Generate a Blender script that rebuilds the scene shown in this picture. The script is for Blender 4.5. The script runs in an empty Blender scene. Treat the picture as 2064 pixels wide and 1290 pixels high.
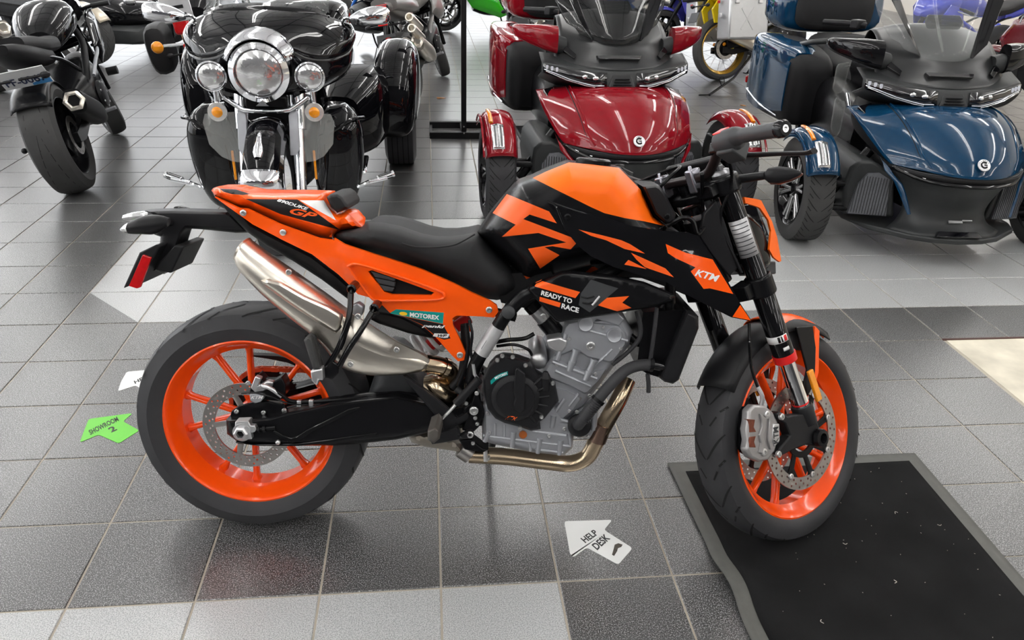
import bpy, bmesh, math, random
import numpy as np
from mathutils import Vector, Matrix
from mathutils.geometry import delaunay_2d_cdt
from mathutils.bvhtree import BVHTree

random.seed(7)
rng = np.random.default_rng(7)
SC = bpy.context.scene
COL = SC.collection
PI = math.pi

# ------------------------------------------------------------------ camera
TILE = 0.312                                    # floor tile pitch in metres
FPX, PITCH, YAW, ROLL = 1565.79, 0.477144, 0.113285, 0.0313565
CAM = np.array([2.98499, -4.79144, 5.01666]) * TILE
_cp, _sp, _cw, _sw = math.cos(PITCH), math.sin(PITCH), math.cos(YAW), math.sin(YAW)
FWD = np.array([_sw*_cp, _cw*_cp, -_sp])
_r0 = np.array([_cw, -_sw, 0.0]); _u0 = np.cross(_r0, FWD)
RGT = math.cos(ROLL)*_r0 + math.sin(ROLL)*_u0
UPV = -math.sin(ROLL)*_r0 + math.cos(ROLL)*_u0
cd = bpy.data.cameras.new('camera'); cam = bpy.data.objects.new('camera', cd); COL.objects.link(cam)
cd.sensor_fit = 'HORIZONTAL'; cd.sensor_width = 36.0; cd.lens = FPX/2064*36.0
cd.clip_start = 0.05; cd.clip_end = 100
cam.matrix_world = Matrix(((RGT[0], UPV[0], -FWD[0], CAM[0]), (RGT[1], UPV[1], -FWD[1], CAM[1]),
                           (RGT[2], UPV[2], -FWD[2], CAM[2]), (0, 0, 0, 1)))
SC.camera = cam

# ------------------------------------------------------------------ world and exposure
w = bpy.data.worlds.new('world'); SC.world = w; w.use_nodes = True
w.node_tree.nodes['Background'].inputs[0].default_value = (0.75, 0.82, 0.9, 1)
w.node_tree.nodes['Background'].inputs[1].default_value = 0.6
SC.view_settings.view_transform = 'Standard'; SC.view_settings.look = 'None'
SC.view_settings.gamma = 1.0; SC.view_settings.use_curve_mapping = False
SC.view_settings.exposure = 0.0
LAMP_STRENGTH = 19.0
GLARE_STRENGTH = 2.2
ROOM_X = (-9.0, 11.0); ROOM_Y = (-7.0, 17.0); CEIL_Z = 3.7

# ------------------------------------------------------------------ materials
MATS = {}
def mat(name, col, rough=0.5, metal=0.0, coat=0.0, spec=0.5, nz=0.0, nscale=20.0, bump=0.0, bscale=200.0,
        emit=None, estr=0.0, trans=0.0, ior=1.45, alpha=1.0, aniso=0.0, rz=0.0, coat_rough=0.03):
    if name in MATS: return MATS[name]
    m = bpy.data.materials.new(name); m.use_nodes = True
    nt = m.node_tree; b = nt.nodes['Principled BSDF']
    b.inputs['Base Color'].default_value = (*col, 1)
    b.inputs['Roughness'].default_value = rough; b.inputs['Metallic'].default_value = metal
    b.inputs['Specular IOR Level'].default_value = spec; b.inputs['IOR'].default_value = ior
    b.inputs['Coat Weight'].default_value = coat; b.inputs['Coat Roughness'].default_value = coat_rough
    b.inputs['Transmission Weight'].default_value = trans; b.inputs['Alpha'].default_value = alpha
    b.inputs['Anisotropic'].default_value = aniso
    if emit: b.inputs['Emission Color'].default_value = (*emit, 1); b.inputs['Emission Strength'].default_value = estr
    tc = nt.nodes.new('ShaderNodeTexCoord')
    if nz > 0 or rz > 0:
        n = nt.nodes.new('ShaderNodeTexNoise'); n.inputs['Scale'].default_value = nscale; n.inputs['Detail'].default_value = 4
        nt.links.new(tc.outputs['Object'], n.inputs['Vector'])
        if nz > 0:
            mx = nt.nodes.new('ShaderNodeMix'); mx.data_type = 'RGBA'
            mx.inputs['A'].default_value = (*[c*(1-nz) for c in col], 1); mx.inputs['B'].default_value = (*[min(1, c*(1+nz)) for c in col], 1)
            nt.links.new(n.outputs['Fac'], mx.inputs['Factor']); nt.links.new(mx.outputs['Result'], b.inputs['Base Color'])
        if rz > 0:
            mr = nt.nodes.new('ShaderNodeMapRange'); mr.inputs['To Min'].default_value = max(0, rough-rz); mr.inputs['To Max'].default_value = min(1, rough+rz)
            nt.links.new(n.outputs['Fac'], mr.inputs['Value']); nt.links.new(mr.outputs['Result'], b.inputs['Roughness'])
    if bump > 0:
        n2 = nt.nodes.new('ShaderNodeTexNoise'); n2.inputs['Scale'].default_value = bscale; n2.inputs['Detail'].default_value = 2
        nt.links.new(tc.outputs['Object'], n2.inputs['Vector'])
        bp = nt.nodes.new('ShaderNodeBump'); bp.inputs['Strength'].default_value = bump; bp.inputs['Distance'].default_value = 0.001
        nt.links.new(n2.outputs['Fac'], bp.inputs['Height']); nt.links.new(bp.outputs['Normal'], b.inputs['Normal'])
    MATS[name] = m
    return m

ORANGE = mat('orange_gloss', (0.96, 0.10, 0.004), 0.2, spec=0.45, nz=0.03)
ORANGE_M = mat('orange_matte_lit', (0.98, 0.145, 0.004), 0.42, spec=0.25, nz=0.03)  # matte finish; yellower tone of the lit tank top put into the colour
ORANGE_RIM = mat('orange_rim', (0.95, 0.085, 0.004), 0.16, coat=0.2, nz=0.03)
BLACK_G = mat('black_gloss', (0.005, 0.005, 0.006), 0.06, spec=0.42, nz=0.2)
BLACK_S = mat('black_satin', (0.006, 0.006, 0.007), 0.26, nz=0.2, spec=0.22)
BLACK_M = mat('black_matte', (0.010, 0.010, 0.011), 0.5, nz=0.15, bump=0.15, bscale=900, spec=0.22)
BLACK_P = mat('black_plastic', (0.013, 0.013, 0.0145), 0.4, nz=0.15, bump=0.2, bscale=700, spec=0.22)
GREY_P = mat('grey_plastic', (0.045, 0.047, 0.05), 0.45, spec=0.3, nz=0.12, bump=0.2, bscale=600)
SEATM = mat('seat_vinyl', (0.018, 0.018, 0.019), 0.52, nz=0.12, nscale=40, bump=0.5, bscale=1400, spec=0.22)
RUBBER = mat('tyre_rubber', (0.038, 0.038, 0.041), 0.46, nz=0.35, nscale=9, bump=0.15, bscale=350, rz=0.08, spec=0.22)
RUBBER_D = mat('groove_shade', (0.004, 0.004, 0.004), 0.8)  # darker rubber, stands in for the shade inside tread grooves
RUBBER_W = mat('worn_rubber', (0.05, 0.05, 0.05), 0.62, nz=0.35, nscale=7, bump=0.2, bscale=300, spec=0.22)
STEEL = mat('brushed_steel', (0.76, 0.71, 0.63), 0.30, 1.0, nz=0.03, nscale=60)
STEEL_D = mat('disc_steel', (0.42, 0.40, 0.38), 0.34, 1.0, nz=0.08, nscale=60)
BRONZE = mat('heat_tinted_steel', (0.62, 0.49, 0.34), 0.2, 1.0, nz=0.32, nscale=9)
ALLOY = mat('cast_alloy', (0.35, 0.36, 0.385), 0.38, 0.55, nz=0.1, nscale=30, bump=0.3, bscale=900)
ALLOY_L = mat('bare_alloy', (0.62, 0.62, 0.63), 0.35, 0.85, nz=0.08, nscale=40)
CHROME = mat('chrome', (0.86, 0.87, 0.9), 0.06, 1.0, nz=0.03)
BOLT = mat('bolt_zinc', (0.6, 0.6, 0.6), 0.3, 0.9, nz=0.05)
WHITE = mat('white_print', (0.85, 0.85, 0.85), 0.4, nz=0.03)
SILVER_L = mat('silver_label', (0.5, 0.5, 0.51), 0.4, 0.4, nz=0.12, nscale=60)
TEAL = mat('teal_print', (0.0, 0.28, 0.25), 0.35, nz=0.04)
YELLOW_P = mat('yellow_print', (0.9, 0.55, 0.02), 0.35, nz=0.04)
ORANGE_P = mat('orange_print', (0.9, 0.11, 0.01), 0.35, nz=0.04)
RED_P = mat('red_print', (0.7, 0.015, 0.015), 0.3, nz=0.05)
RED_LENS = mat('red_lens', (0.5, 0.006, 0.008), 0.15, coat=0.5, nz=0.2, nscale=90)
AMBER = mat('amber_lens', (0.9, 0.3, 0.01), 0.15, coat=0.5, nz=0.2, nscale=150)
CLEAR = mat('clear_plastic', (0.35, 0.37, 0.37), 0.05, alpha=0.13, nz=0.01)
SMOKE = mat('smoked_screen', (0.015, 0.016, 0.017), 0.05, alpha=0.62, nz=0.02)
FROST = mat('scuffed_plastic', (0.62, 0.64, 0.62), 0.2, alpha=0.22, nz=0.05)
LAMPGLASS = mat('lamp_lens', (0.9, 0.91, 0.94), 0.12, 0.85, coat=1.0, nz=0.12, nscale=45, bump=1.0, bscale=38)

# ------------------------------------------------------------------ mesh building
def nv(a): return np.asarray(a, float)
def unit(a): a = nv(a); return a/(np.linalg.norm(a)+1e-12)
def spline(pts, k=6):
    p = [nv(q) for q in pts]
    if len(p) < 3 or k <= 1: return p
    p = [2*p[0]-p[1]] + p + [2*p[-1]-p[-2]]; out = []
    for i in range(1, len(p)-2):
        for j in range(k):
            t = j/k
            out.append(0.5*((2*p[i]) + (-p[i-1]+p[i+1])*t + (2*p[i-1]-5*p[i]+4*p[i+1]-p[i+2])*t*t + (-p[i-1]+3*p[i]-3*p[i+1]+p[i+2])*t**3))
    out.append(p[-2]); return out

class MB:
    def __init__(s): s.v = []; s.f = []; s.m = []
    def add(s, vs, fs, mi=0):
        o = len(s.v); s.v += [tuple(map(float, q)) for q in vs]
        s.f += [tuple(i+o for i in f) for f in fs]; s.m += [mi]*len(fs); return s
    def loft(s, rings, caps=(1, 1), closed=True, mi=0):
        n = len(rings[0]); vs = [q for r in rings for q in r]; fs = []
        for i in range(len(rings)-1):
            for j in range(n if closed else n-1):
                a, b = i*n+j, i*n+(j+1) % n
                fs.append((a, b, b+n, a+n))
        if caps[0]: fs.append(tuple(range(n))[::-1])
        if caps[1]: fs.append(tuple(range((len(rings)-1)*n, len(rings)*n)))
        return s.add(vs, fs, mi)
    def tube(s, path, r, n=10, caps=(1, 1), k=1, mi=0, flat=None):
        P = spline(path, k)
        m = len(P)
        if np.isscalar(r): R = [r]*m
        else: R = list(np.interp(np.linspace(0, 1, m), np.linspace(0, 1, len(r)), r))
        T = [unit(P[min(i+1, m-1)]-P[max(i-1, 0)]) for i in range(m)]
        a = nv((0, 0, 1)) if abs(T[0][2]) < 0.9 else nv((1, 0, 0))
        u = unit(np.cross(T[0], a)); rings = []
        for i in range(m):
            u = unit(u-T[i]*np.dot(u, T[i])); w_ = np.cross(T[i], u)
            rings.append([P[i]+R[i]*(math.cos(2*PI*j/n)*u+math.sin(2*PI*j/n)*w_*(flat or 1)) for j in range(n)])
        return s.loft(rings, caps, mi=mi)
    def lathe(s, prof, o=(0, 0, 0), ax=(0, 1, 0), n=32, close=False, mi=0, caps=(0, 0), ph=0.0):
        ax = unit(ax); a = nv((0, 0, 1)) if abs(ax[2]) < 0.9 else nv((1, 0, 0))
        u = unit(np.cross(ax, a)); w_ = np.cross(ax, u); o = nv(o)
        rings = [[o+ax*t+r*(math.cos(2*PI*j/n+ph)*u+math.sin(2*PI*j/n+ph)*w_) for j in range(n)] for t, r in prof]
        if close: rings.append(rings[0])
        return s.loft(rings, caps, mi=mi)
    def cyl(s, a, b, r, n=16, mi=0, r2=None):
        a, b = nv(a), nv(b); L = np.linalg.norm(b-a)
        return s.lathe([(0, r), (L, r if r2 is None else r2)], a, b-a, n, caps=(1, 1), mi=mi)
    def box(s, c, d, R=None, mi=0):
        c = nv(c); R = np.eye(3) if R is None else nv(R); h = nv(d)/2
        vs = [c+R@(h*nv(q)) for q in [(-1,-1,-1),(1,-1,-1),(1,1,-1),(-1,1,-1),(-1,-1,1),(1,-1,1),(1,1,1),(-1,1,1)]]
        return s.add(vs, [(0,3,2,1),(4,5,6,7),(0,1,5,4),(1,2,6,5),(2,3,7,6),(3,0,4,7)], mi)
    def prism(s, front, back, mi=0):
        n = len(front)
        return s.add(list(front)+list(back), [tuple(range(n)), tuple(range(n, 2*n))[::-1]] + [(i, n+i, n+(i+1) % n, (i+1) % n) for i in range(n)], mi)
    def sphere(s, c, r, n=14, sc=(1, 1, 1), mi=0):
        c = nv(c); sc = nv(sc); k = max(5, n//2)
        rings = [[c+r*sc*nv((math.sin(PI*i/k)*math.cos(2*PI*j/n), math.sin(PI*i/k)*math.sin(2*PI*j/n), math.cos(PI*i/k))) for j in range(n)] for i in range(1, k)]
        s.loft(rings, (0, 0), mi=mi); o = len(s.v)-n*(k-1); L = len(s.v)
        s.v += [tuple(c+nv((0, 0, r))*sc), tuple(c-nv((0, 0, r))*sc)]
        for j in range(n):
            s.f += [(L, o+(j+1) % n, o+j), (L+1, o+(k-2)*n+j, o+(k-2)*n+(j+1) % n)]; s.m += [mi, mi]
        return s
    def grid(s, rows, mi=0, closed=False):
        return s.loft(rows, (0, 0), closed, mi)
    def mirror(s):
        o = MB(); o.v = [(x, -y, z) for x, y, z in s.v]; o.f = [f[::-1] for f in s.f]; o.m = list(s.m); return o
    def merge(s, o):
        k = len(s.v); s.v += o.v; s.f += [tuple(i+k for i in f) for f in o.f]; s.m += o.m; return s
    def both(s): return s.merge(s.mirror())
    def xf(s, fn): s.v = [tuple(fn(nv(q))) for q in s.v]; return s

BVH = {}
def obj(name, mb, mats, parent=None, sharp=38, bev=0, seg=2, subd=0, solid=0, keep=None, smooth=True, weld=True, xf=None):
    if xf is not None: mb.xf(xf)
    me = bpy.data.meshes.new(name)
    me.from_pydata(mb.v, [], mb.f)
    if not isinstance(mats, (list, tuple)): mats = [mats]
    for m in mats: me.materials.append(m)
    if len(mats) > 1: me.polygons.foreach_set('material_index', mb.m)
    bm = bmesh.new(); bm.from_mesh(me)
    if weld: bmesh.ops.remove_doubles(bm, verts=bm.verts, dist=1e-5)
    bmesh.ops.recalc_face_normals(bm, faces=bm.faces)
    bm.to_mesh(me); bm.free()
    if smooth:
        me.polygons.foreach_set('use_smooth', [True]*len(me.polygons))
        me.set_sharp_from_angle(angle=math.radians(sharp))
    o = bpy.data.objects.new(name, me); COL.objects.link(o)
    if parent is not None: o.parent = parent
    if solid: md = o.modifiers.new('solid', 'SOLIDIFY'); md.thickness = solid; md.offset = 0
    if bev:
        md = o.modifiers.new('bevel', 'BEVEL'); md.width = bev; md.segments = seg; md.limit_method = 'ANGLE'; md.angle_limit = math.radians(40)
        md.use_clamp_overlap = True
    if subd: md = o.modifiers.new('subd', 'SUBSURF'); md.levels = subd; md.render_levels = subd
    if keep: BVH.setdefault(keep, []).append((mb.v, mb.f))
    return o
def empty(name, M=None):
    o = bpy.data.objects.new(name, None); COL.objects.link(o); o.empty_display_size = 0.1
    if M is not None: o.matrix_world = M
    return o
def tag(o, label, cat, group=None, kind=None):
    o['label'] = label; o['category'] = cat
    if group: o['group'] = group
    if kind: o['kind'] = kind
    return o
def structure(o): o['kind'] = 'structure'; return o

# ------------------------------------------------------------------ local frames: photo measurement -> local metres
def ray(x, y): return FWD + RGT*((x-1032)/FPX) + UPV*((645-y)/FPX)
class Fr:
    def __init__(s, R, o): s.R = nv(R); s.o = nv(o); s.c = s.R.T@(CAM-s.o)
    def y(s, x, y, yl):
        d = s.R.T@ray(x, y); return s.c+d*((yl-s.c[1])/d[1])
    def x(s, x, y, xl):
        d = s.R.T@ray(x, y); return s.c+d*((xl-s.c[0])/d[0])
    def z(s, x, y, zl):
        d = s.R.T@ray(x, y); return s.c+d*((zl-s.c[2])/d[2])
    def mat4(s):
        return Matrix([[*s.R[0], s.o[0]], [*s.R[1], s.o[1]], [*s.R[2], s.o[2]], [0, 0, 0, 1]])
def rotz(t): c, s = math.cos(t), math.sin(t); return nv([[c, -s, 0], [s, c, 0], [0, 0, 1]])
def rotx(t): c, s = math.cos(t), math.sin(t); return nv([[1, 0, 0], [0, c, -s], [0, s, c]])
def roty(t): c, s = math.cos(t), math.sin(t); return nv([[c, 0, s], [0, 1, 0], [-s, 0, c]])
def axrot(ax, t):
    ax = unit(ax); K = nv([[0, -ax[2], ax[1]], [ax[2], 0, -ax[0]], [-ax[1], ax[0], 0]])
    return np.eye(3)+math.sin(t)*K+(1-math.cos(t))*K@K
def crop(x0, y0, s): return lambda *pts: [(x0+q[0]*s, y0+q[1]*s, *q[2:]) for q in pts]

def inpoly(p, poly):
    x, y = p; c = False; n = len(poly); j = n-1
    for i in range(n):
        xi, yi = poly[i][0], poly[i][1]; xj, yj = poly[j][0], poly[j][1]
        if (yi > y) != (yj > y) and x < (xj-xi)*(y-yi)/(yj-yi+1e-12)+xi: c = not c
        j = i
    return c
def resample(poly, step):
    out = []; n = len(poly)
    for i in range(n):
        a, b = nv(poly[i][:2]), nv(poly[(i+1) % n][:2]); k = max(1, int(round(np.linalg.norm(b-a)/step)))
        out += [tuple(a+(b-a)*j/k) for j in range(k)]
    return out
def edge_dist(pts, poly):
    P = nv(pts); A = nv([q[:2] for q in poly]); B = np.roll(A, -1, 0); best = np.full(len(P), 1e9)
    for a, b in zip(A, B):
        d = b-a; t = np.clip(((P-a)@d)/(d@d+1e-12), 0, 1); best = np.minimum(best, np.linalg.norm(P-(a+t[:, None]*d), axis=1))
    return best
def offset_rings(poly, dists):
    P = nv(poly); n = len(P); area = sum(P[i][0]*P[(i+1) % n][1]-P[(i+1) % n][0]*P[i][1] for i in range(n)); sg = 1 if area > 0 else -1; out = []
    for d in dists:
        for i in range(n):
            t = unit(P[(i+1) % n]-P[i-1]); out.append((P[i][0]-sg*t[1]*d, P[i][1]+sg*t[0]*d, d))
    if not out: return []
    dd = edge_dist([q[:2] for q in out], poly); return [q[:2] for q, e_ in zip(out, dd) if e_ > q[2]*.93 and inpoly(q[:2], poly)]
def cdt(outline, graphics=(), holes=(), grid=8, extra=(), step=None, rings=()):
    """triangulate an outline with print borders and holes as exact edges"""
    step = step or grid or 1e9
    vs = []; es = []
    def loop(poly):
        o = len(vs); vs.extend([Vector(q[:2]) for q in poly]); n = len(poly)
        es.extend([(o+i, o+(i+1) % n) for i in range(n)])
    out = resample(outline, step); loop(out)
    for g, _ in graphics: loop(resample(g, step))
    for h in holes: loop(resample(h, step))
    for l in extra:
        o = len(vs); vs.extend([Vector(q[:2]) for q in l]); es.extend([(o+i, o+i+1) for i in range(len(l)-1)])
    rp = offset_rings(out, rings) if rings else []
    if rp:
        ok = np.full(len(rp), 1e9)
        for g, _ in graphics: ok = np.minimum(ok, edge_dist(rp, g))
        for h in holes: ok = np.minimum(ok, edge_dist(rp, h))
        vs.extend([Vector(q) for q, o_ in zip(rp, ok) if o_ > 1.0])
    if grid:
        xs = [q[0] for q in outline]; ys = [q[1] for q in outline]
        cand = []; r = 0; y = min(ys)+grid/2
        while y < max(ys):
            x = min(xs)+(grid/2 if r % 2 else 0)
            while x < max(xs):
                if inpoly((x, y), outline): cand.append((x, y))
                x += grid
            y += grid*0.87; r += 1
        if cand:
            d = edge_dist(cand, outline)
            for g, _ in graphics: d = np.minimum(d, edge_dist(cand, g))
            for h in holes: d = np.minimum(d, edge_dist(cand, h))
            lim = max(grid*0.45, (max(rings)*1.02+grid*0.3) if rings else 0); do_ = edge_dist(cand, outline)
            vs.extend([Vector(c) for c, dd, d2 in zip(cand, d, do_) if dd > grid*0.45 and d2 > lim])
    V, _, F, *_r = delaunay_2d_cdt(vs, es, [], 0, 1e-4)
    V = [(v.x, v.y) for v in V]; tris = []; mi = []
    for f in F:
        c = (sum(V[i][0] for i in f)/3, sum(V[i][1] for i in f)/3)
        if not inpoly(c, outline) or any(inpoly(c, h) for h in holes): continue
        k = 0
        for g, m in graphics:
            if inpoly(c, g): k = m
        tris.append(tuple(f)); mi.append(k)
    return V, tris, mi
def inflate(outline, ye, yp, fall, pw=2.0):
    def f(P):
        t = np.clip(edge_dist(P, outline)/fall, 0, 1); return ye+(yp-ye)*(1-(1-t)**pw)**(1/pw)
    f.fall = fall
    return f
def ctrl(pts, creases=()):
    """depth by linear interpolation between measured points (x, y, depth)"""
    V0 = [Vector(q[:2]) for q in pts]; D = [q[2] for q in pts]
    V, _, F, ov, *_r = delaunay_2d_cdt(V0, list(creases), [], 0, 1e-6)
    dep = [D[o[0]] if o else 0 for o in ov]
    A = nv([(v.x, v.y) for v in V]); dep = nv(dep)
    def f(P):
        P = nv(P); out = np.zeros(len(P)); best = np.full(len(P), -1e9)
        for t in F:
            a, b, c = A[t[0]], A[t[1]], A[t[2]]; det = (b[0]-a[0])*(c[1]-a[1])-(c[0]-a[0])*(b[1]-a[1])
            if abs(det) < 1e-9: continue
            l1 = ((P[:, 0]-a[0])*(c[1]-a[1])-(c[0]-a[0])*(P[:, 1]-a[1]))/det
            l2 = ((b[0]-a[0])*(P[:, 1]-a[1])-(P[:, 0]-a[0])*(b[1]-a[1]))/det
            l0 = 1-l1-l2; mn = np.minimum(np.minimum(l0, l1), l2); sel = mn > best
            best[sel] = mn[sel]; out[sel] = (l0*dep[t[0]]+l1*dep[t[1]]+l2*dep[t[2]])[sel]
        return out
    return f
def rim_edges(tris):
    cnt = {}
    for t in tris:
        for a, b in ((t[0], t[1]), (t[1], t[2]), (t[2], t[0])):
            cnt[(a, b)] = cnt.get((a, b), 0)+1
    return [(a, b) for (a, b) in cnt if (b, a) not in cnt]
def panel_mb(outline, depth, fr, graphics=(), holes=(), grid=8, thick=0.004, body=False, extra=(), step=None, relax=0):
    """a side panel: measured outline, its own lateral depth and thickness.  body=True closes it with its mirror image"""
    fall = getattr(depth, 'fall', 0)
    rings = () if not fall or not grid else tuple(fall*q for q in ((.04, .16, .36, .64, 1.0) if fall > 20 else (.08, .35, .8)))
    V, T, mi = cdt(outline, graphics, holes, grid, extra, step or (min(grid, 7) if rings else None), rings)
    dep = depth(nv(V)) if callable(depth) else np.full(len(V), depth)
    if relax:
        A = nv(dep); nb = [set() for _ in V]
        for t in T:
            for i in t: nb[i].update(t)
        nb = [list(q) for q in nb]
        for _ in range(relax): A = nv([A[q].mean() if q else A[i] for i, q in enumerate(nb)])
        dep = A
    front = [fr(v[0], v[1], d) for v, d in zip(V, dep)]
    n = len(V); mb = MB()
    if body: back = [(q[0], -q[1], q[2]) for q in front]
    else: back = [(q[0], q[1]+thick, q[2]) for q in front]
    vs = list(front)+list(back); fs = list(T)+[tuple(i+n for i in t)[::-1] for t in T]; m = mi+mi
    for a, b in rim_edges(T):
        if body and abs(dep[a]) < 1e-4 and abs(dep[b]) < 1e-4: continue
        fs.append((a, a+n, b+n, b)); m.append(0)
    mb.v = [tuple(q) for q in vs]; mb.f = fs; mb.m = m
    return mb
def panel(name, outline, depth, fr, mats, parent, mirror=False, keep=None, sharp=38, bev=0, **kw):
    mb = panel_mb(outline, depth, fr, **kw)
    mr = mb.mirror() if mirror else None
    o = obj(name, mb, mats, parent, sharp=sharp, keep=keep, bev=bev)
    if mirror: obj(name, mr, mats, parent, sharp=sharp, bev=bev)
    return o
def loft_st(stations, fr, n=16, pw=2.0, k=3, caps=(1, 1)):
    """lofted solid: stations (top x, top y, low x, low y, lateral centre, half width); superellipse sections"""
    S = spline([nv(s) for s in stations], k); rings = []
    for s in S:
        a, b = fr(s[0], s[1], s[4]), fr(s[2], s[3], s[4]); c = (a+b)/2; h = (a-b)/2; ring = []
        for j in range(n):
            t = 2*PI*j/n; ct, st_ = math.cos(t), math.sin(t)
            e = 2.0/pw; ring.append(c+h*math.copysign(abs(ct)**e, ct)+nv((0, s[5], 0))*math.copysign(abs(st_)**e, st_))
        rings.append(ring)
    return MB().loft(rings, caps)
def pxpath(pts, fr): return [fr(*p) for p in pts]

# lettering laid on a built surface
def text_mesh(s, shear=0.0, bold=0.0):
    cu = bpy.data.curves.new('lettering', 'FONT'); cu.body = s; cu.shear = shear; cu.offset = bold; cu.resolution_u = 3; cu.fill_mode = 'BOTH'
    o = bpy.data.objects.new('lettering', cu); COL.objects.link(o)
    dg = bpy.context.evaluated_depsgraph_get(); me = o.evaluated_get(dg).to_mesh()
    V = nv([v.co[:2] for v in me.vertices]); F = [tuple(p.vertices) for p in me.polygons]
    o.evaluated_get(dg).to_mesh_clear(); bpy.data.objects.remove(o); bpy.data.curves.remove(cu)
    V = V-V.min(0); V = V/V.max(0)
    return V, F
def bvh_of(keys):
    vs, fs = [], []
    for k in keys:
        for v, f in BVH[k]:
            o = len(vs); vs += [Vector(q) for q in v]; fs += [tuple(i+o for i in t) for t in f]
    return BVHTree.FromPolygons(vs, fs)
def lay(P, F, keys, fro, name, m, parent, lift=0.0008, fallback=-0.2):
    """put flat print (x, y in photo measure) on the surface of built parts, as a thin sheet"""
    t = bvh_of(keys); out = []
    for x, y in P:
        d = unit(fro.R.T@ray(x, y)); hit = t.ray_cast(Vector(fro.c), Vector(d))
        q = (nv(hit[0]) if hit[0] is not None else fro.y(x, y, fallback))-d*lift
        out.append(q)
    mb = MB(); mb.add(out, F); return obj(name, mb, m, parent, smooth=False, weld=False)
def lettering(s, box, keys, fro, m, parent, shear=0.0, bold=0.0, name='lettering', lift=0.001, fallback=-0.2):
    """box: baseline-left, baseline-right, top-left (photo measure)"""
    V, F = text_mesh(s, shear, bold); a, b, c = [nv(q[:2]) for q in box]
    P = [a+(b-a)*u+(c-a)*v for u, v in V]
    return lay(P, F, keys, fro, name, m, parent, lift, fallback)
def sticker(poly, keys, fro, m, parent, name='sticker', lift=0.0006, grid=6, fallback=-0.2):
    V, T, _ = cdt(poly, grid=grid)
    return lay(V, T, keys, fro, name, m, parent, lift, fallback)
def ellipse(cx, cy, rx, ry, n=20, a=0.0):
    return [(cx+rx*math.cos(2*PI*i/n)*math.cos(a)-ry*math.sin(2*PI*i/n)*math.sin(a), cy+rx*math.cos(2*PI*i/n)*math.sin(a)+ry*math.sin(2*PI*i/n)*math.cos(a)) for i in range(n)]

# shared vehicle pieces (wheel axis = local y)
def lathe_y(mb, prof, c, n=64, mi=0, close=False): return mb.lathe([(a, r) for a, r in prof], c, (0, 1, 0), n, close=close, mi=mi)
def tyre_profile(R, hw, rb, hb, crown=2.2):
    pr = [(-hb, rb)]
    pr += [(-hw*0.93, rb+(R-rb)*0.22), (-hw, rb+(R-rb)*0.46)]
    sh = rb+(R-rb)*0.62
    for i in range(1, 12):
        t = -1+i/6
        pr.append((t*hw*0.97, sh+(R-sh)*(1-abs(t)**crown)**(1/crown)))
    pr += [(hw, rb+(R-rb)*0.46), (hw*0.93, rb+(R-rb)*0.22), (hb, rb)]
    return pr
def tyre_mb(R, hw, rb, hb, c, n=72, crown=2.2):
    pr = tyre_profile(R, hw, rb, hb, crown)
    pr = pr + [(hb*0.8, rb-0.004), (-hb*0.8, rb-0.004)]
    return lathe_y(MB(), pr, c, n, close=True)
def tyre_point(R, hw, rb, crown, s, th, c, lift=0.0):
    sh = rb+(R-rb)*0.62; s = max(-0.98, min(0.98, s))
    r = sh+(R-sh)*(1-abs(s)**crown)**(1/crown)+lift
    return nv(c)+nv((r*math.sin(th), s*hw*0.97+lift*s, r*math.cos(th)))
def groove_mb(R, hw, rb, crown, c, rep, strokes, wid, lift=0.0007):
    """near-black strips proud of the rubber, painting the shade of cut grooves: strokes are polylines (s across, angle along in pitch units)"""
    mb = MB()
    for k in range(rep):
        for st in strokes:
            pts = spline([nv((a, b, 0)) for a, b in st], 3); L = []
            for i, q in enumerate(pts):
                a = pts[max(0, i-1)]; b = pts[min(len(pts)-1, i+1)]
                d = nv(((b[0]-a[0])*hw, (b[1]-a[1])*2*PI*R/rep)); d = d/(np.linalg.norm(d)+1e-9)
                nrm = nv((-d[1], d[0])); ww = wid*(0.35+0.65*math.sin(PI*min(1, max(0, (i+0.6)/(len(pts)+0.2)))))
                row = []
                for sg in (-1, 1):
                    s_ = q[0]+sg*nrm[0]*ww/hw; th = 2*PI/rep*(k+q[1])+sg*nrm[1]*ww/R
                    row.append(tyre_point(R, hw, rb, crown, s_, th, c, lift))
                L.append(row)
            mb.grid(L)
    return mb
def rim_mb(rb, hb, c, t=0.006, drop=0.03, n=72):
    pr = [(-hb-0.004, rb+0.006), (-hb-0.006, rb+0.001), (-hb+0.004, rb-0.008), (-hb*0.72, rb-0.013), (-hb*0.42, rb-drop), (hb*0.42, rb-drop), (hb*0.72, rb-0.013), (hb-0.004, rb-0.008), (hb+0.006, rb+0.001), (hb+0.004, rb+0.006),
          (hb-0.006, rb+0.003), (hb*0.72, rb-0.013+t), (hb*0.42, rb-drop+t), (-hb*0.42, rb-drop+t), (-hb*0.72, rb-0.013+t), (-hb+0.006, rb+0.003)]
    return lathe_y(MB(), pr, c, n, close=True)
def spoke_mb(c, a0, a1, r0, r1, w0, w1, d0, d1, y0=0.0, y1=0.0):
    """one cast spoke from hub angle a0 to rim angle a1"""
    c = nv(c); rings = []
    p0 = nv((r0*math.cos(a0), y0, r0*math.sin(a0))); p1 = nv((r1*math.cos(a1), y1, r1*math.sin(a1)))
    d = unit(p1-p0); s = nv((-d[2], 0, d[0]))
    for t in (0, 0.12, 0.5, 0.88, 1.0):
        q = p0+(p1-p0)*t; ww = w0+(w1-w0)*t + (0.006 if t in (0, 1.0) else 0); dd = d0+(d1-d0)*t
        rings.append([c+q+s*(ww*a)+nv((0, dd*b, 0)) for a, b in ((-1, -0.55), (-0.5, -1), (0.5, -1), (1, -0.55), (1, 0.55), (0.5, 1), (-0.5, 1), (-1, 0.55))])
    return MB().loft(rings)
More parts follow.
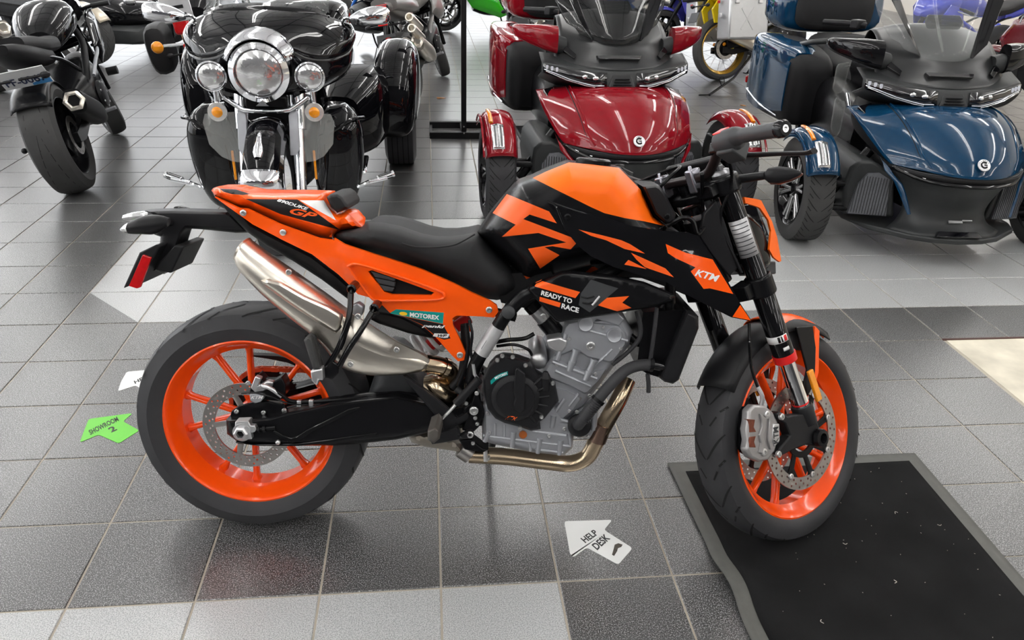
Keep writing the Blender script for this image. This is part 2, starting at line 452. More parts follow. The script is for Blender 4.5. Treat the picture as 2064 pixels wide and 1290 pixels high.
def ring_holes_mb(c, ri, ro, th, holes, ax='y', n=72):
    out = [(ro*math.cos(2*PI*i/n), ro*math.sin(2*PI*i/n)) for i in range(n)]
    inn = [(ri*math.cos(2*PI*i/n), ri*math.sin(2*PI*i/n)) for i in range(n)]
    hs = [inn]+[[(x+r*math.cos(2*PI*i/8), y+r*math.sin(2*PI*i/8)) for i in range(8)] for x, y, r in holes]
    V, T, mi = cdt(out, holes=hs, grid=0, step=10)
    k = len(V); vs = [(c[0]+x, c[1]-th/2, c[2]+y) for x, y in V]+[(c[0]+x, c[1]+th/2, c[2]+y) for x, y in V]
    fs = list(T)+[tuple(i+k for i in t)[::-1] for t in T]+[(a, a+k, b+k, b) for a, b in rim_edges(T)]
    return MB().add(vs, fs)
def bolt_mb(mb, p, ax, r, h=0.004, mi=0):
    mb.lathe([(0, r), (h*0.8, r), (h, r*0.8), (h, r*0.45), (h*0.4, r*0.42)], p, ax, 12, caps=(0, 1), mi=mi)
    return mb
# ================================================================== the room
def quadbox(name, lo, hi, m, parent=None):
    lo, hi = nv(lo), nv(hi); mb = MB(); mb.box((lo+hi)/2, hi-lo); return obj(name, mb, m, parent, smooth=False)
WALLM = mat('wall_paint', (.85, .85, .83), .7, nz=.04, nscale=3)
CEILM = mat('ceiling_panel', (.9, .9, .9), .8, nz=.04, nscale=6)
GRIDM = mat('ceiling_grid', (.08, .08, .09), .6, nz=.1)
LIGHTM = mat('lamp_tube', (1, 1, 1), .5, emit=(1.0, .985, .96), estr=LAMP_STRENGTH, nz=.01)
GLAREM = mat('glare_panel_glow', (.8, .85, .9), .3, emit=(.97, .98, 1.0), estr=GLARE_STRENGTH, nz=.01)
def tile_material(name, dark, light, base, speck, rough, patch=.06):
    m = bpy.data.materials.new(name); m.use_nodes = True; nt = m.node_tree; b = nt.nodes['Principled BSDF']
    geo = nt.nodes.new('ShaderNodeNewGeometry'); oi = nt.nodes.new('ShaderNodeObjectInfo')
    n = nt.nodes.new('ShaderNodeTexNoise'); n.inputs['Scale'].default_value = 340; n.inputs['Detail'].default_value = 1.5
    nt.links.new(geo.outputs['Position'], n.inputs['Vector'])
    cr = nt.nodes.new('ShaderNodeValToRGB'); e = cr.color_ramp.elements
    e[0].position = .38; e[0].color = (*dark, 1); e[1].position = .66; e[1].color = (*light, 1)
    k = e.new(.47); k.color = (*base, 1); k = e.new(.55); k.color = (*speck, 1)
    nt.links.new(n.outputs['Fac'], cr.inputs['Fac'])
    n2 = nt.nodes.new('ShaderNodeTexNoise'); n2.inputs['Scale'].default_value = 2.3; n2.inputs['Detail'].default_value = 5
    nt.links.new(geo.outputs['Position'], n2.inputs['Vector'])
    mr = nt.nodes.new('ShaderNodeMapRange'); mr.inputs['From Min'].default_value = .3; mr.inputs['From Max'].default_value = .7; mr.inputs['To Min'].default_value = 1-patch; mr.inputs['To Max'].default_value = 1+patch; mr.interpolation_type = 'SMOOTHSTEP'; n2.inputs['Detail'].default_value = 1.0
    nt.links.new(n2.outputs['Fac'], mr.inputs['Value'])
    mx = nt.nodes.new('ShaderNodeMix'); mx.data_type = 'RGBA'; mx.blend_type = 'MULTIPLY'; mx.inputs['Factor'].default_value = 1
    nt.links.new(cr.outputs['Color'], mx.inputs['A']); nt.links.new(mr.outputs['Result'], mx.inputs['B']); nt.links.new(mx.outputs['Result'], b.inputs['Base Color'])
    mr2 = nt.nodes.new('ShaderNodeMapRange'); mr2.inputs['To Min'].default_value = rough-.012; mr2.inputs['To Max'].default_value = rough+.012
    nt.links.new(n2.outputs['Fac'], mr2.inputs['Value']); nt.links.new(mr2.outputs['Result'], b.inputs['Roughness'])
    bp = nt.nodes.new('ShaderNodeBump'); bp.inputs['Strength'].default_value = .12; bp.inputs['Distance'].default_value = .0008
    nt.links.new(n.outputs['Fac'], bp.inputs['Height']); nt.links.new(bp.outputs['Normal'], b.inputs['Normal'])
    b.inputs['Specular IOR Level'].default_value = .5; b.inputs['IOR'].default_value = 2.0
    return m
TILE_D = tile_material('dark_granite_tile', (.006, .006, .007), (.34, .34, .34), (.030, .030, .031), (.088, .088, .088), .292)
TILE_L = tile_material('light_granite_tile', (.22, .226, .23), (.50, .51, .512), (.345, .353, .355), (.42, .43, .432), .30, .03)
GROUT = mat('grout', (.40, .36, .30), .8, nz=.25, nscale=14, bump=.3, bscale=300)
CONC = mat('bare_screed', (.60, .56, .46), .75, nz=.55, nscale=6, bump=.5, bscale=60)

X0, X1 = ROOM_X; Y0, Y1 = ROOM_Y
floor = structure(quadbox('floor', (X0, Y0, -.12), (X1, Y1, -.0035), GROUT))
# tiles laid on the bed: joints recessed 3.5 mm, every tile a piece of its own near the camera
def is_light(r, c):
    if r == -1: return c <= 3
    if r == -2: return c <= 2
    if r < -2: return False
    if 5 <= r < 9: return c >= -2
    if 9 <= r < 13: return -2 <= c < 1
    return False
G = .0035; TT_ = TILE-2*G*.85
def tile_mesh(name, m, tri=None):
    h = TT_/2; e = .0018
    if tri is None: pts = [(-h, -h), (h, -h), (h, h), (-h, h)]
    elif tri == 0: pts = [(-h, -h), (h, -h), (-h, h)]
    else: pts = [(h, -h), (h, h), (-h, h)]
    cx, cy = sum(p[0] for p in pts)/len(pts), sum(p[1] for p in pts)/len(pts); n = len(pts); sh = lambda p, d: (p[0]-np.sign(p[0]-cx)*d, p[1]-np.sign(p[1]-cy)*d)
    vs = [(*p, -.0036) for p in pts]+[(*p, -e) for p in pts]+[(*sh(p, e), 0) for p in pts]
    fs = [(i, (i+1) % n, n+(i+1) % n, n+i) for i in range(n)]+[(n+i, n+(i+1) % n, 2*n+(i+1) % n, 2*n+i) for i in range(n)]+[tuple(range(2*n, 3*n))]
    me = bpy.data.meshes.new(name); me.from_pydata(vs, [], fs); me.materials.append(m); return me
ME = {True: tile_mesh('tile', TILE_L), False: tile_mesh('tile', TILE_D)}
def project(p):
    d = nv(p)-CAM; z = d@FWD
    return (1032+FPX*(d@RGT)/z, 645-FPX*(d@UPV)/z, z) if z > .1 else (-9e9, 0, z)
PATCH = (11, 3)           # rows / columns where the covering is missing
cells = []
for r in range(int(Y0/TILE), int(Y1/TILE)):
    for c in range(int(X0/TILE), int(X1/TILE)):
        if c >= 10 and 1 <= r <= 3: continue                      # bare screed patch
        x, y = (c+.5)*TILE, (r+.5)*TILE; u, v, z = project((x, y, 0))
        cells.append((r, c, x, y, z if (-120 < u < 2184 and -60 < v < 1420) else 1e6+abs(x)+abs(y)))
cells.sort(key=lambda q: q[4])
n_t = 0; rest = {True: MB(), False: MB()}
for r, c, x, y, z in cells:
    if (r, c) == (5, -2):
        for k, m in ((0, TILE_D), (1, TILE_L)):
            o = bpy.data.objects.new('tile', tile_mesh('tile', m, k)); COL.objects.link(o); o.parent = floor; o.location = (x, y, 0)
        continue
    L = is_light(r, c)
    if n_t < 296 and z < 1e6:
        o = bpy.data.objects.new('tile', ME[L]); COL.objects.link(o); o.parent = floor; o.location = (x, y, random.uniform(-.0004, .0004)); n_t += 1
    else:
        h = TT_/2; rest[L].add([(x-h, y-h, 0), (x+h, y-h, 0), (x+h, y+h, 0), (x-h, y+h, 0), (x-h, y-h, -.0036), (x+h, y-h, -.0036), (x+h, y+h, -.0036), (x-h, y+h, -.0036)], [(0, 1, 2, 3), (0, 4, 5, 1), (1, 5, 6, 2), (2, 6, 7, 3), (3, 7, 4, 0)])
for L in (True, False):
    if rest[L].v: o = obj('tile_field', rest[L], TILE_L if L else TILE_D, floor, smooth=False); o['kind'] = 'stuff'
quadbox('bare_patch', (10.05*TILE, 1*TILE+.004, -.004), (X1, 4*TILE-.004, -.0022), CONC, floor)
quadbox('edge_strip', (10.0*TILE, 4*TILE-.006, -.0035), (X1, 4*TILE+.004, .002), mat('strip_brown', (.07, .025, .02), .5, nz=.3, nscale=40), floor)
structure(quadbox('ceiling', (X0, Y0, CEIL_Z), (X1, Y1, CEIL_Z+.15), CEILM))
ceil_o = bpy.data.objects['ceiling']
mb = MB()
for k in range(int((X1-X0)/1.2)+1): mb.box((X0+.3+k*1.2, (Y0+Y1)/2, CEIL_Z-.008), (.03, Y1-Y0, .015))
for k in range(int((Y1-Y0)/.6)+1): mb.box(((X0+X1)/2, Y0+.3+k*.6, CEIL_Z-.008), (X1-X0, .03, .015))
obj('ceiling_grid', mb, GRIDM, ceil_o, smooth=False)
structure(quadbox('wall_back', (X0, Y1, 0), (X1, Y1+.2, CEIL_Z), WALLM)); structure(quadbox('wall_left', (X0-.2, Y0, 0), (X0, Y1, CEIL_Z), WALLM))
WALLD = mat('wall_charcoal', (.045, .045, .05), .6, nz=.06, nscale=3)  # unseen wall, darkened so glossy black bodywork reflects dark
structure(quadbox('wall_right', (X1, Y0, 0), (X1+.2, Y1, CEIL_Z), mat('wall_beige', (.6, .55, .48), .7, nz=.05, nscale=3))); structure(quadbox('wall_front', (X0, Y0-.2, 0), (X1, Y0, CEIL_Z), WALLD))
FRM = mat('glare_panel_frame', (.1, .1, .11), .4, .4, nz=.1)
nglare = 0
def glare_panel(lo, hi, axis):  # unseen glowing panes, added to put glare on the floor
    global nglare; nglare += 1
    lo, hi = nv(lo), nv(hi); e = structure(empty('glare_panel_%d' % nglare)); e.location = tuple((lo+hi)/2*nv((1, 1, 0)))
    off = nv(e.location); quadbox('pane', lo-off, hi-off, GLAREM, e); mb = MB(); c = (lo+hi)/2-off; s = hi-lo; t = .07
    ax = 0 if axis == 'y' else 1
    for sgn in (-1, 0, 1):
        p = c.copy(); p[ax] += sgn*s[ax]/2; d = s.copy(); d[ax] = t; d[1-ax] = .08; mb.box(p, d)
    for sgn in (-1, 1):
        p = c.copy(); p[2] += sgn*s[2]/2; d = s.copy(); d[2] = t; d[ax] += t; d[1-ax] = .08; mb.box(p, d)
    obj('glare_panel_frame', mb, FRM, e, smooth=False)
for k in range(4): glare_panel((-8.7+k*4.9, Y1-.03, .3), (-8.7+k*4.9+4.7, Y1-.01, 3.4), 'y')
for k in range(4): glare_panel((X0+.01, -1.5+k*4.6, .3), (X0+.03, -1.5+k*4.6+4.4, 3.4), 'x')
# suspended lamps: rows of long twin tubes that light the floor and the ceiling above them
TUBE = MB()
for q in (-1, 1): TUBE.cyl((q*.055, -1.5, 0), (q*.055, 1.5, 0), .024, 10)
for ix in range(8):
    for iy in range(6):
        x = -8.0+ix*2.45; y = -6.0+iy*3.8; z = CEIL_Z-.5
        h = quadbox('lamp_housing', (x-.02, y-1.55, z+.02), (x+.02, y+1.55, z+.07), WALLM, ceil_o)
        for q in (-1, 1):
            mb = MB(); mb.cyl((x+q*.055, y-1.5, z), (x+q*.055, y+1.5, z), .024, 10); obj('lamp_tube', mb, LIGHTM, h)
            mb = MB(); mb.cyl((x, y+q*1.2, z+.06), (x, y+q*1.2, CEIL_Z), .004, 6); obj('lamp_wire', mb, GRIDM, h)
# ================================================================== the orange naked motorcycle
cA = crop(230, 360, .27905); cB = crop(660, 300, .34112); cC = crop(1000, 240, .34109); cD = crop(280, 600, .35665)
cE = crop(800, 580, .31); cF = crop(1360, 560, .42649); cG = crop(1280, 220, .20151); cH = crop(400, 700, .20157)
BK = Fr(rotz(math.radians(-6.3))@rotx(math.radians(-12.46)), (.4287, .3096, .004))
SP0 = nv((1.582, 0, 0)); SD = nv((-math.sin(math.radians(24.3)), 0, math.cos(math.radians(24.3))))
SS = axrot(SD, math.radians(35.5))
def steer(q): return SP0+SS@(nv(q)-SP0)
ST = Fr(BK.R@SS, BK.o+BK.R@(SP0-SS@SP0))
bike = empty('naked_motorcycle', BK.mat4())
tag(bike, 'orange and black naked street motorcycle with orange wheels standing on the tiled floor', 'motorcycle')
P, Q = BK.y, ST.y

def bolts(pts, parent, m=None):
    for p_, ax_, r_, h_ in pts: obj('bolt', bolt_mb(MB(), p_, ax_, r_*.82, h_), m or BOLT, parent)
# ---- rear wheel
RC = (0, 0, .317)
ty = obj('rear_tyre', tyre_mb(.317, .091, .229, .072, RC, 96), RUBBER, bike)
gr = obj('groove_shade_strip', groove_mb(.317, .091, .229, 2.2, RC, 11,
    [[(-.9, 0), (-.62, .22), (-.2, .38), (-.04, .40)], [(.9, 0), (.62, .22), (.2, .38), (.04, .40)],
     [(-.86, .46), (-.6, .62)], [(.86, .46), (.6, .62)], [(-.55, .66), (-.3, .86), (-.1, .93)], [(.55, .66), (.3, .86), (.1, .93)]], .0036, .0011), RUBBER_D, ty)
gr['kind'] = 'stuff'
rim = obj('rear_rim', rim_mb(.229, .071, RC, n=96), ORANGE_RIM, bike)
for k in range(5):
    a = math.radians(36+72*k)
    for sg in (-1, 1):
        obj('spoke', spoke_mb(RC, a+sg*.05, a+sg*.25, .045, .203, .0075, .0075, .016, .014), ORANGE_RIM, rim, bev=.002)
mb = MB(); lathe_y(mb, [(-.07, .018), (-.07, .034), (-.03, .05), (.03, .05), (.08, .034), (.08, .018)], RC, 32)
obj('hub', mb, ORANGE_RIM, rim)
def disc_holes(n, rows):
    return [(r*math.cos(2*PI*(i+o)/n), r*math.sin(2*PI*(i+o)/n), s) for r, o, s in rows for i in range(n)]
dc = (0, -.088, .317)
dsc = obj('rear_disc', ring_holes_mb(dc, .088, .120, .005, disc_holes(30, [(.112, 0, .0033), (.1015, .5, .0033), (.0935, .2, .0028)])), STEEL_D, bike, smooth=False)
mb = MB()
for k in range(5):
    a = 2*PI*k/5+.4
    mb.merge(spoke_mb(dc, a, a+.25, .035, .092, .009, .007, .0022, .0022))
lathe_y(mb, [(-.003, .03), (-.003, .045), (.003, .045), (.003, .03)], dc, 32, close=True)
obj('disc_carrier', mb, STEEL_D, dsc)
# sprocket and chain on the far side
sc = (0, .085, .317); mb = ring_holes_mb(sc, .05, .098, .006, [(.075*math.cos(2*PI*i/7), .075*math.sin(2*PI*i/7), .014) for i in range(7)])
for k in range(42):
    a = 2*PI*k/42; mb.box((sc[0]+.1*math.cos(a), sc[1], sc[2]+.1*math.sin(a)), (.008, .005, .007), roty(-a))
obj('sprocket', mb, BLACK_S, bike, smooth=False)
mb = MB()
pts = [(.60, .085, .452)]
chain = [(x, .085, .42+(.415-.42)*(x/.6)) for x in np.linspace(.6, .02, 38)] + [(-.103*math.sin(t), .085, .317+.103*math.cos(t)) for t in np.linspace(.1, PI-.1, 20)] + [(x, .085, .214+(.36-.214)*(x/.6)) for x in np.linspace(.02, .6, 38)]
for i in range(len(chain)-1):
    a, b = nv(chain[i]), nv(chain[i+1]); d = b-a; ang = math.atan2(d[2], d[0])
    for s_ in (-1, 1): mb.box((a+b)/2+nv((0, s_*(.006 if i % 2 else .0085), 0)), (np.linalg.norm(d)*1.15, .0022, .0125), roty(-ang))
    mb.cyl(a+nv((0, -.009, 0)), a+nv((0, .009, 0)), .0052, 8)
ch = obj('drive_chain', mb, mat('chain_orange', (.55, .10, .03), .35, .4, nz=.2), bike, smooth=False)
# rear caliper, hugger, hose
mb = panel_mb(cH((505, 455), (545, 330), (590, 280), (655, 350), (740, 350), (830, 300), (870, 380), (870, 480), (800, 540), (660, 530), (590, 560), (520, 545)), -.105, P, grid=0, thick=.045)
cal = obj('rear_caliper', mb, BLACK_S, bike, bev=.003)
obj('caliper_cap', panel_mb(cH((505, 470), (640, 470), (665, 500), (620, 550), (560, 565), (515, 535)), -.118, P, grid=0, thick=.02), ALLOY, cal, bev=.003, keep='rcap')
lettering('KTM', cH((522, 518), (642, 516), (530, 486)), ['rcap'], BK, WHITE, cal, .2, .02, lift=.002)
obj('caliper_body', panel_mb(cH((520, 410), (565, 290), (625, 310), (600, 380), (690, 340), (750, 350), (730, 400), (650, 440), (560, 450)), -.116, P, grid=0, thick=.02), ALLOY_L, cal, bev=.003)
obj('caliper_bracket', panel_mb(cH((310, 720), (330, 640), (400, 590), (520, 560), (660, 540), (860, 580), (890, 650), (600, 720)), -.10, P, grid=0, thick=.012), BLACK_S, cal, bev=.002)
for q in ((385, 640), (500, 355), (655, 650), (860, 628)): bolts([(P(*cH(q)[0], -.104), (0, -1, 0), .0075, .006)], cal)
mb = MB(); mb.tube(pxpath(cH((680, 395, -.125), (760, 430, -.13), (850, 490, -.13), (930, 540, -.12), (1120, 545, -.115), (1400, 525, -.115), (1786, 490, -.1)), P), .0055, k=4); mb.tube(pxpath(cH((430, 460, -.11), (560, 455, -.125), (740, 500, -.13), (900, 560, -.125), (1100, 575, -.12)), P), .0022, 6, k=4)
obj('brake_hose', mb, BLACK_S, bike)
mb = MB(); mb.tube(pxpath(cH((640, 385, -.125), (720, 410, -.131), (835, 490, -.13)), P), .006, k=3)
obj('hose_fitting', mb, ALLOY_L, bike)
for q in ((1130, 555), (1010, 560)): mb = MB(); mb.box(P(*cH(q)[0], -.117), (.012, .012, .018)); obj('hose_clip', mb, ALLOY_L, bike, bev=.002)
obj('chain_guard', panel_mb(cH((465, 85), (520, 80), (800, 90), (1050, 150), (1200, 250), (1150, 270), (900, 160), (700, 120)), .07, P, grid=0, thick=.03), BLACK_P, bike, bev=.003)
# hugger behind peg
obj('hugger', panel_mb(cE((-90, 400), (0, 420), (60, 470), (130, 560), (170, 680), (60, 720), (-100, 715), (-190, 700)), inflate(cE((-90, 400), (0, 420), (60, 470), (130, 560), (170, 680), (60, 720), (-100, 715), (-190, 700)), -.05, -.10, 25), P, grid=8, body=True), GREY_P, bike)

# ---- swingarm
SWO = cD((492, 690), (600, 684), (745, 672), (860, 640), (1090, 590), (1458, 553)) + [(862, 812), (905, 820), (940, 812), (968, 800), (985, 830), (972, 858), (905, 866), (862, 872)] + cD((1458, 802), (1250, 826), (1100, 836), (800, 838), (560, 826), (545, 805), (498, 770))
sw = panel('swingarm', SWO, inflate(SWO, -.125, -.15, 9), P, BLACK_S, bike, mirror=True, grid=9, thick=.05, keep='sw')
obj('swingarm_rib', panel_mb(cH((930, 960), (1010, 945), (1130, 850), (1560, 640), (1620, 600), (1590, 600), (1500, 620), (1080, 830), (990, 890), (930, 910), (840, 880), (760, 830), (740, 845), (830, 920)), -.154, P, grid=0, thick=.012), BLACK_G, sw, bev=.002)
obj('swingarm_edge', panel_mb(cH((370, 945), (560, 975), (1000, 965), (1786, 855), (1786, 880), (1300, 960), (1000, 990), (600, 990), (370, 960)), -.153, P, grid=0, thick=.012), BLACK_G, sw, bev=.002)
mb = MB(); mb.box((.45, 0, .36), (.10, .22, .06)); mb.cyl((.612, -.16, .40), (.612, .16, .40), .03)
obj('swingarm_bridge', mb, BLACK_S, bike, bev=.006)
obj('axle_block', panel_mb(cH((365, 745), (500, 740), (520, 785), (560, 785), (580, 820), (560, 850), (525, 860), (535, 920), (400, 930), (360, 850)), -.166, P, grid=0, thick=.03), ALLOY_L, bike, bev=.002)
ac = P(*cH((435, 850))[0], -.166); mb = MB(); mb.lathe([(0, .019), (.012, .019), (.016, .015), (.016, .0105), (.002, .0105)], ac, (0, -1, 0), 6); mb.lathe([(0, .024), (.003, .024), (.003, .012)], ac, (0, -1, 0), 24, caps=(0, 0))
obj('axle_nut', mb, ALLOY_L, bike); mb = MB(); mb.cyl((ac[0], -.172, ac[2]), (0, .17, .317), .0105, 20); obj('rear_axle', mb, BLACK_S, bike)
mb = MB(); a, b = P(*cH((580, 822))[0], -.16), P(*cH((770, 805))[0], -.16); mb.cyl(a, b, .005, 10); mb.cyl(a+(b-a)*.1, a+(b-a)*.2, .009, 6); mb.cyl(a+(b-a)*.35, a+(b-a)*.5, .009, 6); obj('chain_adjuster', mb, BLACK_S, bike)
mb = MB(); p = P(*cH((795, 950))[0], -.158); mb.sphere(p, .007); obj('paddock_stud', mb, BOLT, bike)

# ---- exhaust
MUF = [(497, 482, 480, 520, -.165, .050), (520, 500, 492, 545, -.168, .056), (573, 537, 537, 592, -.172, .060), (649, 590, 593, 640, -.172, .060), (700, 627, 645, 682, -.170, .058), (750, 660, 690, 735, -.165, .056), (800, 690, 745, 752, -.155, .050), (840, 708, 810, 752, -.14, .040), (868, 722, 858, 745, -.125, .028)]
mb = loft_st(MUF, P, 24, 2.6, 4, (0, 1)); mf = obj('muffler', mb, STEEL, bike, sharp=60, keep='muf')
mb = loft_st([(497, 481, 480, 521, -.165, .052), (500, 484, 483, 524, -.165, .052), (500, 486, 484, 521, -.165, .046), (530, 510, 510, 545, -.166, .046)], P, 24, 2.6, 1, (0, 1)); obj('muffler_end_cap', mb, STEEL, mf, sharp=50)
SH = cA((1060, 735), (1110, 725), (1200, 745), (1380, 850), (1560, 930), (1650, 985), (1640, 1080), (1600, 1120), (1500, 1060), (1300, 930), (1080, 770))
obj('heat_shield', panel_mb(SH, inflate(SH, -.235, -.254, 9), P, grid=6, thick=.006), STEEL, mf)
S2 = [(700, 628), (735, 648), (800, 690), (845, 712), (866, 725), (858, 744), (812, 752), (745, 752), (708, 748), (690, 735), (672, 705), (690, 680)]
obj('muffler_shroud', panel_mb(S2, ctrl([(700, 628, -.20), (672, 705, -.20), (690, 735, -.19), (708, 748, -.17), (745, 752, -.165), (812, 752, -.15), (858, 744, -.135), (866, 725, -.14), (845, 712, -.165), (800, 690, -.185), (735, 648, -.20), (720, 690, -.236), (780, 722, -.218), (830, 732, -.19)]), P, grid=7, thick=.006, relax=12), STEEL, mf, sharp=60)
for q in ((722, 637), (800, 704), (707, 733), (583, 548)): bolts([(P(*q, -.234 if q[0] < 790 else -.213), (0, -1, 0), .009, .006)], mf)
mb = MB(); mb.tube(pxpath([(858, 733, -.125), (888, 738, -.115), (905, 745, -.10), (915, 760, -.08)], P), .024, 16, k=4); mb.lathe([(0, .027), (.012, .027)], P(893, 740, -.112), P(915, 748, -.1)-P(893, 740, -.112), 20); obj('link_pipe', mb, BRONZE, bike)
mb = loft_st([(855, 760, 858, 784, -.10, .03), (880, 757, 878, 800, -.10, .045), (905, 770, 905, 806, -.09, .045), (925, 780, 920, 806, -.08, .03)], P, 14, 3); obj('exhaust_valve_box', mb, BRONZE, bike)
mb = MB(); mb.tube(pxpath(cE((1500, 600, -.02), (1440, 730, -.05), (1345, 900, -.055), (1290, 1010, -.05), (1235, 1100, -.045), (1130, 1142, -.04), (980, 1130, -.04), (700, 1097, -.04), (470, 1085, -.04)), P), .0235, 18, k=6); hp = obj('header_pipe', mb, BRONZE, bike)
mb = MB(); a, b = P(*cE((1340, 880))[0], -.055), P(*cE((1300, 990))[0], -.05); mb.cyl(a, b, .0265, 18); obj('pipe_collar', mb, mat('tinted_collar', (.3, .2, .16), .25, 1.0, nz=.2), hp)
mb = MB(); a, b = P(*cE((575, 1062))[0], -.07), P(*cE((577, 1125))[0], -.07)
for k in range(6): mb.box(a+(b-a)*(k/5), (.011, .006, .0035))
mb.tube([a, b], .006, 8); mb.tube([P(*cE((600, 1045))[0], -.02), P(*cE((598, 1105))[0], -.064), P(*cE((590, 1140))[0], -.03)], .004, 6, k=4); obj('pipe_clamp', mb, ALLOY_L, hp)
CT = cE((70, 955), (190, 925), (320, 950), (410, 1000), (425, 1070), (330, 1055), (190, 1035), (95, 1005)); obj('catalyst_box', panel_mb(CT, inflate(CT, -.03, -.11, 22), P, grid=7, body=True), mat('catalyst_metal', (.5, .45, .38), .4, .8, nz=.15), bike)
mb = MB(); mb.tube(pxpath(cE((415, 1040, -.04), (480, 1085, -.04)), P), .027, 16); obj('pipe_joint', mb, STEEL_D, hp)

# ---- rear sub-frame pieces, tail
UP_ = cA((725, 120), (750, 145), (905, 212), (1000, 325), (1210, 438), (1430, 545), (1620, 690), (1740, 800), (1690, 872), (1500, 730), (1300, 600), (1100, 485), (960, 385), (820, 240))
up = panel('tail_underside', UP_, inflate(UP_, -.06, -.088, 10), P, BLACK_M, bike, grid=9, body=True)
HUMP = cA((703, 85), (715, 68), (745, 57), (850, 62), (980, 92), (1130, 97), (1330, 97), (1530, 104), (1530, 150), (1565, 205), (1612, 246), (1680, 238), (1795, 352), (1700, 366), (1640, 374), (1592, 405), (1592, 446), (1480, 430), (1200, 330), (960, 218), (900, 214), (730, 135))
gH = [(cA((948, 146), (1325, 150), (1635, 372), (1555, 352), (1200, 256)), 1), (cA((1340, 157), (1515, 157), (1603, 302)), 2), (cA((760, 72), (880, 78), (985, 112), (930, 118), (850, 112), (790, 95)), 1)]
hump = panel('seat_cowl', HUMP, inflate(HUMP, 0, -.105, 34, 2.4), P, [ORANGE, BLACK_M, WHITE], bike, grid=8, body=True, graphics=gH, keep='hump', sharp=60)
lettering('890DUKE', cA((1176, 164), (1398, 232), (1184, 142)), ['hump'], BK, WHITE, hump, .3, .03)
lettering('GP', cA((1262, 250), (1450, 298), (1285, 205)), ['hump'], BK, ORANGE_P, hump, .35, .03)
PAD = cA((1535, 135), (1560, 113), (1615, 108), (1650, 130), (1693, 195), (1685, 222), (1612, 248), (1568, 205))
obj('back_pad', panel_mb(PAD, inflate(PAD, -.07, -.09, 8), P, grid=5, body=True), SEATM, bike)
SIDE = cA((725, 133), (900, 214), (960, 218), (1200, 332), (1480, 432), (1592, 448)) + cB((40, 530), (100, 565), (250, 615), (400, 662), (560, 715), (750, 798), (850, 850), (960, 898), (1000, 925), (1010, 962), (985, 997), (900, 990), (765, 985), (738, 1000), (740, 1040), (780, 1120), (818, 1210), (812, 1248), (772, 1256), (730, 1215), (640, 1112), (560, 1042), (450, 990), (372, 972), (290, 890)) + cA((1760, 835), (1700, 770), (1620, 692), (1430, 547), (1210, 440), (1000, 330), (905, 214))
SIDE = [q for i, q in enumerate(SIDE) if i == 0 or np.hypot(q[0]-SIDE[i-1][0], q[1]-SIDE[i-1][1]) > 1.5][:-1]
VENT = cB((240, 725), (262, 717), (400, 765), (520, 808), (632, 850), (612, 866), (380, 862), (335, 846))
gS = [(cB((368, 972), (405, 948), (688, 968), (682, 1034)), 1), (cB((452, 991), (682, 1036), (728, 1120), (690, 1128), (645, 1112), (560, 1040)), 2)]
side = panel('side_panel', SIDE, ctrl([(*q, y) for q, y in zip(cA((725, 133), (900, 214), (1200, 332), (1592, 448), (1000, 335), (1430, 550), (1740, 800)), (-.09, -.11, -.115, -.13, -.10, -.115, -.125))] + [(*q, y) for q, y in zip(cB((250, 615), (560, 715), (850, 850), (1010, 960), (900, 985), (740, 1000), (800, 1240), (560, 1042), (372, 972), (120, 690), (250, 700), (650, 850), (600, 900), (300, 880)), (-.145, -.152, -.155, -.15, -.15, -.148, -.14, -.145, -.14, -.145, -.151, -.159, -.156, -.15))]), P, [ORANGE, TEAL, BLACK_M], bike, mirror=True, grid=9, holes=[VENT], graphics=gS, thick=.012, keep='side', sharp=50, relax=4)
lettering('MOTOREX', cB((486, 992), (660, 1012), (487, 965)), ['side'], BK, WHITE, side, 0, .04)
sticker(cB(*ellipse(448, 974, 24, 11, 14, .1)), ['side'], BK, YELLOW_P, side)
lettering('pankl', cB((556, 1058), (690, 1066), (562, 1036)), ['side'], BK, WHITE, side, .25, .04)
sticker(cB((622, 1108), (632, 1090), (722, 1094), (712, 1116), (690, 1118)), ['side'], BK, WHITE, side)
lettering('WP', cB((648, 1112), (702, 1113), (654, 1096)), ['side'], BK, BLACK_M, side, .3, .03, lift=.0016)
obj('vent_recess', panel_mb(cB((215, 715), (260, 700), (650, 845), (630, 880), (370, 878), (320, 860)), -.125, P, grid=0, thick=.006), BLACK_M, side)
for i, q in enumerate([((255, 722), (403, 768), (400, 782), (275, 756)), ((280, 764), (402, 788), (398, 815), (300, 795)), ((305, 803), (395, 822), (385, 845), (330, 838))]):
    obj('vent_fin', panel_mb(cB(*q), -.146, P, grid=0, thick=.01), GREY_P, side, bev=.002)
mb = MB(); mb.tube(pxpath(cB((118, 695, -.150), (180, 682, -.153), (400, 745, -.157), (640, 830, -.160), (690, 862, -.161), (660, 888, -.159), (480, 895, -.157), (300, 895, -.153), (250, 870, -.151), (170, 770, -.150), (118, 695, -.150)), P), .0035, 8, k=5); obj('panel_crease', mb, ORANGE, side)
for q, y in ((cB((955, 950))[0], -.152), (cB((783, 1217))[0], -.143), (cA((935, 247))[0], -.112), (cA((1222, 388))[0], -.116)): bolts([(P(*q, y), (0, -1, 0), .010, .005)], side)
INNER = cB((245, 1002), (290, 955), (372, 968), (455, 992), (560, 1046), (645, 1118), (600, 1116), (480, 1090), (300, 1032)); obj('inner_fairing', panel_mb(INNER, inflate(INNER, -.10, -.125, 8), P, grid=8, body=True), BLACK_M, bike)
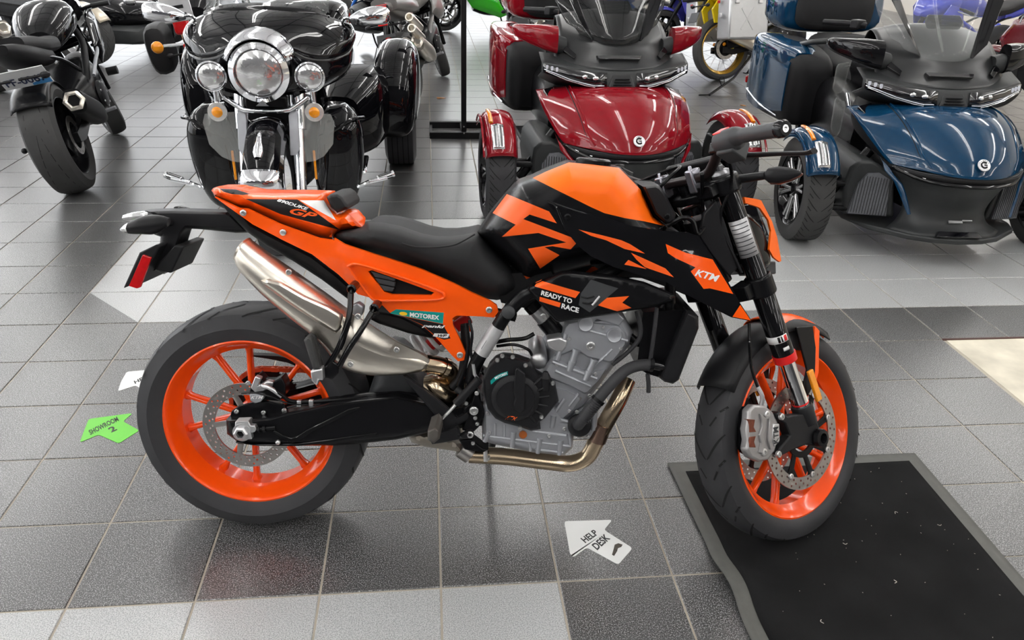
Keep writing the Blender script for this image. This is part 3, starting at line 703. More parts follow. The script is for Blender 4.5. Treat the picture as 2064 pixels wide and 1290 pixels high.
# tail tidy, plate holder, rear indicators
TT = cA((215, 232), (440, 228), (830, 238), (985, 390), (880, 392), (620, 365), (520, 360), (490, 400), (440, 560), (400, 640), (360, 690), (305, 665), (270, 690), (240, 715), (330, 480), (335, 420), (290, 405), (330, 290))
tt = obj('tail_tidy', panel_mb(TT, inflate(TT, -.018, -.04, 8), P, grid=8, body=True), BLACK_P, bike)
mb = MB(); rr = [P(*q, 0) for q in cA((200, 530), (330, 470), (470, 495), (430, 680), (345, 695), (70, 790))]
mb.prism([q+nv((0, -.085, 0)) for q in rr], [q+nv((0, .085, 0)) for q in rr]); 
obj('plate_holder', panel_mb(cA((180, 535), (300, 478), (335, 485), (270, 600), (180, 770), (110, 775), (62, 795)), -.085, P, grid=0, thick=.17), BLACK_P, tt, bev=.004)
obj('plate_bracket', panel_mb(cA((440, 480), (505, 490), (410, 685), (300, 660), (330, 600)), -.07, P, grid=0, thick=.14), BLACK_M, tt, bev=.004)
obj('red_reflector', panel_mb(cA((205, 550), (268, 570), (190, 785), (165, 795), (105, 775)), -.092, P, grid=0, thick=.008), RED_LENS, tt, bev=.002)
def indicator(name, pts, y0, lens_m, parent, frf, body=BLACK_P, xf=None, hw=.02, mirror=False):
    S = [(*a, *b, y0, h) for a, b, h in pts]
    mb = loft_st(S, frf, 14, 2, 3); o = obj(name, mb, body, parent, xf=xf); return o
ind = indicator('rear_indicator', [(cA((62, 350))[0], cA((65, 375))[0], .008), (cA((110, 310))[0], cA((110, 398))[0], .019), (cA((220, 268))[0], cA((200, 402))[0], .026), (cA((320, 262))[0], cA((300, 400))[0], .024), (cA((400, 285))[0], cA((390, 345))[0], .012)], -.10, None, bike, P)
mb = loft_st([(*cA((48, 358))[0], *cA((52, 378))[0], -.10, .006), (*cA((80, 330))[0], *cA((90, 385))[0], -.103, .017), (*cA((110, 312))[0], *cA((112, 396))[0], -.103, .0185)], P, 12, 2, 2); obj('indicator_lens', mb, LAMPGLASS, ind)
mb = loft_st([(*cA((70, 262))[0], *cA((75, 300))[0], .10, .012), (*cA((140, 240))[0], *cA((140, 300))[0], .10, .02), (*cA((230, 232))[0], *cA((230, 290))[0], .10, .022), (*cA((300, 240))[0], *cA((300, 262))[0], .10, .01)], P, 12, 2, 2); obj('rear_indicator', mb, LAMPGLASS, bike)
mb = MB(); mb.tube([P(*cA((360, 310))[0], -.09), P(*cA((420, 320))[0], 0), P(*cA((260, 262))[0], .09)], .008, 8, k=3); obj('indicator_stalk', mb, BLACK_P, bike)
mb = loft_st([(*cA((440, 200))[0], *cA((440, 222))[0], .04, .008), (*cA((480, 196))[0], *cA((490, 226))[0], .04, .012), (*cA((570, 222))[0], *cA((575, 232))[0], .04, .006)], P, 10, 2, 2); obj('plate_lamp', mb, BLACK_G, tt)

# ---- passenger peg hanger
mb = MB()
for a in ([(708, 583, -.19), (703, 640, -.225), (683, 700, -.235), (660, 738, -.235)], [(754, 622, -.19), (728, 665, -.225), (702, 705, -.235), (684, 738, -.235)]):
    mb.tube(pxpath(a, P), .0072, 10, k=5)
for q in ((708, 583), (754, 622)): mb.lathe([(0, .012), (.05, .012), (.055, .008)], P(q[0], q[1], -.2)+nv((0, .05, 0)), (0, -1, 0), 16, caps=(1, 0))
mb.tube(pxpath([(703, 648, -.228), (690, 690, -.236), (684, 703, -.236)], P), .0065, 8)
hg = obj('peg_hanger', mb, BLACK_G, bike)
obj('hanger_plate', panel_mb(cD((1045, 385), (1090, 360), (1130, 385), (1125, 430), (1090, 465), (1040, 455), (1030, 420)), -.24, P, grid=0, thick=.012), BLACK_G, hg, bev=.003)
PG = cD((932, 240), (945, 222), (965, 217), (985, 235), (1028, 395), (1020, 412), (985, 408)); obj('passenger_peg', panel_mb(PG, inflate(PG, -.245, -.265, 6), P, grid=4, thick=.03), RUBBER_W, hg)
obj('peg_joint', panel_mb(cD((968, 415), (1035, 400), (1040, 470), (1015, 465), (1005, 500), (975, 470)), -.262, P, grid=0, thick=.03), ALLOY_L, hg, bev=.003)
obj('hanger_lug', panel_mb(cA((1710, 920), (1760, 900), (1800, 930), (1790, 990), (1750, 1015), (1710, 985)), -.175, P, grid=0, thick=.03), ALLOY, hg, bev=.004)

# ---- seat and tank
SEAT = cB((38, 515), (60, 486), (200, 462), (240, 432), (330, 435), (430, 455), (560, 500), (650, 516), (730, 516), (800, 508), (884, 490), (1000, 612), (1100, 716), (1137, 800), (1115, 842), (1062, 882), (1000, 894), (910, 882), (830, 836), (750, 797), (560, 717), (400, 664), (250, 614), (100, 562))
seat = panel('seat', SEAT, inflate(SEAT, 0, -.155, 46, 2.6), P, SEATM, bike, grid=9, body=True, sharp=75)
mb = MB(); mb.tube(pxpath(cB((440, 560, -.155), (520, 580, -.158), (640, 582, -.158), (740, 570, -.155), (800, 545, -.148), (870, 505, -.125)), P), .0022, 6, k=4); obj('seat_seam', mb, SEATM, seat)
TANK = cB((884, 492), (960, 380), (1060, 262), (1125, 196), (1205, 168)) + cC((300, 300), (430, 250), (560, 262), (730, 282), (790, 340), (860, 410), (900, 500), (935, 575), (1012, 634), (960, 760), (760, 850), (560, 862), (400, 905), (235, 946), (172, 978)) + cB((1105, 712), (1000, 608))
gT = [(cB((1213, 172))+cC((300, 308), (430, 256), (560, 268), (725, 288), (785, 346), (852, 415), (892, 502), (928, 580), (1000, 632), (880, 605), (760, 585), (640, 556), (560, 520), (440, 460), (330, 405)), 1),
      (cB((1060, 267), (1310, 370), (1355, 440), (1195, 388), (1157, 415), (1487, 540), (1437, 594), (1330, 575), (1283, 581), (1372, 628), (1257, 708), (1185, 590), (1412, 553), (1247, 497), (1030, 520), (1112, 448), (976, 379)), 2), (cB((1110, 733), (1232, 772), (1172, 796)), 2)]
tank = panel('fuel_tank', TANK, inflate(TANK, 0, -.178, 60, 2.3), P, [BLACK_S, ORANGE_M, ORANGE_P], bike, grid=8, body=True, graphics=gT, keep='tank', sharp=75)
mb = MB(); mb.lathe([(0, .045), (.012, .045), (.016, .04), (.018, .0)], (.90, 0, 1.028), (.05, 0, 1), 28); obj('fuel_cap', mb, BLACK_S, tank)
# shroud with folded facets
SHR = cC((300, 485), (350, 497), (650, 580), (800, 632), (1010, 664), (1130, 670), (1200, 694), (1290, 830), (1400, 1010), (1440, 1085), (1512, 1195), (1390, 1172), (1290, 1122), (1130, 1040), (1010, 965), (860, 926), (690, 872), (560, 810), (480, 745), (412, 660), (360, 580))
cp_ = [(*q, y) for q, y in zip(cC((300, 485), (650, 580), (1010, 664), (1130, 670), (1200, 694), (1290, 830), (1400, 1010), (1512, 1195), (1290, 1122), (1130, 1040), (1010, 965), (860, 926), (690, 872), (480, 745), (412, 660), (885, 710), (1060, 930), (1250, 1060), (480, 650), (700, 660)), (-.172, -.178, -.182, -.175, -.165, -.175, -.19, -.205, -.198, -.196, -.195, -.185, -.18, -.176, -.174, -.228, -.226, -.222, -.196, -.206))]
gR = [(cC((487, 653), (640, 690), (740, 716), (790, 738), (880, 795), (760, 768), (650, 716), (560, 690)), 1), (cC((797, 790), (1000, 882), (1050, 935), (880, 876), (830, 832)), 1), (cC((782, 832), (890, 886), (757, 860)), 1),
      (cC((1002, 738), (1120, 790), (1280, 830), (1402, 1034), (1262, 1000), (1226, 1004), (1150, 900), (1178, 876), (1060, 822), (1015, 792)), 2), (cC((1443, 1098), (1505, 1190), (1397, 1168)), 2)]
shr = panel('tank_shroud', SHR, ctrl(cp_, [(15, 16), (16, 17), (17, 7), (18, 19), (19, 15), (0, 18)]), P, [BLACK_G, ORANGE_P, ORANGE], bike, mirror=True, grid=10, thick=.006, graphics=gR, keep='shr', sharp=50, relax=45)
mb = MB(); mb.tube(pxpath(cC((303, 487, -.176), (350, 510, -.182), (385, 590, -.182), (412, 655, -.178)), P), .003, 8, k=3); mb.tube(pxpath(cC((303, 486, -.176), (480, 545, -.182), (650, 588, -.184), (820, 645, -.19), (1000, 672, -.186)), P), .003, 8, k=3); obj('shroud_edge', mb, BLACK_G, shr)
mb = MB(); bolt_mb(mb, P(*cC((422, 577))[0], -.19), (0, -1, 0), .008, .006); obj('bolt', mb, BLACK_S, shr)
for s_, b_ in (('KTM', ((1172, 925), (1310, 965), (1185, 885))),): lettering(s_, cC(*b_), ['shr'], BK, WHITE, shr, .25, .028)
# intake-side panel under the shroud
RP = cC((185, 996), (390, 906), (430, 904), (700, 930), (880, 970), (1052, 1040), (1058, 1052), (1040, 1076), (950, 1110), (800, 1132), (372, 1202), (350, 1194), (190, 1014))
gP = [(cC((245, 962), (272, 957), (496, 1022), (468, 1058), (226, 988)), 1), (cC((258, 1050), (382, 1086), (375, 1113), (255, 1076)), 1), (cC((655, 1056), (786, 1046), (745, 1085), (800, 1116), (715, 1136), (600, 1100)), 1), (cC((560, 948), (650, 978), (722, 1000), (553, 1142), (488, 1100), (500, 1030)), 2)]
rp = panel('intake_panel', RP, inflate(RP, -.188, -.205, 9), P, [BLACK_S, ORANGE_P, GREY_P], bike, mirror=True, grid=9, thick=.02, graphics=gP, keep='rp')
lettering('READY TO', cC((264, 1040), (446, 1092), (270, 1012)), ['rp'], BK, WHITE, rp, 0, .035)
lettering('RACE', cC((384, 1118), (486, 1146), (390, 1088)), ['rp'], BK, WHITE, rp, 0, .035)
for d_ in ((500, 1050, 560, 1075), (510, 1085, 570, 1108)):
    mb = MB(); mb.tube(pxpath(cC((d_[0], d_[1], -.207), (d_[0]+30, d_[1]+5, -.208), (d_[2]-20, d_[3]-18, -.208), (d_[2]+20, d_[3]-28, -.207)), P), .002, 6); obj('panel_emboss', mb, BLACK_S, rp)
mb = MB(); mb.tube(pxpath(cC((568, 1100, -.208), (612, 1048, -.208)), P), .003, 6); obj('panel_emboss', mb, SILVER_L, rp)

# ---- frame
def ptube(name, pts, r, m, parent, n=12, k=4, **kw):
    mb = MB(); mb.tube(pxpath(pts, P), r, n, k=k, **kw); return obj(name, mb, m, parent)
for s_ in (1, -1):
    fr_ = ptube('main_frame', [(1330, 470, s_*.07), (1240, 540, s_*.12), (1150, 580, s_*.15), (1070, 589, s_*.16), (1025, 628, s_*.158), (1003, 660, s_*.155), (969, 714, s_*.148), (950, 765, s_*.13), (955, 830, s_*.12)], .018, BLACK_S, bike)
for s_ in (-1, 1):
    ptube('frame_rail', [(1340, 600, s_*.08), (1290, 690, s_*.11), (1230, 640, s_*.13), (1160, 600, s_*.14)], .014, BLACK_S, bike)
    ptube('frame_rail', [(1320, 480, s_*.06), (1350, 560, s_*.08), (1340, 680, s_*.09), (1310, 740, s_*.08)], .015, BLACK_S, bike)
    ptube('seat_rail', [(1040, 640, s_*.12), (900, 600, s_*.11), (700, 520, s_*.085), (520, 450, s_*.05)], .012, BLACK_S, bike)
ptube('frame_label', [(1004, 658, -.155), (970, 712, -.148)], .0195, SILVER_L, fr_, n=16)
mb = MB(); c_ = P(1025, 630, -.182); mb.lathe([(0, .0), (0, .017), (.012, .0165), (.016, .012), (.017, 0)], c_+nv((0, .012, 0)), (0, -1, 0), 20); mb.cyl(c_+nv((0, .01, 0)), c_+nv((0, .06, 0)), .012); obj('frame_cap', mb, GREY_P, fr_)
mb = MB(); a, b = P(940, 745, 0), P(855, 660, 0)
mb.cyl(P(945, 640, .0), P(860, 700, .0), .017, 14); obj('shock_absorber', mb, RED_P, bike)
mb = MB(); hel = []
a, b = P(920, 655, 0), P(838, 705, 0); d_ = unit(b-a); u_ = unit(np.cross(d_, (0, 1, 0))); w_ = np.cross(d_, u_)
for i in range(97):
    t = i/96; hel.append(a+(b-a)*t+.036*(math.cos(2*PI*6*t)*u_+math.sin(2*PI*6*t)*w_))
mb.tube(hel, .0065, 8); obj('shock_spring', mb, mat('white_spring', (.75, .75, .75), .3, nz=.03), bike)

obj('gap_filler', panel_mb([(995, 555), (1110, 545), (1130, 600), (1075, 625), (1010, 610)], -.10, P, grid=0, body=True), BLACK_M, bike)  # dark filler added to close the gap between seat and tank
# ---- engine
EB = cE((1090, 215), (1180, 198), (1440, 168), (1485, 205), (1538, 290), (1512, 372), (1470, 425), (1335, 612), (1250, 720), (1185, 790), (1100, 872), (1000, 910), (900, 900), (900, 700), (930, 560), (1000, 460), (1070, 300))
eng = obj('cylinder_block', panel_mb(EB, inflate(EB, -.115, -.15, 14), P, grid=9, body=True), ALLOY, bike, keep=None)
BVH.setdefault('eng', []).append((panel_mb(EB, inflate(EB, -.115, -.15, 14), P, grid=9, body=True).v, panel_mb(EB, inflate(EB, -.115, -.15, 14), P, grid=9, body=True).f))
CK = cE((548, 742), (600, 700), (800, 640), (1000, 700), (1100, 860), (1190, 780), (1260, 760), (1310, 800), (1300, 900), (1250, 985), (1150, 965), (1140, 1040), (1085, 1092), (1000, 1082), (880, 1070), (740, 1040), (600, 1010), (555, 985))
ck = obj('crankcase', panel_mb(CK, inflate(CK, -.12, -.165, 11), P, grid=9, body=True), ALLOY, bike)
# cylinder details
for q, r in (((1225, 232), 45), ((1412, 305), 47)):
    c_ = P(*cE(q)[0], -.158); mb = MB(); mb.lathe([(0, .0195), (.008, .0195), (.011, .017), (.009, .014), (.009, 0)], c_, (0, -1, 0), 24); obj('cam_plug', mb, ALLOY, eng)
mb = MB(); bolt_mb(mb, P(*cE((1258, 376))[0], -.159), (0, -1, 0), .0115, .007); obj('bolt', mb, BOLT, eng)
for q in (((1170, 400), (1120, 540)), ((1285, 465), (1225, 600))):
    mb = MB(); a, b = P(*cE(q[0])[0], -.162), P(*cE(q[1])[0], -.162); mb.cyl(a, b, .0085, 14); mb.cyl(a, a+(b-a)*.12, .0105, 14); mb.cyl(a+(b-a)*.55, a+(b-a)*.68, .0105, 14); obj('stud_boss', mb, ALLOY, eng)
for q in (((1180, 260), (1500, 345), .004), ((1010, 480), (1300, 590), .005), ((1030, 540), (1260, 640), .004), ((1100, 300), (1040, 470), .006), ((1400, 400), (1230, 560), .004), ((1090, 720), (1030, 810), .006), ((1180, 690), (1120, 770), .004), ((980, 830), (1110, 870), .005)):
    mb = MB(); mb.tube([P(*cE(q[0])[0], -.158), P(*cE(q[1])[0], -.158)], q[2], 8); obj('casting_rib', mb, ALLOY, eng)
obj('head_cover', panel_mb(cE((1180, 198), (1440, 168), (1478, 205), (1445, 250), (1300, 205), (1240, 262)), -.157, P, grid=0, thick=.03), ALLOY, eng, bev=.003)
obj('coolant_flange', panel_mb(cE((970, 340), (1060, 320), (1110, 345), (1105, 385), (1080, 420), (1020, 415), (985, 395)), -.165, P, grid=0, thick=.05), ALLOY_L, eng, bev=.005)
for nm, pl, yo in (('cylinder_head', ((1098, 232), (1180, 212), (1440, 240), (1500, 300), (1490, 372), (1450, 428), (1400, 492), (1240, 455), (1160, 405), (1060, 445), (1016, 440), (1075, 320)), -.155), ('cylinder_barrel', ((1006, 475), (1060, 462), (1130, 500), (1250, 540), (1375, 520), (1325, 600), (1230, 700), (1120, 640), (985, 590), (945, 555)), -.154), ('case_joint', ((960, 620), (1110, 665), (1210, 715), (1150, 800), (1085, 855), (1000, 870), (1050, 760)), -.156)):
    pl = cE(*pl); obj(nm, panel_mb(pl, inflate(pl, yo+.012, yo-.004, 4), P, grid=10, thick=.03), ALLOY, eng)
for q in ((1120, 330), (1340, 255), (1455, 395), (1040, 500), (1290, 560), (1005, 640), (1120, 800)): bolts([(P(*cE(q)[0], -.158), (0, -1, 0), .0055, .005)], eng)
# crankcase details
for (x0, y0, x1, y1) in ((760, 935, 748, 1035), (930, 980, 915, 1075), (1065, 990, 1055, 1085), (1020, 830, 1008, 910), (600, 930, 570, 1000), (1285, 810, 1275, 925)):
    mb = MB(); a, b = P(*cE((x0, y0))[0], -.165), P(*cE((x1, y1))[0], -.165); mb.cyl(a, b, .0075, 12, r2=.006); obj('stud_boss', mb, ALLOY, ck)
for q in (((560, 960), (1130, 1030), .004), ((640, 880), (640, 960), .004), ((700, 885), (700, 965), .004), ((860, 1000), (870, 1060), .004), ((880, 930), (1100, 960), .005), ((900, 1050), (1080, 1070), .004), ((1120, 940), (1130, 1030), .004)):
    mb = MB(); mb.tube([P(*cE(q[0])[0], -.163), P(*cE(q[1])[0], -.163)], q[2], 8); obj('casting_rib', mb, ALLOY, ck)
for q in ((510, 845), (523, 883), (600, 940), (990, 962), (1185, 965), (1240, 968), (1170, 805), (1252, 700), (1088, 916), (452, 750)): bolts([(P(*cE(q)[0], -.166), (0, -1, 0), .0062, .006)], ck)
mb = MB(); c_ = P(*cE((820, 952))[0], -.166); mb.lathe([(0, .0105), (.004, .0105), (.004, .008), (.002, .0)], c_, (0, -1, 0), 20); obj('oil_sight_glass', mb, mat('sight_amber', (.28, .07, .01), .1, coat=1, nz=.3), ck)
# clutch cover
CL = cE((562, 600), (600, 512), (640, 470), (690, 448), (780, 460), (865, 490), (905, 560), (960, 590), (1030, 622), (1052, 735), (1000, 800), (960, 850), (930, 870), (935, 918), (870, 930), (800, 905), (700, 880), (640, 850), (590, 790), (568, 700))
cl = panel('clutch_cover', CL, inflate(CL, -.165, -.192, 5), P, BLACK_P, bike, grid=8, thick=.04, keep='cl')
c_ = P(*cE((772, 712))[0], -.192); mb = MB(); mb.lathe([(0, .061), (.006, .061), (.011, .055), (.013, .048), (.011, .047), (.011, 0)], c_, (0, -1, 0), 40); BVH.setdefault('cl', []).append((list(mb.v), list(mb.f))); obj('clutch_dome', mb, BLACK_P, cl, sharp=30)
obj('cover_bar', panel_mb(cE((768, 535), (785, 520), (800, 535), (835, 560), (832, 800), (805, 815), (765, 800), (755, 760), (768, 720), (758, 690)), -.209, P, grid=0, thick=.012), BLACK_P, cl, bev=.003)
for a in np.linspace(-.9, .7, 6):
    mb = MB(); u_ = nv((math.cos(a), 0, math.sin(a))); mb.tube([c_+u_*.058+nv((0, -.006, 0)), c_+u_*.084+nv((0, .002, 0))], .0035, 8); obj('cover_rib', mb, BLACK_P, cl)
for q in ((653, 468), (685, 440), (753, 448), (836, 502), (1013, 618), (940, 838), (800, 910), (590, 815)): bolts([(P(*cE(q)[0], -.194), (0, -1, 0), .0065, .008)], cl)
lettering('KTM', cE((703, 856), (772, 864), (716, 832)), ['cl'], BK, ORANGE_P, cl, .25, .015)
sticker(cE((608, 605), (640, 575), (680, 555), (720, 543), (722, 568), (680, 582), (640, 605), (612, 630)), ['cl'], BK, TEAL, cl)
lettering('MOTOREX', cE((640, 597), (720, 562), (634, 582)), ['cl'], BK, WHITE, cl, 0, .04, lift=.002)
# oil filler, water pump and coolant hose, starter, throttle body
mb = MB(); mb.tube(pxpath(cE((965, 660, -.185), (965, 580, -.185)), P), .0125, 14); mb.tube(pxpath(cE((965, 585, -.185), (968, 545, -.185)), P), [.0145, .0145, .006], 10); obj('oil_filler', mb, BLACK_P, bike)
mb = MB(); c_ = P(*cE((1185, 888))[0], -.165); mb.lathe([(0, .03), (.012, .03), (.018, .024), (.02, .016), (.02, 0)], c_, (0, -1, 0), 28); obj('water_pump', mb, BLACK_P, bike)
ptube('coolant_hose', cE((1178, 893, -.185), (1195, 870, -.205), (1280, 760, -.205), (1370, 650, -.195), (1470, 550, -.18), (1560, 508, -.17), (1660, 500, -.16)), .0148, RUBBER, bike, n=16, k=6)
mb = MB()
for k in range(11):
    t = k/10; q = cE((1205+95*t, 857-115*t))[0]; mb.cyl(P(*q, -.2055), P(q[0]+1.4, q[1]-1.7, -.2055), .0165, 18)
obj('hose_bellows', mb, RUBBER, bike)
mb = MB(); mb.tube(pxpath(cE((1655, 500, -.16), (1700, 508, -.155), (1765, 525, -.15)), P), .012, 14, k=3); obj('radiator_spigot', mb, BLACK_G, bike)
mb = MB(); mb.cyl(P(*cE((1640, 497))[0], -.161), P(*cE((1662, 499))[0], -.16), .0185, 18); obj('hose_clamp', mb, BLACK_S, bike); mb = MB(); mb.cyl(P(*cE((1300, 740))[0], -.204), P(*cE((1315, 722))[0], -.203), .018, 18); obj('hose_clamp', mb, BLACK_S, bike)
ptube('drain_hose', cE((1690, 130, -.16), (1672, 300, -.165), (1648, 470, -.16)), .0055, RUBBER, bike, n=8)
ptube('drain_hose', cE((1630, 560, -.15), (1636, 620, -.15), (1636, 680, -.15)), .0058, RUBBER, bike, n=8)
ptube('breather_hose', cE((1560, 150, -.14), (1585, 260, -.145), (1570, 340, -.145), (1500, 420, -.14), (1400, 500, -.14)), .006, RUBBER, bike, n=8, k=5)
mb = MB(); a = P(*cE((900, 365))[0], -.05); mb.lathe([(-.08, .0), (-.08, .024), (.07, .024), (.078, .018), (.082, .010), (.084, 0)], P(*cE((915, 420))[0], -.05), (0, -1, 0), 28); obj('starter_motor', mb, ALLOY_L, bike)
mb = MB(); mb.cyl(P(*cE((885, 115))[0], -.1), P(*cE((1010, 270))[0], -.1), .02, 18); obj('throttle_body', mb, ALLOY_L, bike); mb = MB(); mb.cyl(P(*cE((960, 205))[0], -.1), P(*cE((1040, 300))[0], -.1), .024, 18); mb.cyl(P(*cE((870, 100))[0], -.1), P(*cE((905, 140))[0], -.1), .023, 18); obj('intake_clamp', mb, BLACK_S, bike)
mb = MB(); bolt_mb(mb, P(*cE((955, 187))[0], -.121), (0, -1, 0), .009, .004); obj('bolt', mb, BOLT, bike)
ptube('wiring_loom', cE((640, 355, -.12), (720, 340, -.13), (830, 330, -.13), (890, 300, -.12)), .0055, BLACK_S, bike, n=8, k=5)
ptube('wiring_loom', cE((650, 380, -.12), (760, 370, -.135), (850, 400, -.13), (880, 440, -.12)), .004, BLACK_S, bike, n=8, k=5)
ptube('brake_hose', cE((470, 210, -.14), (490, 300, -.15), (480, 420, -.15), (510, 520, -.155), (530, 590, -.155)), .0038, BLACK_S, bike, n=8, k=5)
ptube('brake_hose', cE((450, 230, -.13), (465, 380, -.14), (440, 520, -.14), (400, 640, -.14)), .006, BLACK_S, bike, n=8, k=5)
ptube('wiring_loom', cE((440, 240, -.11), (440, 400, -.11), (420, 560, -.11), (360, 650, -.11)), .011, BLACK_P, bike, n=10, k=5)
mb = MB(); mb.tube(pxpath(cE((497, 495, -.156), (505, 560, -.157), (525, 590, -.157)), P), .005, 8); obj('hose_fitting', mb, ALLOY_L, bike)
mb = MB(); mb.cyl(P(*cE((535, 595))[0], -.168), P(*cE((385, 755))[0], -.168), .0115, 14); mb.cyl(P(*cE((430, 690))[0], -.16), P(*cE((390, 660))[0], -.15), .009, 12); ms = obj('rear_master_cylinder', mb, BLACK_P, bike)
mb = MB(); mb.tube(pxpath(cE((385, 755, -.168), (340, 805, -.168), (300, 845, -.166), (270, 870, -.165)), P), .0045, 8); obj('push_rod', mb, BOLT, ms)
# rearset
HG = cE((40, 572), (70, 580), (250, 715), (392, 842), (470, 800), (478, 850), (410, 890), (330, 935), (300, 930), (290, 880), (250, 830), (130, 690), (50, 600))
rs = obj('heel_guard', panel_mb(HG, inflate(HG, -.158, -.168, 4), P, grid=6, thick=.014), BLACK_P, bike)
BP = cE((205, 975), (260, 950), (310, 930), (395, 900), (412, 960), (455, 935), (490, 930), (500, 958), (480, 978), (410, 985), (300, 1008), (230, 1018))
obj('brake_pedal', panel_mb(BP, inflate(BP, -.175, -.185, 4), P, grid=6, thick=.014), BLACK_P, bike)
obj('frame_bracket', panel_mb(cE((470, 800), (500, 690), (520, 670), (540, 690), (552, 780), (545, 830), (540, 900), (500, 940), (420, 930)), -.163, P, grid=0, thick=.03), BLACK_S, bike, bev=.004)
for q, r in (((501, 797), .014), ((476, 952), .011), ((520, 683), .007), ((268, 866), .008), ((495, 1008), .006)): bolts([(P(*cE(q)[0], -.178), (0, -1, 0), r, .007)], bike)
PE = cE((200, 930), (250, 905), (275, 930), (278, 980), (240, 1012), (200, 990)); obj('rider_peg', panel_mb(PE, inflate(PE, -.262, -.275, 5), P, grid=4, thick=.09), mat('peg_metal', (.12, .11, .10), .5, .5, nz=.3), bike)
obj('lower_link', panel_mb(cE((400, 990), (480, 985), (560, 1045), (600, 1052), (560, 1075), (440, 1055)), -.10, P, grid=0, thick=.05), BLACK_S, bike, bev=.004)
# side stand on the far side
mb = MB(); mb.tube([(.70, .12, .30), (.66, .22, .16), (.64, .3, .066)], .011, 10); mb.box((.65, .302, .068), (.09, .05, .008), rotx(math.radians(12.46))); obj('side_stand', mb, BLACK_S, bike)

# ---- radiator
RA = cE((1600, 160), (1880, 140), (1960, 185), (1962, 262), (1832, 600), (1795, 625), (1740, 612), (1702, 582), (1630, 560), (1560, 520))
ra = obj('radiator', panel_mb(RA, inflate(RA, -.13, -.14, 5), P, grid=0, body=True, step=14), BLACK_S, bike)
RT = cE((1882, 150), (1955, 185), (1962, 262), (1832, 600), (1795, 625), (1740, 612), (1705, 585), (1870, 175))
obj('radiator_tank', panel_mb(RT, inflate(RT, -.148, -.168, 7), P, grid=6, thick=.04), BLACK_P, ra)
obj('head_bracket', panel_mb(cC((880, 400), (960, 385), (1000, 440), (1060, 560), (1050, 600), (1015, 625), (950, 560), (900, 470)), -.10, P, grid=0, thick=.02), BLACK_P, bike, mirror=False) if False else obj('tank_nose', panel_mb(cC((866, 398), (960, 388), (1000, 440), (1062, 565), (1050, 605), (1015, 630), (940, 560), (905, 480)), inflate(cC((866, 398), (960, 388), (1000, 440), (1062, 565), (1050, 605), (1015, 630), (940, 560), (905, 480)), -.085, -.105, 6), P, grid=7, body=True), BLACK_P, bike)
mb = MB(); bolt_mb(mb, P(*cC((1010, 575))[0], -.106), (0, -1, 0), .007, .004); obj('bolt', mb, BLACK_S, bike)
# head tube and air box mass in the frame
mb = MB(); mb.cyl(SP0+SD*.80, SP0+SD*.985, .036, 24); obj('head_tube', mb, BLACK_S, bike)
obj('air_box', panel_mb(cC((560, 860), (760, 850), (960, 760), (1010, 640), (1100, 680), (1180, 800), (1240, 1000), (1120, 1040), (1000, 990), (860, 940), (680, 930)), -.09, P, grid=0, body=True), BLACK_M, bike)

# ---- front end (built straight ahead, then turned with the bars)
def sobj(name, mb, m, parent=bike, **kw): return obj(name, mb, m, parent, xf=steer, **kw)
FC = (1.482, 0, .300)
ft = sobj('front_tyre', tyre_mb(.300, .0605, .229, .047, FC, 96), RUBBER)
g2 = sobj('groove_shade_strip', groove_mb(.300, .0605, .229, 2.2, FC, 13, [[(-.92, .0), (-.6, -.18), (-.2, -.42), (-.03, -.5)], [(.92, .0), (.6, -.18), (.2, -.42), (.03, -.5)], [(-.5, .30), (-.22, .12)], [(.5, .30), (.22, .12)], [(-.9, .52), (-.62, .40)], [(.9, .52), (.62, .40)]], .0032, .0010), RUBBER_D, ft); g2['kind'] = 'stuff'
fr2 = sobj('front_rim', rim_mb(.229, .046, FC, n=96), ORANGE_RIM)
for k in range(5):
    a = math.radians(100+72*k)
    for sg in (-1, 1):
        sobj('spoke', spoke_mb(FC, a+sg*.06, a+sg*.27, .04, .203, .0085, .0075, .014, .012), ORANGE_RIM, fr2, bev=.002)
mb = MB(); lathe_y(mb, [(-.05, .014), (-.05, .03), (-.03, .046), (.03, .046), (.05, .03), (.05, .014)], FC, 32); sobj('hub', mb, ORANGE_RIM, fr2)
for sg in (-1, 1):
    c_ = (1.482, sg*.068, .300)
    d1 = sobj('front_disc', ring_holes_mb(c_, .116, .150, .005, disc_holes(26, [(.1425, 0, .0034), (.1335, .5, .0034), (.1245, .15, .0034)])), STEEL_D, smooth=False)
    mb = MB()
    for k in range(8):
        a = 2*PI*k/8+.2; mb.merge(spoke_mb(c_, a, a+.12, .055, .117, .008, .010, .0025, .0025))
    lathe_y(mb, [(-.003, .045), (-.003, .062), (.003, .062), (.003, .045)], c_, 32, close=True); sobj('disc_carrier', mb, BLACK_S, d1)
    for k in range(8):
        a = 2*PI*k/8+.32; sobj('disc_bobbin', bolt_mb(MB(), nv(c_)+nv((.119*math.cos(a), sg*.003, .119*math.sin(a))), (0, sg, 0), .0085, .004), BOLT, d1)
FL = nv((1.482, 0, .300))
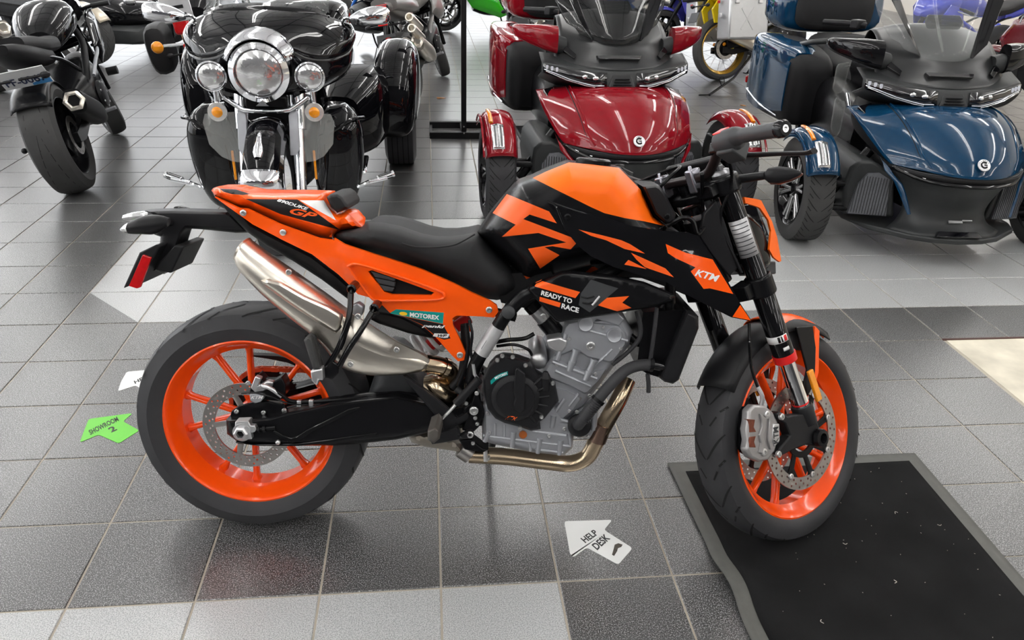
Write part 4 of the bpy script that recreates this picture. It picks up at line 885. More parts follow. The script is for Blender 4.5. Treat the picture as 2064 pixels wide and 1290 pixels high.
for sg in (-1, 1):
    o_ = FL+nv((0, sg*.103, 0)); f_ = lambda t: o_+SD*t
    mb = MB(); mb.lathe([(0, .0285), (.18, .0285), (.183, .0265), (.47, .0265), (.472, .0285), (.50, .0285), (.50, .02)], f_(.255), SD, 28, caps=(1, 1)); fo = sobj('fork_outer_tube', mb, BLACK_G)
    mb = MB(); mb.cyl(f_(.05), f_(.26), .0215, 28); sobj('fork_stanchion', mb, CHROME, fo)
    mb = MB(); mb.lathe([(0, .030), (.022, .031), (.022, .026)], f_(.236), SD, 28, caps=(1, 0)); sobj('dust_seal', mb, RED_P, fo)
    mb = MB(); mb.lathe([(0, .0222), (.004, .0222)], f_(.105), SD, 24, caps=(1, 1)); sobj('travel_ring', mb, RED_P, fo)
    mb = MB(); mb.lathe([(0, .0245), (.004, .026), (.012, .026), (.016, .022), (.02, .016), (.02, 0)], f_(.755), SD, 24); mb.lathe([(0, .008), (.012, .008), (.012, 0)], f_(.775), SD, 6); sobj('fork_cap', mb, mat('fork_cap_grey', (.2, .2, .21), .3, .8, nz=.05), fo)
    for t0, h_ in ((.43, .055), (.715, .045)):
        mb = MB(); mb.lathe([(0, .033), (.004, .0365), (h_-.004, .0365), (h_, .033), (h_, .0285)], f_(t0), SD, 28, caps=(1, 0)); mb.box(f_(t0+h_/2)+nv((-.035, -sg*.02, -.012)), (.05, .05, h_*.7), roty(math.radians(-24.3))); sobj('fork_clamp', mb, BLACK_S, fo, bev=.003)
    # axle foot with caliper mount
    ft_ = [(q[0], q[2]) for q in [Q(x, y, -.118) for x, y in cF((478, 642), (500, 632), (532, 655), (560, 648), (645, 640), (670, 672), (690, 735), (686, 778), (660, 796), (620, 790), (560, 812), (502, 842), (478, 832), (500, 800), (546, 745), (522, 690), (485, 668))]]
    mb = MB(); mb.prism([nv((x, sg*.120, z)) for x, z in ft_], [nv((x, sg*.088, z)) for x, z in ft_]); fo2 = sobj('fork_foot', mb, BLACK_P, bev=.004)
    mb = MB(); mb.lathe([(0, .027), (.05, .029), (.055, .026)], f_(.045), SD, 24, caps=(1, 1)); sobj('foot_collar', mb, BLACK_P, fo2)
    mb = MB(); mb.lathe([(0, .026), (.012, .024), (.014, .014), (.004, .012), (.004, 0)], FL+nv((0, sg*.126, 0)), (0, sg, 0), 24); sobj('axle_boss', mb, BLACK_S, fo2)
mb = MB(); mb.cyl(FL+nv((0, -.13, 0)), FL+nv((0, .13, 0)), .0125, 18); sobj('front_axle', mb, BLACK_S)
BVH['fork'] = []
o_ = FL+nv((0, -.103, 0)); mb = MB(); mb.lathe([(.255, .0287), (.435, .0287), (.44, .0267), (.76, .0267)], o_, SD, 40); BVH['fork'].append(([tuple(steer(q)) for q in mb.v], mb.f))
def fork_wrap(name, t0, t1, a0, a1, r, m, parent):
    # printed film wrapped round the right fork tube; angle 0 looks towards the viewer's side
    o_ = FL+nv((0, -.103, 0)); cv = SS.T@(BK.R.T@(CAM-BK.o)-SP0)+SP0-(o_+SD*.5); u = unit(cv-SD*np.dot(cv, SD)); w_ = np.cross(SD, u)
    rows = [[o_+SD*t+r*(math.cos(a)*u+math.sin(a)*w_) for a in np.linspace(a0, a1, 14)] for t in (t0, (t0+t1)/2, t1)]
    return sobj(name, MB().grid(rows), m, parent, solid=.0004)
fl = fork_wrap('fork_label', .545, .645, -1.15, 1.0, .0270, SILVER_L, bike)
for k in range(8): fork_wrap('label_print', .553+.0115*k, .5552+.0115*k, -.95, .8, .0274, GREY_P, fl)
f2 = fork_wrap('fork_decal', .298, .318, -1.4, .9, .0289, WHITE, bike)
for q in ((-.1, .12), (.22, .34)): fork_wrap('decal_print', .3, .316, q[0], q[1], .0293, BLACK_G, f2)
fork_wrap('decal_print', .3, .316, .5, .8, .0293, RED_P, f2)
fork_wrap('fork_decal', .274, .284, .1, .7, .0289, WHITE, bike)
# calipers
for sg in (-1, 1):
    KP = cF((352, 625), (378, 600), (430, 603), (468, 635), (490, 680), (492, 760), (476, 822), (445, 862), (402, 872), (362, 852), (342, 815), (350, 770), (342, 720), (350, 675))
    K = [(q[0], q[2]) for q in [Q(x, y, -.115) for x, y in KP]]
    if sg > 0: K = [(1.482+(x-1.482)*.78, .3+(z-.3)*.78) for x, z in K]
    mb = MB(); mb.prism([nv((x, sg*.115, z)) for x, z in K], [nv((x, sg*.088, z)) for x, z in K]); ca = sobj('front_caliper', mb, mat('caliper_grey', (.33, .32, .32), .3, .5, nz=.08), bev=.007, seg=3)
    kq = lambda *pts: [(q[0], q[2]) for q in [Q(x, y, -.115) for x, y in cF(*pts)]]
    if sg < 0:
        for W_ in (kq((350, 668), (378, 670), (372, 705), (384, 728), (352, 730)), kq((352, 752), (382, 748), (374, 775), (382, 802), (352, 800))):
            mb = MB(); mb.prism([nv((x, sg*.1165, z)) for x, z in W_], [nv((x, sg*.10, z)) for x, z in W_]); sobj('pad_window', mb, mat('pad_copper', (.16, .04, .02), .35, .3, nz=.6, nscale=90), ca, bev=.001)
        for B_ in (kq((396, 640), (428, 664), (426, 705), (408, 742), (420, 780), (408, 830), (392, 825), (402, 780), (392, 742), (406, 700), (404, 670)), kq((440, 665), (455, 690), (450, 760), (462, 805), (445, 812), (434, 765), (438, 700))):
            mb = MB(); mb.prism([nv((x, sg*.121, z)) for x, z in B_], [nv((x, sg*.10, z)) for x, z in B_]); sobj('caliper_rib', mb, MATS['caliper_grey'], ca, bev=.002)
    if sg < 0:
        for x, z in kq((432, 646), (418, 824)): sobj('bolt', bolt_mb(MB(), nv((x, sg*.115, z)), (0, sg, 0), .0105, .006), BOLT, ca)
    if sg < 0:
        for x, z in kq((492, 655), (478, 832)): sobj('bolt', bolt_mb(MB(), nv((x, sg*.12, z)), (0, sg, 0), .009, .008), BOLT, ca)
    L_ = kq((462, 690), (492, 688), (494, 770), (468, 800), (455, 760)); mb = MB(); mb.prism([nv((x, sg*.118, z)) for x, z in L_], [nv((x, sg*.10, z)) for x, z in L_])
    if sg < 0: sobj('caliper_face', mb, ALLOY_L, ca, bev=.003)
    I_ = [(1.40+(x-1.40)*.85, .3+(z-.3)*.9) for x, z in K]; mb = MB(); mb.prism([nv((x, sg*.09, z)) for x, z in I_], [nv((x, sg*.05, z)) for x, z in I_]); sobj('caliper_back', mb, BLACK_S, ca, bev=.005)
    if sg < 0:
        kb = MB(); kb.prism([nv((x, sg*.118, z)) for x, z in K], [nv((x, sg*.034, z)) for x, z in K]); BVH['cal'] = [([tuple(steer(q)) for q in kb.v], kb.f)]
lettering('KTM', cF((492, 780), (490, 702), (468, 786)), ['cal'], BK, GREY_P, bike, 0, .02, lift=.0035)
ptube('front_brake_hose', cF((352, 215, -.12), (355, 320, -.135), (362, 420, -.14), (392, 515, -.145), (415, 560, -.15), (410, 600, -.15)), .0042, BLACK_G, bike, n=8, k=5)
mb = MB(); mb.tube(pxpath(cF((392, 515, -.147), (414, 560, -.15), (408, 600, -.15)), P), .0055, 8, k=3); obj('hose_fitting', mb, ALLOY_L, bike)
# front fender: a crowned arc over the tyre, dark with an orange nose
def fender_arc(a0, a1, R, hw, drop, n=18, m=10, taper=(1, 1), c=FC, crown=.02):
    rows = []
    for i in range(n+1):
        t = i/n; a = math.radians(a0+(a1-a0)*t); w_ = hw*(taper[0]+(taper[1]-taper[0])*t); row = []
        for j in range(m+1):
            s_ = -1+2*j/m; r = R+crown*(1-abs(s_)**2.2)-drop*max(0, abs(s_)-.75)*4*.5
            row.append((c[0]+r*math.cos(a), c[1]+s_*w_, c[2]+r*math.sin(a)))
        rows.append(row)
    return MB().grid(rows)
fe = sobj('front_fender', fender_arc(62, 151, .305, .074, .03, crown=.022, taper=(.95, .85)), BLACK_P, solid=.004)
sobj('fender_nose', fender_arc(58, 104, .313, .062, .015, crown=.024, taper=(.5, 1.0)), ORANGE, fe, solid=.004)
for sg in (-1, 1):
    q = [(1.545, .60), (1.565, .585), (1.56, .54), (1.555, .47), (1.535, .43), (1.53, .44), (1.542, .50), (1.538, .56)]
    mb = MB(); mb.prism([nv((x, sg*.078, z)) for x, z in q], [nv((x, sg*.070, z)) for x, z in q]); sobj('fender_stay', mb, ORANGE, fe, bev=.002)
    q = [(1.46, .60), (1.53, .60), (1.54, .54), (1.53, .44), (1.49, .40), (1.475, .42), (1.50, .48)]
    mb = MB(); mb.prism([nv((x, sg*.082, z)) for x, z in q], [nv((x, sg*.075, z)) for x, z in q]); sobj('fender_mount', mb, BLACK_S, fe, bev=.002)
    q = [(1.472, .478), (1.492, .485), (1.528, .40), (1.508, .392)]
    mb = MB(); mb.prism([nv((x, sg*.107, z)) for x, z in q], [nv((x, sg*.098, z)) for x, z in q]); sobj('side_reflector', mb, AMBER, fe, bev=.002)
# yokes
top = SP0+SD*1.045; low = SP0+SD*.765
for nm, c0, t_ in (('upper_yoke', SP0+SD*1.04, .022), ('lower_yoke', SP0+SD*.76, .03)):
    mb = MB(); E_ = roty(math.radians(-24.3)); pr = [(-.035, 0), (-.02, -.05), (.01, -.115), (.05, -.125), (.06, -.09), (.035, -.04), (.03, 0), (.035, .04), (.06, .09), (.05, .125), (.01, .115), (-.02, .05)]
    mb.prism([c0+E_@nv((x, y, t_/2)) for x, y in pr], [c0+E_@nv((x, y, -t_/2)) for x, y in pr]); sobj(nm, mb, BLACK_S, bev=.004)
mb = MB(); mb.cyl(SP0+SD*1.05, SP0+SD*1.085, .018, 20); mb.lathe([(0, .03), (.018, .03), (.02, .02), (.02, 0)], SP0+SD*1.0, SD, 28); sobj('steering_nut', mb, BLACK_G)
mb = MB(); mb.lathe([(0, .014), (.006, .014), (.006, .004), (.003, 0)], SP0+SD*.985+nv((0, -.04, 0)), (0, -1, 0), 20); sobj('ignition_lock', mb, ALLOY_L)
# handlebar
bar = [(1.01, -.405, 1.030), (1.033, -.27, 1.045), (1.055, -.21, 1.045), (1.098, -.14, 1.01), (1.118, -.09, .992), (1.12, 0, .990)]
bar = bar+[(x, -y, z) for x, y, z in bar[-2::-1]]
mb = MB(); mb.tube(bar, .0125, 14, k=5); hb = sobj('handlebar', mb, mat('bar_brown_black', (.02, .014, .014), .32, .3, nz=.2))
for sg in (-1, 1):
    mb = MB(); mb.box((1.12, sg*.055, .985), (.034, .026, .06), roty(math.radians(-20))); mb.cyl((1.135, sg*.055, 1.0), (1.135, sg*.055, 1.02), .005); mb.cyl((1.105, sg*.055, 1.005), (1.105, sg*.055, 1.022), .005); sobj('bar_clamp', mb, mat('clamp_grey', (.3, .3, .34), .25, .8, nz=.05), hb, bev=.005)
    a, b = nv((1.01, sg*.405, 1.030)), nv((1.033, sg*.27, 1.045))
    mb = MB(); mb.tube([a+(b-a)*t for t in np.linspace(.02, 1, 16)], [.0165, .0168]+[.0162+.0006*(i % 2) for i in range(12)]+[.02, .022], 18); sobj('grip', mb, GREY_P, hb)
    mb = MB(); d_ = unit(a-b); mb.lathe([(0, .0185), (.016, .0185), (.021, .015), (.021, .0085), (.016, .006), (.016, 0)], a-d_*.002, d_, 24); sobj('bar_end', mb, BLACK_G, hb)
    mb = MB(); mb.lathe([(0, .009), (.006, .009), (.006, .004), (.002, 0)], a+d_*.012, d_, 14); sobj('bar_end_screw', mb, BOLT, hb)
    c_ = nv((1.045, sg*.235, 1.044)); mb = MB(); mb.lathe([(-.032, .018), (-.028, .024), (.02, .027), (.034, .024), (.036, .016)], c_, (0, sg, 0), 20, caps=(1, 1)); mb.box(c_+nv((.016, 0, -.018)), (.05, .05, .045), roty(.4)); sw_ = sobj('switch_housing', mb, GREY_P, hb, bev=.004)
    mb = MB(); mb.prism([c_+nv((-.02, -sg*.03, .018)), c_+nv((.012, -sg*.03, .034)), c_+nv((.018, -sg*.022, .024)), c_+nv((-.016, -sg*.02, .008))], [c_+nv((-.02, -sg*.005, .018)), c_+nv((.012, -sg*.005, .034)), c_+nv((.018, -sg*.005, .024)), c_+nv((-.016, -sg*.005, .008))]); sobj('kill_switch', mb, RED_P, sw_, bev=.002)
    mb = MB(); mb.box((1.085, sg*.185, 1.035), (.05, .05, .03), roty(.3)); mb.box((1.075, sg*.185, 1.045), (.03, .03, .04)); sobj('lever_bracket', mb, BLACK_S, hb, bev=.005)
    mb = MB(); mb.tube([(1.09, sg*.19, 1.03), (1.125, sg*.22, 1.02), (1.132, sg*.30, 1.008), (1.127, sg*.375, .995), (1.12, sg*.405, .994)], [.011, .009, .0075, .007, .009], 10, k=5, flat=.7); sobj('lever', mb, BLACK_P, hb)
    # indicators
    mb = MB(); mb.tube([(1.214, sg*.09, .985), (1.235, sg*.15, .986), (1.243, sg*.172, .986)], [.012, .0105, .010], 12); sobj('indicator_stalk', mb, BLACK_P, hb)
    rings = []
    for t, hh, yy in ((0, .010, 0), (.12, .019, 0), (.4, .021, 0), (.7, .015, 0), (.92, .007, 0), (1, .002, 0)):
        c_ = nv((1.245+.034*t, sg*(.172+.078*t), .985-.003*t)); rings.append([c_+nv((math.cos(u)*.016*(hh/.021), 0, math.sin(u)*hh)) for u in np.linspace(0, 2*PI, 14, endpoint=False)])
    mb = MB().loft(rings); io = sobj('indicator', mb, BLACK_P, hb)
    rings = [[c+nv((.006, 0, -.003)) for c in r] for r in rings[1:]]; sobj('indicator_lens', MB().loft(rings), mat('smoke_lens', (.10, .03, .02), .15, coat=1, nz=.1), io)
# headlight, mask, dash
HL = [(1.235, .92), (1.29, .915), (1.345, .88), (1.375, .82), (1.38, .765), (1.33, .75), (1.26, .80), (1.22, .88)]
def steer_body(name, poly, ye, yp, fall, m, parent=bike, grid=.012, **kw):
    V, T, mi = cdt(poly, grid=grid); dep = inflate(poly, ye, yp, fall)(nv(V)); n = len(V); mb = MB()
    mb.v = [(v[0], -d, v[1]) for v, d in zip(V, dep)]+[(v[0], d, v[1]) for v, d in zip(V, dep)]
    mb.f = list(T)+[tuple(i+n for i in t)[::-1] for t in T]+[(a, a+n, b+n, b) for a, b in rim_edges(T)]; mb.m = [0]*len(mb.f)
    return sobj(name, mb, m, parent, **kw)
hl = steer_body('headlight_shell', HL, .06, .085, .03, BLACK_G)
mk = [(1.228, .940), (1.30, .935), (1.372, .885), (1.405, .845), (1.43, .783), (1.418, .779), (1.375, .79), (1.345, .81), (1.362, .86), (1.345, .888), (1.29, .915), (1.232, .925)]
for sg in (-1, 1):
    V, T, mi = cdt(mk, grid=.014); yy = lambda x: sg*(.118-.055*max(0, (x-1.28)/.15))
    fr3 = [(x, yy(x), z) for x, z in V]; mb = MB(); n = len(V); mb.v = fr3+[(x, y-sg*.006, z) for x, y, z in fr3]; mb.f = list(T)+[tuple(i+n for i in t)[::-1] for t in T]+[(a, a+n, b+n, b) for a, b in rim_edges(T)]; mb.m = [0]*len(mb.f)
    sobj('headlight_mask', mb, ORANGE_M, bev=.002)
mb = MB(); mb.prism([nv((1.398, y, z)) for y, z in ((-.04, .80), (-.055, .84), (-.04, .88), (.04, .88), (.055, .84), (.04, .80))], [nv((1.35, y, z)) for y, z in ((-.06, .78), (-.08, .86), (-.05, .94), (.05, .94), (.08, .86), (.06, .78))]); sobj('headlight_lens', mb, mat('dark_lamp_glass', (.01, .01, .012), .08, coat=1, nz=.1), hl, bev=.004)
mb = MB(); mb.box((1.405, 0, .765), (.04, .10, .035)); sobj('headlight_bracket', mb, GREY_P, hl, bev=.004)
mb = MB(); mb.box((1.20, 0, 1.01), (.02, .17, .11), roty(math.radians(-55))); sobj('dash_display', mb, BLACK_P, bev=.006)
mb = MB()
for s_ in (-1, 1): mb.tube([(1.08, s_*.12, .99), (1.14, s_*.06, .93), (1.18, s_*.03, .86), (1.2, s_*.05, .78)], .005, 8, k=4)
mb.tube([(1.09, -.19, 1.03), (1.16, -.14, .97), (1.17, -.09, .88), (1.23, -.1, .75)], .0045, 8, k=5); mb.tube([(1.08, .15, 1.0), (1.12, 0, 1.03), (1.06, -.02, .99), (1.04, .03, .95)], .005, 8, k=5)
sobj('control_cables', mb, BLACK_S)
ptube('front_wiring', cC((1010, 630, -.09), (1100, 585, -.10), (1160, 600, -.10), (1190, 680, -.10), (1230, 640, -.08)), .006, BLACK_S, bike, n=8, k=5)
obj('cowl_inner', panel_mb(cC((1200, 690), (1230, 560), (1300, 480), (1350, 600), (1400, 760), (1430, 880), (1380, 930), (1290, 820)), -.085, P, grid=0, thick=.02), BLACK_P, bike, bev=.003)
# ================================================================== touring three-wheelers (local x forward, y left, z up, origin under front axle)
def facing(t): return nv([[math.sin(t), math.cos(t), 0], [-math.cos(t), math.sin(t), 0], [0, 0, 1]])
def smooth_rows(rows, ku=3, kv=3):
    R = [spline(r, kv) for r in rows]; n = len(R[0])
    C = [spline([R[i][j] for i in range(len(R))], ku) for j in range(n)]
    return [[C[j][i] for j in range(n)] for i in range(len(C[0]))]
def sym_rows(rows): return [[nv((q[0], -q[1], q[2])) for q in r[:0:-1]] + [nv(q) for q in r] for r in rows]
def sheet(name, rows, m, parent, solid=.006, ku=3, kv=3, sym=True, sharp=50, **kw):
    R = smooth_rows(sym_rows(rows) if sym else rows, ku, kv); return obj(name, MB().grid(R), m, parent, solid=solid, sharp=sharp, **kw)
def pair(fn):
    for s in (-1, 1): fn(s)
def prism_x(poly, x0, x1, s=1, dx=None):
    """polygon in (y, z) extruded along x"""
    f = [nv((x0+(dx[i] if dx else 0), s*y, z)) for i, (y, z) in enumerate(poly)]; b = [nv((x1, s*y, z)) for y, z in poly]
    return MB().prism(f, b)
def prism_y(poly, y0, y1, s=1):
    return MB().prism([nv((x, s*y0, z)) for x, z in poly], [nv((x, s*y1, z)) for x, z in poly])
def loft_y(secs, n=16, pw=2.5):
    """sections along y: (y, xc, zc, hx, hz)"""
    rings = []
    for y, xc, zc, hx, hz in secs:
        ring = []
        for j in range(n):
            t = 2*PI*j/n; c, s_ = math.cos(t), math.sin(t); e = 2/pw
            ring.append(nv((xc+hx*math.copysign(abs(c)**e, c), y, zc+hz*math.copysign(abs(s_)**e, s_))))
        rings.append(ring)
    return MB().loft(rings)
def loft_x(secs, n=20, pw=2.5):
    """sections along x: (x, yc, zc, hy, hz)"""
    rings = []
    for x, yc, zc, hy, hz in secs:
        ring = []
        for j in range(n):
            t = 2*PI*j/n; c, s_ = math.cos(t), math.sin(t); e = 2/pw
            ring.append(nv((x, yc+hy*math.copysign(abs(c)**e, c), zc+hz*math.copysign(abs(s_)**e, s_))))
        rings.append(ring)
    return MB().loft(rings)
def loft_z(secs, n=20, pw=2.5):
    rings = []
    for z, xc, yc, hx, hy in secs:
        ring = []
        for j in range(n):
            t = 2*PI*j/n; c, s_ = math.cos(t), math.sin(t); e = 2/pw
            ring.append(nv((xc+hx*math.copysign(abs(c)**e, c), yc+hy*math.copysign(abs(s_)**e, s_), z)))
        rings.append(ring)
    return MB().loft(rings)
def spl(secs, k=4): return [tuple(q) for q in spline([nv(s) for s in secs], k)]
CARB = mat('cowl_black', (.018, .019, .020), .3, nz=.15, bump=.1, bscale=500)
CARG = mat('cowl_grey_black', (.028, .030, .031), .42, spec=.4, nz=.12, bump=.2, bscale=600)
LEDM = mat('led_lens', (.8, .82, .9), .1, .3, coat=1, emit=(.85, .9, 1), estr=.08, nz=.05)
LAMPB = mat('lamp_black_glass', (.004, .004, .006), .05, coat=1, nz=.1)
MACH = mat('machined_rim', (.55, .55, .56), .25, .9, nz=.05)
MESHM = mat('radiator_mesh', (.16, .165, .18), .5, .5, nz=.3, nscale=120, bump=1, bscale=160)
AMB_D = mat('amber_marker', (.75, .22, .01), .2, coat=.6, nz=.1)
def chevron_grooves(R, hw, rb, c, rep=26):
    return groove_mb(R, hw, rb, 5, c, rep, [[(-.85, 0), (-.5, .55), (-.12, 1.0)], [(.85, 0), (.5, .55), (.12, 1.0)], [(-.8, .6), (-.55, .95)], [(.8, .6), (.55, .95)]], .0028, .0012)
def spyder(name, pose, PAINT, MIRR, label, plates=False):
    fr = Fr(facing(pose[2]), (pose[0], pose[1], 0)); e = empty(name, fr.mat4()); tag(e, label, 'three-wheeler', 'touring three-wheelers in the back row')
    # wheels
    for s in (-1, 1):
        c = (0, s*.69, .281); t = obj('front_tyre', tyre_mb(.281, .083, .195, .07, c, 64, 5), RUBBER_W if plates else RUBBER, e)
        g = obj('groove_shade_strip', chevron_grooves(.281, .083, .195, c), RUBBER_D, t); g['kind'] = 'stuff'
        r = obj('front_rim', rim_mb(.195, .07, c, n=48), BLACK_G, e)
        mb = MB(); lathe_y(mb, [(s*.045, .012), (s*.058, .03), (s*.04, .05), (-s*.03, .05)], c, 24); obj('hub', mb, BLACK_S, r)
        for k in range(6):
            a = 2*PI*k/6+.3
            for d in (-.13, .13): obj('spoke', spoke_mb(c, a+d*.4, a+d, .04, .18, .008, .008, .01, .01, s*.045, s*.055), MACH if k % 1 == 0 else BLACK_G, r, bev=.002)
        mb = fender_arc(30, 128, .305, .098, .05, 22, 14, (.86, 1.02), c, .034); f = obj('front_fender', mb, PAINT, e, solid=.005)
        mb = MB(); lip = []
        for a in np.linspace(30, 128, 20):
            for_ = math.radians(a); lip.append((c[0]+.312*math.cos(for_), c[1]+s*.098, c[2]+.312*math.sin(for_)))
        mb.tube(lip, .006, 8); obj('fender_edge', mb, PAINT, f)
        mb = MB(); rows = []
        for a in np.linspace(36, 62, 8):
            q = math.radians(a); rr = .341; rows.append([(c[0]+(rr+.004*math.cos(u*PI))*math.cos(q), c[1]+s*.02+.032*u, c[2]+(rr+.004*math.cos(u*PI))*math.sin(q)) for u in np.linspace(-1, 1, 7)])
        mb.grid(rows); obj('fender_lamp', mb, LAMPGLASS, f, solid=.012)
        for u in (-.5, 0, .5):
            mb = MB(); mb.tube([(c[0]+.349*math.cos(math.radians(a)), c[1]+s*.02+.032*u, c[2]+.349*math.sin(math.radians(a))) for a in np.linspace(38, 60, 6)], .003, 6); obj('lamp_bar', mb, GREY_P, f)
        mb = MB(); mb.tube([(c[0]+.337*math.cos(math.radians(a)), c[1]+s*.05, c[2]+.337*math.sin(math.radians(a))) for a in np.linspace(66, 100, 8)], .012, 8, flat=.7); obj('side_marker', mb, AMB_D, f)
        # suspension
        for z0, z1, x in ((.33, .34, -.06), (.33, .34, .10), (.2, .2, -.1), (.2, .2, .12)):
            mb = MB(); mb.tube([(x*.3, s*.62, z0), (x, s*.25, z1)], .016, 10); obj('suspension_arm', mb, BLACK_S, e)
        mb = MB(); mb.cyl((.0, s*.56, .24), (-.03, s*.36, .50), .028, 14); obj('shock_absorber', mb, BLACK_S, e)
        mb = MB(); mb.box((-.06, s*.59, .36), (.10, .04, .22)); obj('fender_bracket', mb, BLACK_P, e, bev=.012)
        # radiator housing
        po = [(.475, .165), (.50, .33), (.49, .43), (.455, .475), (.40, .48), (.285, .425), (.24, .19)]
        h = obj('side_scoop', prism_x(po, .13, -.42, s, [-.05, -.06, -.05, -.03, .0, .03, .05]), CARG, e, bev=.018, seg=3)
        mi = [(.462, .185), (.445, .35), (.41, .415), (.36, .425), (.305, .395), (.285, .20)]
        obj('radiator_mesh', prism_x(mi, .158, .05, s, [-.05, -.045, -.03, -.015, .0, .02]), MESHM, h)
        for k in range(13):
            y = .295+k*.013; mb = MB(); zt = min(.415, .40+(.36-y)*-.0, .35+(.462-y)*1.2); mb.tube([(.178-(y-.285)*.40, s*y, .195), (.178-(y-.285)*.40, s*y, zt)], .0022, 6); obj('mesh_wire', mb, GREY_P, h)
        # painted fin
        rows = [[(.13, s*.385, .525), (.16, s*.375, .50)], [(.175, s*.37, .485), (.205, s*.345, .47)], [(.20, s*.365, .455), (.235, s*.33, .445)], [(.245, s*.325, .415), (.285, s*.30, .41)], [(.29, s*.30, .36), (.315, s*.285, .37)], [(.35, s*.262, .27), (.36, s*.255, .275)]]
        obj('nose_fin', MB().grid([[nv(q) for q in r] for r in rows]), PAINT, e, solid=.012, bev=.003)
        # mirrors
        mb = loft_y(spl([(s*.335, -.235, .965, .055, .074), (s*.40, -.26, .975, .062, .068), (s*.48, -.31, .985, .058, .052), (s*.545, -.375, .995, .04, .034), (s*.565, -.41, 1.002, .018, .014)]), 18, 3.2); mr = obj('mirror', mb, MIRR, e, sharp=60)
        mb = MB(); mb.tube([(-.19, s*.34, .945), (-.225, s*.40, .96), (-.27, s*.48, .98), (-.345, s*.545, 1.0)], .0045, 6); obj('mirror_crease', mb, MIRR, mr)
        mb = loft_y([(s*.28, -.25, .93, .05, .045), (s*.34, -.25, .94, .05, .05)], 14, 3); obj('mirror_foot', mb, CARG, mr)
        # handle grips
        mb = MB(); mb.tube([(-.72, s*.24, 1.06), (-.76, s*.30, 1.065), (-.92, s*.42, 1.055)], [.017, .0165, .016], 12, k=3); g = obj('grip', mb, BLACK_P, e)
        mb = MB(); mb.box((-.75, s*.28, 1.065), (.06, .07, .05), rotz(-s*.5)); obj('switch_block', mb, BLACK_P, g, bev=.008)
        # luggage
        cs = spl([(-1.04, s*.34, .56, .09, .14), (-1.10, s*.36, .60, .13, .22), (-1.35, s*.38, .62, .155, .25), (-1.7, s*.39, .62, .16, .26), (-2.0, s*.38, .62, .14, .22), (-2.1, s*.36, .62, .08, .15)], 3)
        pn = obj('side_case', loft_x(cs, 20, 5), BLACK_M, e)
        cs = spl([(-1.14, s*.42, .80, .06, .04), (-1.25, s*.42, .80, .11, .068), (-1.6, s*.43, .80, .12, .08), (-1.95, s*.42, .79, .11, .08), (-2.08, s*.40, .77, .06, .05)], 3)
        obj('case_lid', loft_x(cs, 20, 4), PAINT, pn); cs = spl([(-1.15, s*.50, .62, .012, .16), (-1.4, s*.53, .61, .014, .20), (-1.6, s*.545, .60, .014, .21), (-1.9, s*.53, .60, .012, .20), (-2.05, s*.49, .60, .01, .14)], 3); obj('case_side', loft_x(cs, 14, 3), PAINT, pn)
        mb = MB(); mb.tube([(-1.2, s*.515, .42), (-1.5, s*.555, .44), (-1.9, s*.545, .47)], .006, 6, k=3); obj('case_trim', mb, CHROME, pn)
        mb = MB(); mb.box((-1.045, s*.33, .55), (.008, .10, .09)); obj('case_plate', mb, GREY_P, pn, bev=.004)
        # floor boards and lower body
        mb = MB(); mb.box((-.72, s*.40, .30), (.46, .13, .03)); fb = obj('floor_board', mb, BLACK_P, e, bev=.012)
        mb = MB(); mb.box((-.50, s*.42, .36), (.02, .12, .10), roty(.5)); obj('heel_plate', mb, GREY_P, fb, bev=.008)
        cs = spl([(-.35, s*.20, .48, .14, .14), (-.7, s*.20, .50, .15, .18), (-1.0, s*.2, .52, .14, .20), (-1.2, s*.22, .5, .12, .18)], 3); obj('body_side', loft_x(cs, 18, 3), BLACK_S, e)  # shade put into the colour: black instead of the body paint
        # hand-hold
        mb = MB(); mb.tube([(-1.12, s*.30, .92), (-1.2, s*.37, .90), (-1.4, s*.37, .86), (-1.5, s*.33, .84)], .018, 10, k=4); obj('grab_handle', mb, CARG, e)
        # side lower spoiler wing and windscreen blade
        bl_ = [(.14, -.185, .965), (.20, -.19, 1.04), (.31, -.345, 1.25), (.255, -.37, 1.26)]
        mb = MB(); mb.prism([nv((x, s*y, z)) for y, x, z in bl_], [nv((x-.02, s*(y-.012), z)) for y, x, z in bl_]); obj('screen_blade', mb, BLACK_G, e, bev=.004)
    # bonnet
    hd = []
    for xc, zc, xe, w_, ze in ((.0, .752, -.30, .43, .675), (.10, .742, -.17, .432, .655), (.22, .708, -.04, .42, .61), (.33, .64, .07, .395, .56), (.40, .57, .14, .375, .525), (.432, .51, .18, .355, .502), (.438, .488, .20, .345, .492)):
        row = []
        for v in [i/24 for i in range(25)]:
            rid = -.035*max(0, v-.66)
            row.append((xe+(xc-xe)*(1-v**2.0), w_*v, ze+.012+(zc-ze-.012)*(1-v**2.2)+rid))
        hd.append(row)
    hood = sheet('bonnet', hd, PAINT, e, .008, 4, 1, sharp=32)
    for s in (-1, 1):
        v0 = [(-.215, s*.33, .705), (-.205, s*.405, .688), (-.12, s*.395, .665), (-.125, s*.335, .685)]
        mb = MB(); mb.prism([nv(q)+nv((0, 0, .012)) for q in v0], [nv(q)-nv((0, 0, .01)) for q in v0]); obj('bonnet_vent', mb, LAMPB, hood, bev=.004)
    for s in (-1, 1):
        for k0, r_, m_, nm in ((15, .0065, PAINT, 'bonnet_ridge'), (16, .0032, BLACK_M, 'crease_shade_line')):  # ridge added to catch highlights; black line paints the crease's shade
            mb = MB(); mb.tube([nv((q[0], s*q[1], q[2]+.003)) for q in [hd[i][k0 if i < 5 else k0-1] for i in range(6)]], r_, 8, k=4); obj(nm, mb, m_, hood)
    # badge
    nrm = unit((.78, 0, .62)); bc = nv((.422, 0, .553))+nrm*.006
